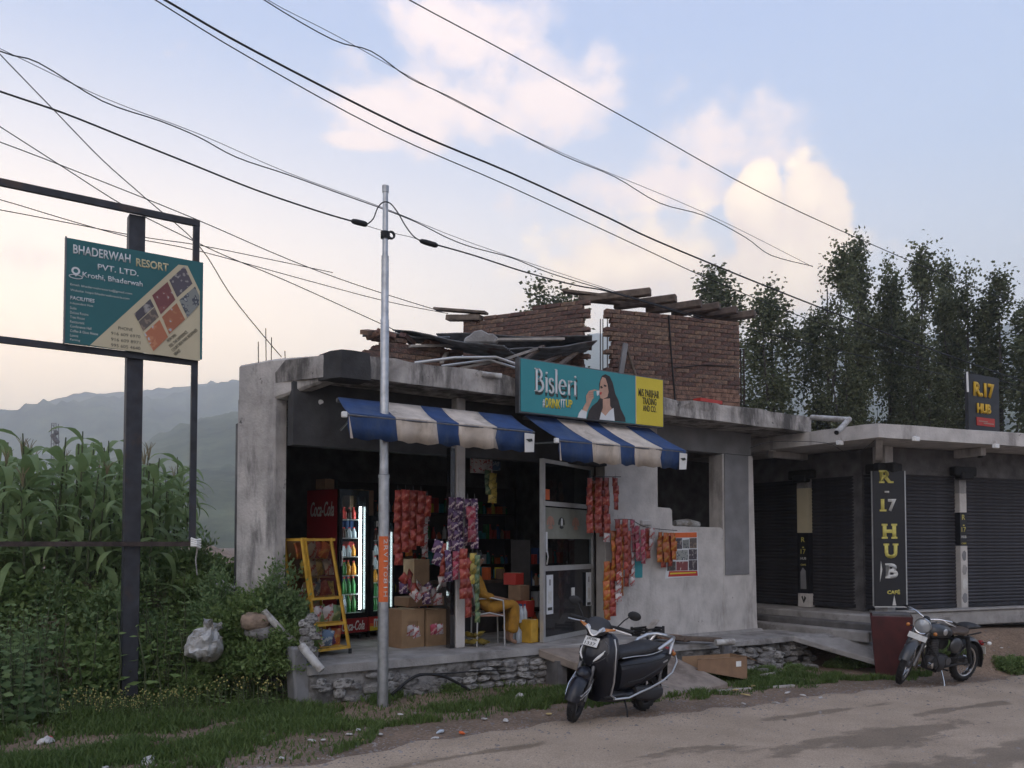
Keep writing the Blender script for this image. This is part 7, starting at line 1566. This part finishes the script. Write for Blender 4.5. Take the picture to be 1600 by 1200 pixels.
for i in range(17):
    x = -2.7+i*.15+rnd.uniform(-.06, .06); y = .95+rnd.uniform(-.15, .35)
    if -2.35 < x < -1.2: continue
    k = rnd.choice(('bush1', 'bush3', 'nettle2', 'pale', 'creeper')); plant(k, V(x, y, gz(x, y)-.02), rnd.uniform(.55, .85), {'bush1': 'dense dark leafy bush', 'bush3': 'upright grey-green bush', 'nettle2': 'leafy upright weed clump', 'pale': 'pale narrow-leafed weed', 'creeper': 'low creeping plant'}[k]+' between the hoarding post and the shop plinth', GN[k]+' by the plinth end', 'weed' if k in ('nettle2', 'pale') else 'bush')
for px, py, Y, s, k in ((400, 935, .85, .75, 'bush1'), (432, 920, .75, .8, 'bush3'), (455, 975, .45, .6, 'bush2'), (425, 1005, .4, .55, 'creeper'), (385, 1000, .6, .7, 'bush2'), (450, 1010, .25, .5, 'creeper'), (360, 960, .9, .8, 'bush1'), (340, 930, 1.2, .8, 'bush3')):
    p = on(px, py, 'Y', Y); z = gz(p.x, p.y); plant(k, V(p.x, p.y, max(z, p.z-.45*s)), s, {'bush1': 'dense bush', 'bush2': 'broad leafed bush', 'bush3': 'tall leafy shrub', 'creeper': 'creeping plant'}[k]+' growing against the shop pier above the boulders', GN[k]+' at the pier', 'bush')
for px, py, s in ((150, 1118, .8), (185, 1122, .6), (222, 1118, .6), (255, 1112, .7), (385, 1105, 1.0), (410, 1100, .9), (120, 1125, .8), (10, 1100, .9), (300, 1108, .7)):
    p = on(px, py, 'Z', 0); plant('flower', V(p.x, p.y, gz(p.x, p.y)), s, 'clump of tiny yellow flowers in the verge near the hoarding post', 'yellow flower clumps', 'flowers')
for px, py, s in ((445, 1095, .9), (425, 1085, 1.0), (468, 1098, .7), (500, 1098, .45), (560, 1092, .35), (700, 1085, .35), (775, 1072, .4), (790, 1068, .35), (1320, 1040, .5), (1345, 1038, .45), (1380, 1040, .4), (1300, 1040, .3), (1200, 1052, .3), (1240, 1050, .35)):
    p = on(px, py, 'Z', gz(3 if px < 900 else 7.5, -.6)); plant('pale' if px < 490 else 'creeper', V(p.x, p.y, gz(p.x, p.y)), s, 'small green weed rooted along the foot of the '+('limewashed plinth' if px < 900 else 'rubble platform and pedestal'), 'weeds by the '+('plinth' if px < 900 else 'platform'), 'weed')
for px, py, s in ((1500, 985, .42), (1482, 980, .35), (1585, 1000, .5), (1600, 992, .5), (1570, 1005, .4)):
    p = atD(px, py, 12.9); plant('bush2', V(p.x, p.y, gz(p.x, p.y)), s, 'low leafy plant at the foot of the cafe plinth', 'plants at the cafe plinth', 'weed')
for x, y, k in ((-.75, 2.3, 'bush1'), (-.55, 2.9, 'bush2'), (-.95, 2.7, 'brown'), (-.35, 3.5, 'bush3'), (-.7, 3.4, 'bush1'), (-.15, 4.2, 'bush1'), (-1.1, 3.1, 'bush3'), (.05, 5.0, 'bush2')):
    plant(k, V(x, y, gz(x, y)-.05), rnd.uniform(.9, 1.1), {'bush1': 'dense bush', 'bush2': 'broad leafed bush', 'bush3': 'tall leafy shrub', 'brown': 'dry brownish bush'}[k]+' beside the blind side of the shop pier', GN[k]+' beside the shop', 'bush')
for i in range(22):
    x = -4.9+i*.19+rnd.uniform(-.08, .08); y = 1.15+rnd.uniform(-.1, .5)
    if -2.3 < x < -1.25 or x > -.75: continue
    plant(rnd.choice(('pale', 'nettle')) if False else 'pale', V(x, y, gz(x, y)), rnd.uniform(1.3, 2.1), 'tall ragged pale weed rising from the bank behind the hoarding post', 'tall pale weeds on the bank', 'weed')
# ---- grass
def grass():
    n = 190000; rng = np.random.default_rng(5); X = rng.uniform(-5.2, 10.0, n); Y = rng.uniform(-2.35, 1.6, n); keep = np.zeros(n, bool); Zg = np.zeros(n); Hs = np.zeros(n)
    for i in range(n):
        x, y = X[i], Y[i]; e = edge_y(x); dd = y-e; q = mnoise.fractal(Vector((x*.9, y*1.3, 2)), .8, 2, 4); lim = .62+.30*q if x > .4 else (.12+.35*max(0, q)+.5*smooth01(-.6, .4, x))
        if dd < lim: 
            continue
        if x > -.1 and y > .0 or (x > 3.0 and x < 5.1 and y > -1.4): continue
        if x > 7.7 and y > -1.3: continue
        if rng.random() > (.95 if q > -.08 else .16): continue
        keep[i] = True; Zg[i] = gz2(x, y)-.004; Hs[i] = (.042+.07*max(0, q+.3)+.05*smooth01(-.4, .6, y))*rng.uniform(.6, 1.3)
    X, Y, Zg, Hs = X[keep], Y[keep], Zg[keep], Hs[keep]; m = len(X); a = rng.uniform(0, 6.283, m); w_ = rng.uniform(.004, .009, m); ln = rng.uniform(.2, .9, m)*Hs; b = rng.uniform(0, 6.283, m)
    P0 = np.stack([X-np.cos(a)*w_, Y-np.sin(a)*w_, Zg], 1); P1 = np.stack([X+np.cos(a)*w_, Y+np.sin(a)*w_, Zg], 1)
    mx = np.stack([X+np.cos(b)*ln*.35, Y+np.sin(b)*ln*.35, Zg+Hs*.6], 1); T = np.stack([X+np.cos(b)*ln, Y+np.sin(b)*ln, Zg+Hs], 1); dw = np.stack([np.cos(a)*w_*.8, np.sin(a)*w_*.8, 0*a], 1)
    v = np.stack([P0, P1, mx-dw, mx+dw, T], 1).reshape(-1, 3); i5 = np.arange(m)*5
    f = np.stack([i5, i5+1, i5+3, i5, i5+3, i5+2, i5+2, i5+3, i5+4], 1).reshape(-1, 3)
    o = raw('grass', np_mesh('grass', v, f, M['grass'])); tag(o, 'short green grass along the verge', None, None, 'stuff')
grass()
# ---- pebbles on the road edge
def pebbles():
    rng = np.random.default_rng(8); vs = []; fs = []
    base = np.array([(1, 0, 0), (-.9, .2, 0), (0, 1, 0), (.1, -.9, 0), (0, 0, .7), (0, 0, -.5)]); tf = [(0, 2, 4), (2, 1, 4), (1, 3, 4), (3, 0, 4)]
    for i in range(9000):
        x = rng.uniform(-4, 11); e = edge_y(x); dd = rng.normal(0, .45)+.15 if rng.random() < .75 else rng.uniform(-3.2, .2); y = e+dd; s = rng.uniform(.004, .013)*(1 if rng.random() < .93 else 2.2)
        a = rng.uniform(0, 6.28); c, sn = math.cos(a), math.sin(a); o = len(vs); z = gz2(x, y)+(.022 if dd < 0 else .002)
        for b in base: vs.append((x+s*(b[0]*c-b[1]*sn), y+s*(b[0]*sn+b[1]*c), z+s*b[2]*.8))
        fs += [(p+o, q+o, r+o) for p, q, r in tf]
    o = raw('gravel', np_mesh('gravel', np.array(vs), np.array(fs), pm('gravel_grey', (.24, .21, .19), .95, var=.35, scale=3))); tag(o, 'loose gravel scattered along the road edge', None, None, 'stuff')
pebbles()
# ---- litter
M['lwhite'] = pm('dirty_white_litter', (.50, .48, .46), .6, var=.15); M['lyellow'] = pm('torn_yellow_card', (.48, .36, .16), .7, var=.15)
def crumple(label, px, py, s, mat, group=None, cat_='litter', flat=.35):
    z0 = -.02; p = on(px, py, 'Z', z0); p = on(px, py, 'Z', gz(p.x, p.y)+.02); bm = bmesh.new(); bmesh.ops.create_icosphere(bm, subdivisions=2, radius=.5)
    sd = rnd.random()*50
    for v in bm.verts:
        k = 1+.55*mnoise.noise(v.co*2.3+Vector((sd, 0, 0))); v.co = Vector((v.co.x*k*1.25, v.co.y*k*.8, v.co.z*k*flat))
    me = bpy.data.meshes.new('litter'); bm.to_mesh(me); bm.free(); me.materials.append(mat); o = raw('litter', me); o.location = p; o.scale = (s, s, s); o.rotation_euler = (rnd.uniform(-.2, .2), rnd.uniform(-.2, .2), rnd.uniform(0, 6)); tag(o, label, cat_, group); return o
crumple('crushed red and white carton lying in the grass left of the hoarding post', 72, 1158, .13, M['lwhite'], flat=.6); crumple('red scrap on the crushed carton in the grass', 76, 1154, .08, M['redtext'], flat=.5)
o = MB().box((0, 0, 0), (.20, .10, .045)).build('litter', M['brick'], None, bevel=.006); o.location = on(255, 1164, 'Z', .03); o.rotation_euler = (.1, .05, -.1); tag(o, 'broken red brick lying in the grass by the hoarding post', 'brick')
crumple('white flattened polystyrene cup in the grass near the road', 231, 1188, .12, M['lwhite']); crumple('pinkish crumpled paper at the edge of the bare dirt patch', 322, 1163, .085, M['pinkprint'], flat=.7); crumple('pale yellow scrap of plastic in the grass below the rubbish bag', 376, 1143, .06, M['lyellow'], flat=.7)
for px, py in ((165, 1199), (412, 1155), (488, 1157), (505, 1156), (545, 1147), (595, 1147), (440, 1184), (340, 1190), (680, 1153), (757, 1123), (790, 1125), (625, 1116), (735, 1110), (1282, 1090), (1255, 1086), (560, 1140), (1230, 1082), (1565, 1012), (1212, 1098), (1162, 1099)): crumple('small dirty white scrap of litter lying along the verge', px, py, rnd.uniform(.04, .075), M['lwhite'], 'white litter scraps')
for px, py in ((858, 1115), (1148, 1078), (1176, 1072), (1165, 1085), (560, 1158)): crumple('torn yellowish card scrap lying on the dirt edge', px, py, rnd.uniform(.07, .11), M['lyellow'], 'yellow card scraps', flat=.2)
crumple('small orange wrapper on the dirt before the plinth', 722, 1145, .05, M['orange'], flat=.6); crumple('pale blue wrapper on the dirt before the plinth', 688, 1143, .06, M['clearb'], flat=.5); crumple('white foam block against the foot of the plinth', 812, 1088, .085, M['lwhite'], flat=.8); crumple('white rag at the left end of the plinth', 466, 1089, .10, M['lwhite'], flat=.9)
for (a, c) in (((1085, 1083), (1240, 1072)), ((1050, 1090), (1150, 1082)), ((1190, 1056), (1222, 1050))):
    p = on(*a, 'Z', gz(5.5, -1.4)+.03); q = on(*c, 'Z', gz(6.5, -1.4)+.03); o = MB().bar(p, q, .06, .04).build('plank', M['paleplank'], None, bevel=.006); tag(o, 'thin weathered batten lying in the verge grass before the rubble platform', 'plank', 'battens in the verge')
